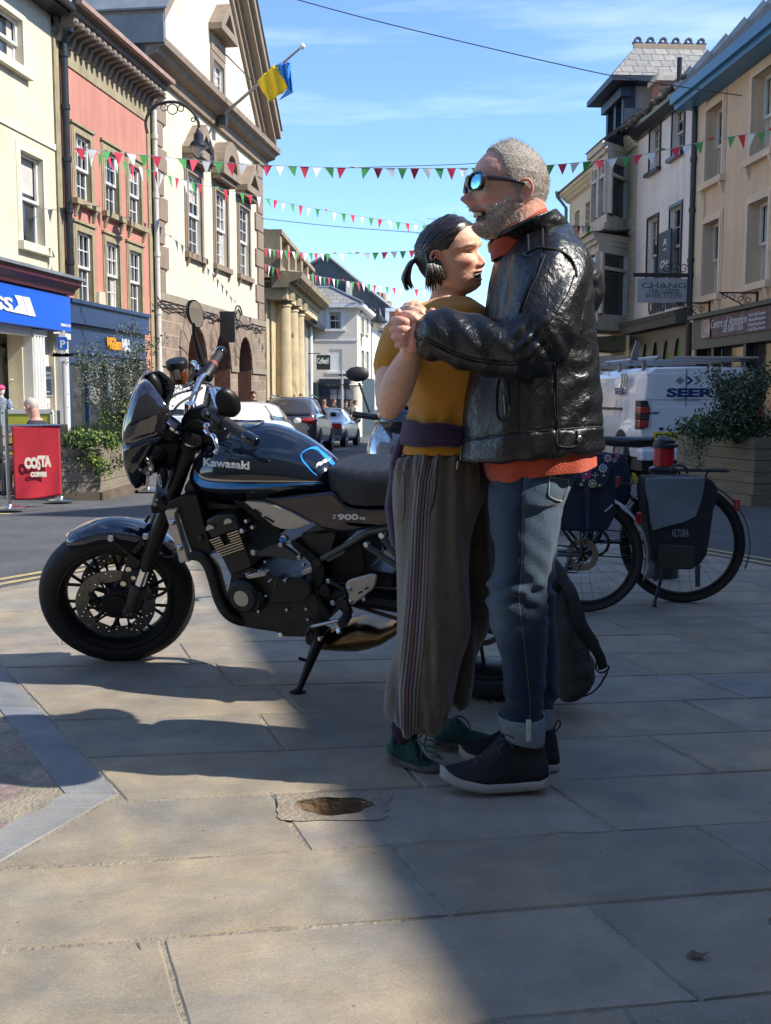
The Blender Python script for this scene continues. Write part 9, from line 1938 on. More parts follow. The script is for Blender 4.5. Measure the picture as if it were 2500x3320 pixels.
for pts,r in((((560,290,.03),(520,195,.02),(440,205,.0),(520,225,-.012),(600,262,-.02),(628,280,-.022)),.0088),(((480,330,.03),(430,260,.015),(470,250,-.01),(550,305,-.022),(620,380,-.03),(655,412,-.034)),.009),(((420,380,.03),(340,320,.02),(345,285,-.004),(430,300,-.022),(500,345,-.034),(535,368,-.036)),.0095),(((600,330,.03),(590,200,.02),(545,165,.005),(590,190,-.004),(640,215,-.01)),.0082)):
 limb(mb,[hq(*p)for p in pts],[r*1.1]*(len(pts)-1)+[r*.85],12,3)
limb(mb,[hq(330,420,.03),hq(270,330,.012),hq(250,270,.004),hq(246,238,.0)],[.012,.011,.0098,.0085],12,3)
bw=fuse(mb,.0023,1,.5);WS=np.array((.78,.45,.30))
def wom_col(co,no):return headcol(HW,co,no,WS,False)
finish(bw,'body',M_skin,WOM,skin_disp(HW,False),wom_col)
mb=MB()
for k in range(-4,5):a=k*.019;mb.box((-.01,-.0088,-.017),(.01,.0088,.01),M=HW.M@T(.322-k*k*.0018,a,.222-.5)@RZ(a*2.2))
kids(mb,'teeth',mat('white_teeth',(.7,.66,.6),.3),WOM,bevel=.0008)
for p_ in((655,412,-.034,45),(535,368,-.036,40),(628,280,-.022,30)):
 mb=MB();c=hq(p_[0]-22,p_[1]-18,p_[2]-.0082);u=(hq(p_[0],p_[1],p_[2])-hq(p_[0]-50,p_[1]-48,p_[2])).normalized();mb.ball((0,0,0),(.0065,.0014,.0045),12,M=Matrix.Translation(c)@RY(-atan2(u.z,u.x)));kids(mb,'nail',mat('nail',(.6,.4,.33),.25,coat=.5),WOM,smooth=True)
M_lash=mat('lash',(.02,.014,.012),.6)
for sd in(-1,1):
 mb=MB();P=[]
 for k in range(9):t=k/8;y=sd*(.07+.115*t);th=math.atan2(y/.32,1);z=.497-.018*(2*t-1)**2-.012*t+.012;p=HW.pt(math.asin(max(-1,min(1,y/.31))),z+.0,.0);P.append(HW.M@(Vector((p.x+.006,y,z-.5))))
 mb.tube(P,[.0006,.0012,.0016,.0018,.0018,.0018,.0016,.0013,.0006],6);kids(mb,'eyelashes',M_lash,WOM,smooth=True)
 mb=MB();mb.tube([p+HW.u*.0085+HW.f*.0005 for p in P],[.0015,.003,.0038,.004,.004,.004,.0036,.003,.0015],8);kids(mb,'eyelid',mat('eyelid_skin',(.5,.27,.18),.5),WOM,smooth=True)
M_bh=mat('black_hair',(.014,.009,.007),.3,col2=(.024,.015,.011),vs=30,bump=.2,bs=60,spec=.6,stretch=(1,1,1))
def wmask(L_):
 x,y,z=L_[:,0],L_[:,1],L_[:,2];v=z+.5;line=np.interp(x,[-.5,-.2,-.15,-.12,.0,.1,.18,.26,.33,.4],[.1,.14,.24,.56,.565,.575,.66,.77,.85,.885]);return np.clip((v-line)/.02,0,1)
def wmask2(L_):
 x,v=L_[:,0],L_[:,2]+.5;return(v-np.interp(x,[-.5,-.2,-.15,-.12,.0,.1,.18,.26,.33,.4],[.0,.0,.1,.5,.565,.575,.66,.77,.85,.885]))/.14
def woff(L_):g=np.arctan2(L_[:,2]-.05,L_[:,0]+.3);return .006+.026*np.clip(wmask2(L_),0,1)+.055*np.clip((-L_[:,0]-.05)/.35,0,1)*np.clip(1.3-np.abs(L_[:,2]-.02)*2,0,1)+.004*np.sin(g*46+5*vnoise(L_,(4,4,4),4))+.004*np.sin(g*24+8*vnoise(L_,(4,8,4),6))
hair_shell(HW,'hair',M_bh,WOM,wmask,woff,None,nv=150,nt=220,v0=.08,amp=.0015,nz=(20,40,20))
def lock(pts,r,name,t='p5',Y=2.92,parent=WOM,m=M_bh,n=10,flat=.5):
 q=[AT(t,p[0],p[1],Y+(p[2]if len(p)>2 else 0))for p in pts];q=smooth_pts([tuple(v)for v in q],5);k=len(q);mb=MB();mb.tube(q,[r*(.55+.9*sin(pi*min(1,(i+2)/k*1.1))**.7)*(1 if i<k*.75 else max(.12,1-(i-k*.75)/(k*.25)*.85))for i in range(k)],n,flat=flat,up=(0,1,0));kids(mb,name,m,parent,smooth=True)
rnd=random.Random(5)
for k in range(26):
 t=k/25;x0=620+120*t+rnd.uniform(-10,10);x1=590+235*t+rnd.uniform(-12,12);yb_=985-75*abs(t-.35)*1.5+rnd.uniform(-35,25)-60*(t>.8)
 lock([(x0-20,560+40*t,-.02),(x0,700,-.035),((x0+x1)/2+5,830,-.04),(x1,yb_,-.03+rnd.uniform(-.01,.01))],.0075,'hair_lock',Y=3.035)
for k in range(16):
 t=k/15;w=rnd.uniform(-.012,.012);lock([(515,640,.03+w*.3),(450,660+22*t,.02+w),(395+30*t,740+22*t,.02+w),(352+75*t,850,.02+w),(385+90*t+rnd.uniform(-8,8),965-30*t+rnd.uniform(-25,20),.02+w)],.0085,'ponytail_lock',Y=3.05)
mb=MB();c=AT('p5',508,655,3.07);mb.lathe([(.008,-.006),(.014,-.005),(.015,0),(.014,.005),(.008,.006)],c,(-.9,0,-.4),14);kids(mb,'hair_tie',M_bplas,WOM,smooth=True)
mb=MB()
for k in range(40):p=HW.pt(rnd.uniform(-pi,pi),rnd.uniform(.75,1),.03);a=HW.M@p;e=a+Vector((rnd.gauss(0,.02),rnd.gauss(0,.02),rnd.uniform(.0,.02)));mb.tube([a,a.lerp(e,.5)+Vector((0,0,.004)),e],.0003,3)
kids(mb,'flyaway_hair',M_bh,WOM)
TR=[(972,1400,966,1520,3.04,.06),(988,1365,985,1550,3.04,.11),(1015,1328,1010,1580,3.04,.15),(1075,1310,1070,1595,3.04,.165),(1150,1305,1150,1600,3.04,.165),(1250,1322,1250,1590,3.03,.15),(1330,1325,1330,1580,3.03,.14),(1400,1312,1400,1575,3.03,.14),(1450,1300,1452,1575,3.03,.145),(1472,1300,1476,1575,3.03,.147)]
TR=[(a,b,c,d,e,f)for a,b,c,d,e,f in TR];mb=MB();add_loft(mb,loft(TR,'o',56,5));limb(mb,[at(1362,1045,2.98),at(1308,1092,2.945),at(1284,1150,2.915),at(1274,1196,2.89)],[.058,.056,.054,.052],28);ts=fuse(mb,.0045,5)
def tdisp(co,no):
 px,py=projv(co);w=vnoise(co,(9,9,9),2);d=.003*np.sin((px*.9+py*.5)/13+7*w)*np.exp(-((py-1120)/80)**2-((px-1340)/60)**2)+(np.abs(vnoise(co,(10,10,7),4,2)-.5)*-2+.3)*.009
 d+=.003*np.sin(py/6.5+6*w)*np.exp(-((px-1318)/22)**2)*(py>1290)*(py<1400)+.0035*np.sin(px/10+5*w)*np.exp(-((py-1370)/45)**2);return d
M_must=mat('mustard_jersey',(.58,.25,.012),.85,var=.12,vs=5,bump=.35,bs=420,sheen=.2);TS_=finish(ts,'t_shirt',M_must,WOM,tdisp)
ring_loft([(1010,1395,1000,1530,3.03,.075),(985,1398,978,1525,3.03,.07),(976,1402,970,1518,3.03,.066)],'o','neckband',M_must,TS_,.005)
on_surf([(110,40),(150,36),(180,34)],'h5',0,.0014,'sleeve_hem',mat('dark_mustard_thread',(.25,.11,.01),.9),TS_,obj=TS_)  # hem line in a darker mustard than the jersey
PU=[(1362,1312,1390,1560,3.03,.152),(1385,1308,1405,1562,3.03,.158),(1410,1302,1425,1562,3.03,.16),(1440,1296,1436,1562,3.03,.158)]
P=loft(PU,'o',90,6,2.2)
for i,ring in enumerate(P):
 for j,p in enumerate(ring):
  p.y+=.004*sin(i*1.3+j*.12);p.z+=.002*sin(j*.4)
mb=MB();mb.grid(P,cv=True);M_purp=mat('purple_jersey',(.045,.016,.055),.9,var=.25,vs=20,bump=.4,bs=260,sheen=.2);kids(mb,'tied_jumper',M_purp,WOM,smooth=True,auto=False,solid=.01)
mb=MB();mb.grid([[at(x+dx,y,Yv_+dy)+Vector((.004*sin(y/30),0,0))for(dx,dy)in((0,0),(6,-.03),(22,-.045))]for(x,y,Yv_)in((1300,1420,3.02),(1284,1460,3.03),(1272,1500,3.03),(1262,1560,3.03),(1258,1640,3.03),(1262,1720,3.02),(1272,1770,3.01))]);kids(mb,'jumper_sleeve',M_purp,WOM,smooth=True,solid=.012)
mb=MB();mb.grid([[at(x+dx,y,2.93+dy)for(dx,dy)in((-22,.03),(-8,0),(10,-.012),(34,0))]for(x,y)in((1545,1440),(1545,1500),(1540,1550),(1535,1585))]);kids(mb,'jumper_sleeve',M_purp,WOM,smooth=True,solid=.014)
TRN=[(128,190,135,660,3.03,.145),(180,140,190,690,3.03,.16),(300,132,320,700,3.02,.16),(450,138,470,640,2.99,.14),(600,148,610,610,2.97,.125),(800,153,810,602,2.96,.115),(1000,152,1010,592,2.96,.11),(1150,150,1160,588,2.96,.108),(1300,142,1310,560,2.97,.105),(1430,120,1440,540,2.98,.105),(1560,103,1560,522,2.99,.105),(1650,102,1640,500,3.0,.1),(1720,122,1700,465,3.0,.09),(1765,165,1750,420,3.0,.072),(1795,205,1790,375,3.0,.055)]
TRF=[(135,480,140,740,3.1,.12),(300,430,300,760,3.12,.13),(500,420,500,765,3.13,.125),(700,440,700,770,3.13,.115),(850,460,850,755,3.13,.11),(1000,470,1000,725,3.13,.105),(1150,470,1150,700,3.12,.1),(1300,460,1300,662,3.12,.095),(1420,450,1420,622,3.12,.09),(1530,450,1540,592,3.12,.085),(1610,470,1615,575,3.12,.07),(1645,490,1650,540,3.12,.05)]
mb=MB();add_loft(mb,loft(TRN,'p7',64,4));add_loft(mb,loft(TRF,'p7',44,4));tr_=fuse(mb,.0048,4)
def trdisp(co,no):
 px,py=projv(co);X=(px-1200)/.5426;Y_=(py-1400)/.5426;w=vnoise(co,(6,6,1.6),2);w2=vnoise(co,(14,14,2),5)
 d=.0075*np.sin(X/24+9*w)*np.interp(Y_,[130,400,900,1500,1780],[.8,.7,.7,1.1,1.2])+.004*np.sin(X/10+8*w2)*(np.exp(-((Y_-170)/120)**2)+1.1*np.exp(-((Y_-1740)/90)**2))-.012*np.exp(-((Y_-1350)/250)**2-((X-360)/25)**2);return d
CS=[(.075,.062,.05),(.22,.19,.18),(.05,.04,.035),(.3,.28,.27),(.11,.045,.065),(.2,.17,.17),(.13,.03,.05),(.25,.22,.24),(.06,.04,.055),(.3,.28,.27),(.1,.06,.07),(.2,.18,.16),(.07,.05,.05)]
def trcol(co,no):
 px,py=projv(co);X=(px-1200)/.5426;Y_=(py-1400)/.5426;n=len(co);k=vnoise(co,(40,40,12),3,3)[:,None];c=np.array((.125,.103,.078))*(.7+.6*k)
 xa=np.interp(Y_,[130,300,500,800,1000,1300,1550,1780],[285,258,240,228,218,190,160,165]);xb=np.interp(Y_,[130,300,500,800,1000,1300,1550,1780],[420,380,362,352,345,325,300,290]);u=(X-xa)/(xb-xa);m_=(u>0)&(u<1)&(no[:,1]<.25);return c
def tr_su(co,no):
 px,py=projv(co);X=(px-1200)/.5426;Y_=(py-1400)/.5426
 xa=np.interp(Y_,[130,300,500,800,1000,1300,1550,1780],[285,258,240,228,218,190,160,165]);xb=np.interp(Y_,[130,300,500,800,1000,1300,1550,1780],[420,380,362,352,345,325,300,290]);return np.where((no[:,1]<.25)&(X<640),np.clip((X-xa)/(xb-xa),-1,2),2)
M_trou=attrmat('striped_velour',.92,bump=.6,bs=300,spec=.15,var=.15,vs=90,sheen=.5);TRO=finish(tr_,'trousers',M_trou,WOM,trdisp,trcol)
def su_attr(o,fn,m,stops):
 me=o.data;co,no=get_vn(me);a=me.attributes.new('su','FLOAT','POINT');a.data.foreach_set('value',fn(co,no).astype('f'))
 nt=m.node_tree;b=nt.nodes['Principled BSDF'];l=nt.links.new;src=b.inputs['Base Color'].links[0].from_socket;at_=nt.nodes.new('ShaderNodeAttribute');at_.attribute_name='su'
 cur_=src
 for(lo,hi,c)in stops:
  g1=nt.nodes.new('ShaderNodeMath');g1.operation='GREATER_THAN';l(at_.outputs['Fac'],g1.inputs[0]);g1.inputs[1].default_value=lo;g2=nt.nodes.new('ShaderNodeMath');g2.operation='LESS_THAN';l(at_.outputs['Fac'],g2.inputs[0]);g2.inputs[1].default_value=hi
  mu=nt.nodes.new('ShaderNodeMath');mu.operation='MULTIPLY';l(g1.outputs[0],mu.inputs[0]);l(g2.outputs[0],mu.inputs[1]);x=nt.nodes.new('ShaderNodeMixRGB');l(mu.outputs[0],x.inputs[0]);l(cur_,x.inputs[1]);x.inputs[2].default_value=(*c,1);cur_=x.outputs[0]
 n=nt.nodes.new('ShaderNodeTexNoise');n.inputs['Scale'].default_value=130;t=nt.nodes.new('ShaderNodeTexCoord');l(t.outputs['Object'],n.inputs[0]);r=nt.nodes.new('ShaderNodeMapRange');r.inputs[3].default_value=.75;r.inputs[4].default_value=1.2;l(n.outputs[0],r.inputs[0]);y=nt.nodes.new('ShaderNodeMixRGB');y.blend_type='MULTIPLY';y.inputs[0].default_value=1;l(cur_,y.inputs[1]);l(r.outputs[0],y.inputs[2]);l(y.outputs[0],b.inputs['Base Color'])
su_attr(TRO,tr_su,M_trou,[(i/13,(i+1)/13,tuple(.8*q for q in CS[i]))for i in range(13)])
on_surf([(132,235),(165,242),(200,248),(205,380),(195,530),(150,528)],'p7',0,.002,'pocket_seam',mat('taupe_thread',(.2,.17,.13),.9),TRO,obj=TRO);on_surf([(405,170),(400,260),(385,400),(360,485)],'p7',0,.002,'pocket_seam',M_thread,TRO,obj=TRO)
su_attr(JE,je_su,M_denim,[(-2.2,2.2,(.16,.14,.1))])
M_gr=mat('green_knit',(.006,.055,.036),.8,var=.35,vs=30,bump=.8,bs=160);M_gs=mat('taupe_sole',(.13,.115,.1),.85,var=.3,vs=40,bump=1,bs=110);M_gl=mat('green_lace',(.02,.11,.08),.8)
gs,r2=shoe('shoe','green knitted trainer on a grooved grey sole, nearest the camera','p8',[(545,752),(480,748),(400,728),(300,690),(200,640),(125,585)],[(700,700),(620,655),(540,600),(470,520),(430,430),(380,410),(330,440),(230,430),(195,370),(170,470),(125,545)],3.0,.047,M_gr,M_gs,WOM,yaw=.1,foxing=.024)
laces([((380,470),(400,620)),((440,430),(420,500)),((400,440),(350,480)),((440,560),(540,600)),((430,520),(520,540)),((470,600),(560,620)),((420,470),(500,490)),((400,500),(440,560))],'p8',2.945,M_gl,gs,.0024)
gf,r2=shoe('shoe','dark green trainer with looped laces, half hidden behind','p8',[(1010,560),(900,560),(760,545),(600,520),(470,500)],[(1010,470),(940,440),(860,420),(780,400),(720,360),(680,300),(600,310),(520,380),(470,440)],3.14,.045,M_gr,M_gs,WOM,yaw=.06,foxing=.024)
mb=MB();q=[AT('p8',x,y,3.09)for x,y in((650,300),(690,290),(740,320),(770,370),(760,390),(700,330),(660,310))];mb.tube(smooth_pts([tuple(v)for v in q],4),.0024,6);q=[AT('p8',x,y,3.08)for x,y in((660,330),(680,400),(720,450),(765,440),(760,400))];mb.tube(smooth_pts([tuple(v)for v in q],4),.0024,6);kids(mb,'lace',M_gl,gf,smooth=True)
mb=MB();limb(mb,[AT('p8',270,360,3.02),AT('p8',275,440,3.02)],[.04,.036],16);kids(mb,'sock',mat('plum_sock',(.03,.015,.03),.9),WOM,smooth=True)
M_spoke=mat('spoke_steel',(.25,.25,.25),.4,metal=1);M_navyc=mat('navy_canvas',(.012,.015,.035),.8,var=.3,vs=14,bump=.5,bs=180);M_blkc=mat('black_canvas',(.014,.014,.016),.75,var=.3,vs=14,bump=.5,bs=160);M_refl=mat('grey_reflective_cloth',(.16,.19,.21),.5,var=.25,vs=5,bump=.5,bs=22)
def bike(name,label,cpx,Y,R_,hd,frame_m,guard_m,seat_h,hand,sx=0):
 """rear hub under pixel cpx; hd = unit heading (x, y) towards the front wheel"""
 c=at(cpx[0],cpx[1],Y);c.z=R_;h=Vector((hd[0],hd[1],0)).normalized();M_=Matrix(((h.x,-h.y,0,c.x),(h.y,h.x,0,c.y),(0,0,1,0),(0,0,0,1)))
 B=thing(name,label,'bicycle',(c.x,c.y,0),atan2(h.y,h.x));loc=lambda x,y,z:Vector((x,y,z))
 for nm,wx in(('rear_wheel',0),('front_wheel',1.05)):
  W_=bpy.data.objects.new(nm,None);COL.objects.link(W_);W_.parent=B;W_.location=(wx,0,R_)
  mb=MB();mb.lathe([(R_-.034,-.016),(R_-.012,-.022),(R_,-.008),(R_,.008),(R_-.012,.022),(R_-.034,.016)],(0,0,0),(0,1,0),60);mb.build('tyre',mat('bicycle_tyre',(.028,.024,.02),.85,var=.4,vs=50,bump=.8,bs=120),W_,smooth=True)
  mb=MB();mb.lathe([(R_-.034,-.012),(R_-.05,-.01),(R_-.055,0),(R_-.05,.01),(R_-.034,.012)],(0,0,0),(0,1,0),56);mb.build('rim',M_blk,W_,smooth=True)
  mb=MB()
  for k in range(28):a=2*pi*k/28;b=a+(.5 if k%2 else-.5);s_=.03*(1 if k%4<2 else-1);mb.tube([(.03*cos(b),s_,.03*sin(b)),((R_-.05)*cos(a),0,(R_-.05)*sin(a))],.0011,4)
  mb.build('spokes',M_spoke,W_);mb=MB();mb.lathe([(0,-.06),(.012,-.06),(.014,-.035),(.035,-.03),(.02,0),(.035,.03),(.014,.035),(0,.06)],(0,0,0),(0,1,0),18);mb.build('hub',M_blk2,W_,smooth=True)
  mb=MB();mb.lathe([(.05,-.002),(.08,-.002),(.08,.002),(.05,.002)],(0,.042,0),(0,1,0),30)
  for k in range(6):a=k*pi/3;mb.tube([(.012*cos(a),.042,.012*sin(a)),(.055*cos(a+.4),.042,.055*sin(a+.4))],.004,4)
  mb.build('disc_rotor',mat('rotor_steel',(.35,.3,.24),.35,metal=1),W_)
  mb=MB();rows=[]
  for i in range(25):
   a=radians((25 if wx else-8)+(130 if wx else 165)*i/24);a=pi-a if not wx else pi-a;rr_=R_+.022
   if not wx:a=radians(200-165*i/24)
   rows.append([(rr_*cos(a)-.004*0,yy,rr_*sin(a)-abs(yy)*.3)for yy in(-.03,-.018,0,.018,.03)])
  mb.grid(rows);mb.build('mudguard',guard_m,W_,smooth=True,solid=.003)
 bb=loc(.43,0,R_-.01);st_=loc(.22+sx*.8,0,seat_h-.22);hb2=loc(.82,0,.82);ht=loc(.86,0,.68)
 mb=MB()
 for a,b,r in((bb,st_,.017),(bb,ht,.022),(st_,hb2-Vector((0,0,.05)),.017),(ht,hb2,.021),(hb2,hb2+Vector((-.03,0,.15)),.014)):mb.tube([a,b],r,10)
 for s_ in(-1,1):mb.tube([bb+Vector((0,.03*s_,0)),loc(.0,.065*s_,R_)],.009,8);mb.tube([st_+Vector((0,.02*s_,-.02)),loc(0,.065*s_,R_)],.008,8);mb.tube([ht,ht.lerp(loc(1.05,0,R_),.25)+Vector((0,.05*s_,0)),loc(1.05,.055*s_,R_)],.012,8)
 mb.build('frame',frame_m,B,smooth=True)
 mb=MB();mb.tube([st_,loc(.17+sx,0,seat_h-.03)],.0135,10);mb.build('seat_post',M_alloy,B)
 mb=MB();rows=[]
 for i,(x,w,t_)in enumerate(((.02,.05,.01),(.03,.075,.03),(.1,.082,.035),(.16,.06,.032),(.23,.03,.03),(.29,.02,.025),(.3,.01,.012))):
  rows.append([(x+sx,w*cos(q),seat_h+.012*(x-.15)**2*40*.3+(.016*sin(q)if sin(q)>0 else t_*1.2*sin(q)))for q in[2*pi*j/16 for j in range(16)]])
 mb.grid(rows,cv=True);mb.add(rows[0],[tuple(range(16))]);mb.add(rows[-1],[tuple(range(16))]);mb.build('saddle',mat('saddle_black',(.02,.02,.021),.5),B,smooth=True)
 mb=MB();mb.tube(smooth_pts([(.82,.3,1.0),(.84,.22,1.02),(.8,.08,.98),(.79,0,.97),(.8,-.08,.98),(.84,-.22,1.02),(.82,-.3,1.0)],4),.011,8);mb.build('handlebar',M_blk,B,smooth=True)
 mb=MB();mb.lathe([(.06,-.003),(.075,-.003),(.075,.003),(.06,.003)],bb+Vector((0,.05,0)),(0,1,0),30);mb.tube([bb+Vector((0,.05,.07)),loc(0,.05,R_+.035)],.004,5);mb.tube([bb+Vector((0,.05,-.07)),loc(0.02,.05,R_-.09),loc(0,.05,R_-.035)],.004,5);mb.tube([bb,bb+Vector((.1,.07,-.12))],.009,6);mb.box((bb.x+.07,.07,bb.z-.14),(bb.x+.15,.14,bb.z-.12));mb.build('chainset',M_blk2,B)
 mb=MB();rz_=R_*2+.06
 for s_ in(-1,1):mb.tube([(-.22,.05*s_,rz_),(.16,.05*s_,rz_)],.0055,6);mb.tube([(-.12,.05*s_,rz_),(0,.075*s_,R_+.02)],.0045,6);mb.tube([(.02,.05*s_,rz_),(0,.075*s_,R_+.02)],.0045,6)
 for x in(-.22,-.1,.02,.16):mb.tube([(x,-.05,rz_),(x,.05,rz_)],.005,6)
 mb.build('rack',M_blk,B,smooth=True);mb=MB();mb.box((-.28,-.03,R_*1.55),(-.25,.03,R_*1.75));mb.build('rear_light',M_tail,B,bevel=.006)
 mb=MB();mb.tube([loc(.06,.06,R_-.03),loc(.12,.16,.02),loc(.12,.17,.004)],[.01,.009,.014],8);mb.build('kick_stand',mat('stand_blue_grey',(.03,.045,.06),.5),B,smooth=True)
 return B,M_
HD=(-.93,.36)
bike('bicycle','small-wheeled bicycle with silver mudguard carrying the flowery navy pannier',(1893,1793),5.26,.288,HD,mat('frame_dark',(.015,.02,.03),.3,coat=.5),paint('mudguard_silver',(.5,.5,.5),.3,.4),.80,1)
bike('bicycle','black bicycle with grey and black pannier and long black mudguard at the right',(2209,1776),5.5,.312,(-.96,.28),M_gloss,M_bplas,.835,1,sx=.13)
def bag(pts,t,Y,th,name,m,parent,bev=.03):
 q=[AT(t,x,y,Y)for x,y in pts];mb=MB();mb.prism([(p.x,p.z)for p in q],Y,Y+th);o=mb.build(name,m,parent,world=True,bevel=bev,seg=4,smooth=True);return o
def panel_(pts,t,Y,th,name,m,parent,bev=.004):return bag(pts,t,Y,th,name,m,parent,bev)
q=AT('c8',380,700,5.05);PA=thing('pannier','navy pannier with bright flower-print flap hanging on the left bicycle','pannier',(q.x,5.1,q.z))
bag([(150,350),(180,240),(300,175),(540,180),(548,300),(545,600),(500,700),(440,724),(160,712),(120,660)],'c8',5.0,.15,'bag',M_navyc,PA)
fl_=panel_([(250,160),(560,158),(640,168),(560,230),(520,250),(500,330),(470,400),(420,410),(330,402),(270,385)],'c8',4.985,.014,'flap',mat('flap_navy',(.015,.02,.05),.7,bump=.3,bs=160),PA,.006)
def petals(cx,cy,r,n,m,m2):
 mb=MB()
 for k in range(n):
  a=2*pi*k/n;u=(cos(a),sin(a));v=(-sin(a),cos(a));pts=[(cx+u[0]*r*.25,cy+u[1]*r*.25),(cx+u[0]*r*.7+v[0]*r*.2,cy+u[1]*r*.7+v[1]*r*.2),(cx+u[0]*r,cy+u[1]*r),(cx+u[0]*r*.7-v[0]*r*.2,cy+u[1]*r*.7-v[1]*r*.2)]
  q=[AT('c8',x,y,4.983)for x,y in pts];mb.prism([(p.x,p.z)for p in q],4.9815,4.984)
 mb.build('flower_print',m,fl_,world=True);mb=MB();c=AT('c8',cx,cy,4.98);mb.lathe([(0,0),(r*.22*.00064,0),(r*.22*.00064,.003)],c,(0,1,0),12);mb.build('flower_centre',m2,fl_,world=True)
fp_,fw2,fy=mat('print_pink',(.55,.06,.22),.7),mat('print_pale',(.5,.55,.62),.7),mat('print_lime',(.5,.5,.14),.7);fr_=mat('print_red',(.5,.08,.04),.7)
for(x,y,r,n,a,b)in((335,305,44,10,fp_,fw2),(455,262,36,9,fw2,fy),(490,190,32,8,fw2,fp_),(560,172,24,9,fp_,fw2),(410,200,22,5,fr_,fy),(400,312,24,4,fw2,fy),(540,205,18,6,fw2,fr_)):petals(x,y,r,n,a,b)
for(x,y,r,m_)in((380,372,30,fy),(380,372,20,fl_.data.materials[0]),(380,372,12,fw2),(300,380,12,fy),(432,385,10,fy),(462,315,9,fy),(315,350,9,fy),(350,180,8,fy)):mb=MB();c=AT('c8',x,y,4.982-(.002 if r<25 else 0)-(.001 if r==12 and y==372 else 0));mb.lathe([(0,0),(r*.00064,0),(r*.00064,.003)],c,(0,1,0),16);mb.build('flower_print',m_,fl_,world=True)
panel_([(325,400),(362,400),(358,700),(335,700)],'c8',4.982,.01,'strap',mat('strap_blue',(.02,.03,.07),.7),PA,.002);panel_([(318,430),(366,430),(366,480),(318,480)],'c8',4.975,.012,'buckle',M_bplas,PA,.003);panel_([(468,570),(525,522),(528,532),(470,582)],'c8',4.992,.01,'reflective_strip',mat('pale_strip',(.45,.44,.4),.5),PA,.001)
q=AT('c8',600,540,5.3);PB=thing('pannier','dark navy pannier on the far side of the left bicycle','pannier',(q.x,5.35,q.z));bag([(500,190),(620,150),(655,260),(668,420),(640,540),(520,560)],'c8',5.33,.14,'bag',M_navyc,PB);panel_([(668,295),(690,300),(732,390),(725,400),(680,370),(662,340)],'c8',5.35,.02,'yellow_label',mat('label_yellow',(.6,.42,.03),.6),PB,.002)
panel_([(530,335),(578,318),(585,350),(570,395),(535,405)],'c8',5.1,.03,'reflector',M_tail,PA,.004)
q=AT('c8',1000,980,5.2);PC=thing('pannier','large black pannier with pale grey panel and olive pocket on the right bicycle','pannier',(q.x,5.25,q.z))
bag([(775,325),(1190,328),(1250,350),(1285,410),(1290,480),(1255,560),(1225,780),(1205,890),(1150,965),(1080,985),(880,980),(815,920),(790,760),(768,560),(752,430)],'c8',5.18,.17,'bag',M_blkc,PC,.035)
gpnl=[(768,335),(900,328),(1190,330),(1185,400),(1160,520),(1125,610),(1040,650),(900,685),(812,712),(795,640),(785,520),(765,430)]
mb=MB();q=[AT('c8',x,y,5.17)for x,y in gpnl];mb.prism([(p.x,p.z)for p in q],5.168,5.19);mb.build('pale_panel',M_refl,PC,world=True,bevel=.006,seg=3,smooth=True)
panel_([(855,812),(1118,826),(1116,985),(1080,995),(880,985),(848,960)],'c8',5.16,.05,'pocket',mat('olive_ripstop',(.035,.037,.025),.8,var=.3,vs=12,bump=.5,bs=60),PC,.012)
for pts in([(826,960),(855,960),(848,1080),(818,1075)],[(1120,960),(1158,960),(1155,1118),(1122,1116)]):panel_(pts,'c8',5.17,.006,'strap',mat('strap_slate',(.03,.04,.055),.7),PC,.001)
mb=MB();a=AT('c8',1018,757,5.16);letters(mb,'ALTURA',.05,T(a.x,5.176,a.z),depth=.003,width=.085,bold=.002);mb.build('lettering',mat('worn_print',(.2,.2,.2),.7),PC,world=True)
mb=MB();q=[AT('c8',x,y,5.3)for x,y in((955,300),(960,255),(1005,240),(1050,258),(1062,300))];mb.tube(smooth_pts([tuple(v)for v in q],4),.007,6);mb.build('handle',M_bplas,PC,world=True,smooth=True)
q=AT('g5',1230,1500,3.55);RK=thing('rucksack','dark olive rucksack slumped on the paving behind the man\'s legs','rucksack',(q.x,3.55,0))
rw=[(330,985,330,1120,3.62,.06),(400,985,400,1165,3.6,.085),(520,990,520,1205,3.58,.1),(700,1000,700,1262,3.56,.11),(900,1010,900,1312,3.55,.12),(1100,1030,1100,1372,3.55,.13),(1200,1040,1200,1424,3.55,.135),(1320,1050,1320,1424,3.55,.135),(1430,1060,1420,1370,3.55,.125),(1500,1070,1495,1270,3.55,.1),(1530,1090,1525,1200,3.55,.06)]
mb=MB();add_loft(mb,loft(rw,'g5',48,4,2.3));rk=fuse(mb,.006,4)
def rkd(co,no):return(np.abs(vnoise(co,(9,9,9),2,3)-.5)*-2+.35)*.016+.002*np.sin(co[:,2]*90+8*vnoise(co,(8,8,8),4))
RB=finish(rk,'bag',mat('rucksack_olive',(.035,.036,.028),.85,var=.35,vs=10,bump=.5,bs=150),RK,rkd)
M_rs=mat('rucksack_strap',(.012,.012,.012),.75)
mb=MB();mb.tube(smooth_pts([tuple(AT('g5',x,y,Y))for x,y,Y in((1150,400,3.5),(1215,500,3.47),(1270,680,3.45),(1320,850,3.44),(1420,1010,3.45),(1500,1150,3.46),(1530,1260,3.47))],5),[.02]*10+[.023]*12+[.018]*9,10,flat=.4,up=(1,0,0));kids(mb,'shoulder_strap',M_rs,RK,smooth=True)
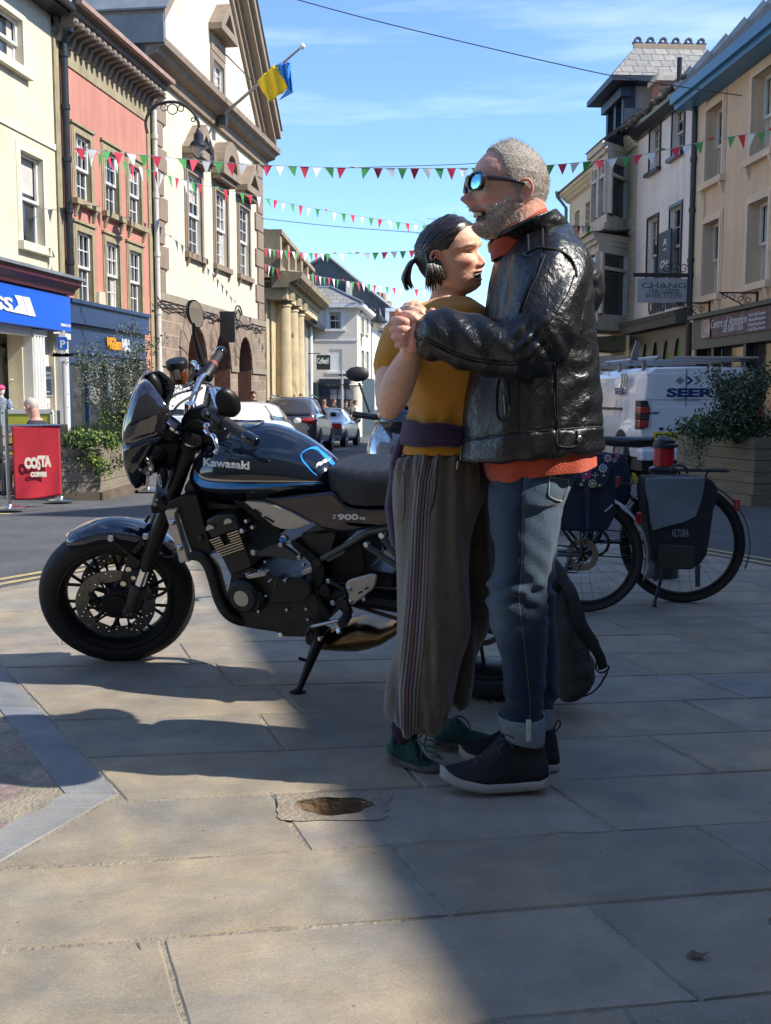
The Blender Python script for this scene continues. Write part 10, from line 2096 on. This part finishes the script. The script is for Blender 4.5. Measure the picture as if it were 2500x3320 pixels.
mb=MB();mb.tube(smooth_pts([tuple(AT('g5',x,y,3.46))for x,y in((1470,1190),(1460,1260),(1500,1305),(1560,1290),(1590,1250),(1560,1230))],4),.006,6,flat=.5);mb.tube(smooth_pts([tuple(AT('g5',x,y,Y))for x,y,Y in((1575,1300,3.46),(1540,1360,3.45),(1490,1440,3.44),(1400,1515,3.43),(1300,1540,3.45),(1200,1535,3.5))],4),.009,6,flat=.25,up=(0,1,0));kids(mb,'strap_end',M_rs,RK,smooth=True)
on_surf([(1130,330),(1190,560),(1215,850),(1190,1050),(1230,1090),(1370,1060)],'g5',0,.003,'seam',M_rs,RB,obj=RB)
def far_person(px,py,Y,label,top,legs,hair,skin=(.5,.28,.2),yaw=0,ht=1.72,group=None,seed=1):
 hz=at(px,py,Y).z+.0;x=at(px,py,Y).x;z0=hz-ht;R=thing('person',label,'person',(x,Y,z0),yaw,group);s=ht/1.72;mb=MB();V=lambda a,b,c:Vector((a*s,b*s,c*s))
 def lb(pts,r):mb.tube([V(*p)for p in pts],[q*s for q in r],12);mb.ball(V(*pts[0]),r[0]*s,8);mb.ball(V(*pts[-1]),r[-1]*s,8)
 mb.ball(V(0,0,1.6),(.075*s,.095*s,.115*s),14);mb.ball(V(0,-.1,1.58),(.016*s,.02*s,.022*s),6);lb([(0,.01,1.42),(0,0,1.55)],[.06,.052]);lb([(0,0,.95),(0,0,1.15),(0,0,1.35)],[.13,.13,.12])
 for k in(-1,1):lb([(.17*k,0,1.38),(.23*k,.02,1.12),(.2*k,-.14,.95)],[.05,.04,.03]);lb([(.19*k,-.16,.93),(.18*k,-.2,.88)],[.035,.02]);lb([(.09*k,0,.92),(.1*k,.0,.5),(.1*k,.02,.07)],[.085,.06,.04]);mb.ball(V(.1*k,-.05,.04),(.045*s,.13*s,.04*s),8)
 m=fuse(mb,.018,2);me_o=bpy.data.objects.new('body',m);COL.objects.link(me_o);m.materials.clear();m.materials.append(mat('skin_%d'%int(skin[0]*100),skin,.55,var=.1,vs=12));m.polygons.foreach_set('material_index',[0]*len(m.polygons));m.polygons.foreach_set('use_smooth',[True]*len(m.polygons));m.name='body';me_o.parent=R
 mb=MB();rows=[(.88,.175,.12),(1.0,.17,.12),(1.2,.18,.13),(1.36,.21,.13),(1.43,.13,.1),(1.46,.07,.07)];mb.grid([[V(w*cos(a),d*sin(a),z)for a in[2*pi*j/18 for j in range(18)]]for z,w,d in rows],cv=True)
 for k in(-1,1):mb.tube([V(.16*k,0,1.39),V(.225*k,.01,1.2),V(.24*k,.02,1.08)],[.068*s,.06*s,.055*s],10)
 mb.build('shirt',top,R,smooth=True);mb=MB()
 for k in(-1,1):mb.tube([V(.08*k,0,.95),V(.095*k,0,.5),V(.1*k,.02,.1)],[.11*s,.085*s,.07*s],12)
 mb.build('trousers',legs,R,smooth=True)
 if hair:
  mb=MB();rnd=random.Random(seed);P=[]
  for i in range(8):
   t=pi*.62*i/7;P.append([V(.083*sin(t)*cos(a)*(1+rnd.uniform(-.06,.06)),.02+.102*sin(t)*sin(a)*(1+rnd.uniform(-.06,.06)),1.615+.12*cos(t)+(.0 if sin(a)>-.3 else .035*sin(t)))for a in[2*pi*j/16 for j in range(16)]])
  mb.grid(P,cv=True);mb.build('hair',hair,R,smooth=True)
 return R
M_hb=mat('brown_hair',(.09,.05,.03),.6,var=.3,vs=40);M_hk=mat('dark_hair',(.015,.012,.012),.5,var=.3,vs=40);M_ha=mat('auburn_hair',(.22,.09,.05),.6,var=.3,vs=40)
cl=lambda n,c:mat(n,c,.85,var=.2,vs=12)
far_person(1152,1297,47,'man in a white T-shirt walking by the rounded corner of the pale house',cl('white_tee',(.7,.7,.72)),cl('dark_trousers',(.02,.02,.03)),M_hb,yaw=1.8)
far_person(1052,1296,45,'woman with long auburn hair seen over the roof of the grey SUV',cl('rust_top',(.3,.14,.09)),cl('dark_trousers',(.02,.02,.03)),M_ha,yaw=2.6,seed=2)
far_person(1083,1292,46,'person in a black top in front of the navy shopfront',cl('black_top',(.02,.02,.022)),cl('dark_trousers',(.02,.02,.03)),M_hb,yaw=1.2,seed=3)
far_person(1122,1300,48,'person in dark clothes standing by the traffic sign post',cl('black_top',(.02,.02,.022)),cl('dark_trousers',(.02,.02,.03)),M_hk,yaw=.4,seed=4)
far_person(957,1276,42,'bald person in front of the bank columns, left one of two',cl('grey_top',(.25,.25,.27)),cl('dark_trousers',(.02,.02,.03)),None,yaw=.3)
far_person(976,1277,42.3,'red-haired person in front of the bank columns, right one of two',cl('red_top',(.35,.08,.06)),cl('dark_trousers',(.02,.02,.03)),M_ha,skin=(.6,.3,.24),yaw=.2,seed=5)
far_person(822,1269,33.5,'person with dark hair and sunglasses beside the last stone arch',cl('black_top',(.02,.02,.022)),cl('dark_trousers',(.02,.02,.03)),M_hk,yaw=.2,seed=6)
far_person(905,1281,40,'person in a green top by the bank doorway',cl('green_top',(.06,.2,.12)),cl('dark_trousers',(.02,.02,.03)),M_hb,yaw=-.4,seed=7)
Ys_=13.6;HS=Head(at(100,1318,Ys_),.235,Vector((-.9,.35,-.1)),Vector((-.05,0,1)),cheek=.9)
SM=thing('person','grey-haired man in a navy shirt sitting with his back turned behind the red banner','person',(HS.c.x+.1,Ys_,gz(Ys_)))
mb=MB();HS.grid(mb,50,60);HS.ear(mb,1);HS.ear(mb,-1);c=HS.c
limb(mb,[HS.M@Vector((-.14,0,-.15)),c+Vector((.05,0,-.2))],[.065,.07],14);limb(mb,[c+Vector((.06,0,-.25)),c+Vector((.08,.02,-.5)),c+Vector((.1,.03,-.75))],[.13,.15,.15],16)
limb(mb,[c+Vector((.16,-.18,-.3)),c+Vector((.0,-.24,-.5)),c+Vector((-.3,-.15,-.52))],[.06,.05,.035]);limb(mb,[c+Vector((.0,.2,-.3)),c+Vector((-.15,.26,-.5)),c+Vector((-.35,.1,-.5))],[.06,.05,.035]);limb(mb,[c+Vector((-.3,-.15,-.52)),c+Vector((-.38,-.12,-.51))],[.035,.022])
for k in(-.1,.1):limb(mb,[c+Vector((.08,k,-.78)),c+Vector((-.35,k,-.76)),c+Vector((-.38,k,-1.22))],[.085,.06,.045])
finish(fuse(mb,.008,3),'body',M_skin,SM,None,lambda co,no:headcol(HS,co,no,np.array((.58,.3,.23)),False))
mb=MB();P=[]
for(dz,w,d,dx)in((-.17,.1,.08,.06),(-.21,.17,.11,.07),(-.26,.235,.14,.08),(-.36,.25,.16,.09),(-.55,.23,.16,.1),(-.8,.23,.17,.1)):P.append([c+Vector((dx+d*cos(a)*1.1,w*sin(a),dz))for a in[2*pi*j/30 for j in range(30)]])
mb.grid(P,cv=True);mb.tube([c+Vector((.13,-.19,-.3)),c+Vector((.02,-.26,-.47)),c+Vector((-.12,-.23,-.5))],[.085,.075,.07],12);mb.tube([c+Vector((.0,.2,-.3)),c+Vector((-.1,.26,-.47)),c+Vector((-.2,.2,-.5))],[.085,.075,.07],12);kids(mb,'shirt',mat('navy_shirt',(.03,.03,.045),.85,var=.25,vs=9,bump=.6,bs=14),SM,smooth=True)
mb=MB()
for k in(-.1,.1):mb.tube([c+Vector((.1,k,-.8)),c+Vector((-.35,k,-.77)),c+Vector((-.38,k,-1.2))],[.11,.08,.06],12)
kids(mb,'trousers',mat('fawn_trousers',(.2,.17,.13),.85),SM,smooth=True)
mk2=lambda L_:np.clip((L_[:,2]+.5-np.interp(L_[:,0],[-.5,-.2,-.1,.0,.1,.2],[.2,.3,.42,.56,.78,.95]))/.04,0,1)
hair_shell(HS,'hair',mat('thin_white_hair',(.5,.42,.36),.6,var=.3,vs=60),SM,mk2,.012,None,nv=40,nt=60,amp=.008)
chair(c.x+.12,Ys_+.02,-pi/2-.3,'dark cafe chair with the grey-haired man sitting on it')
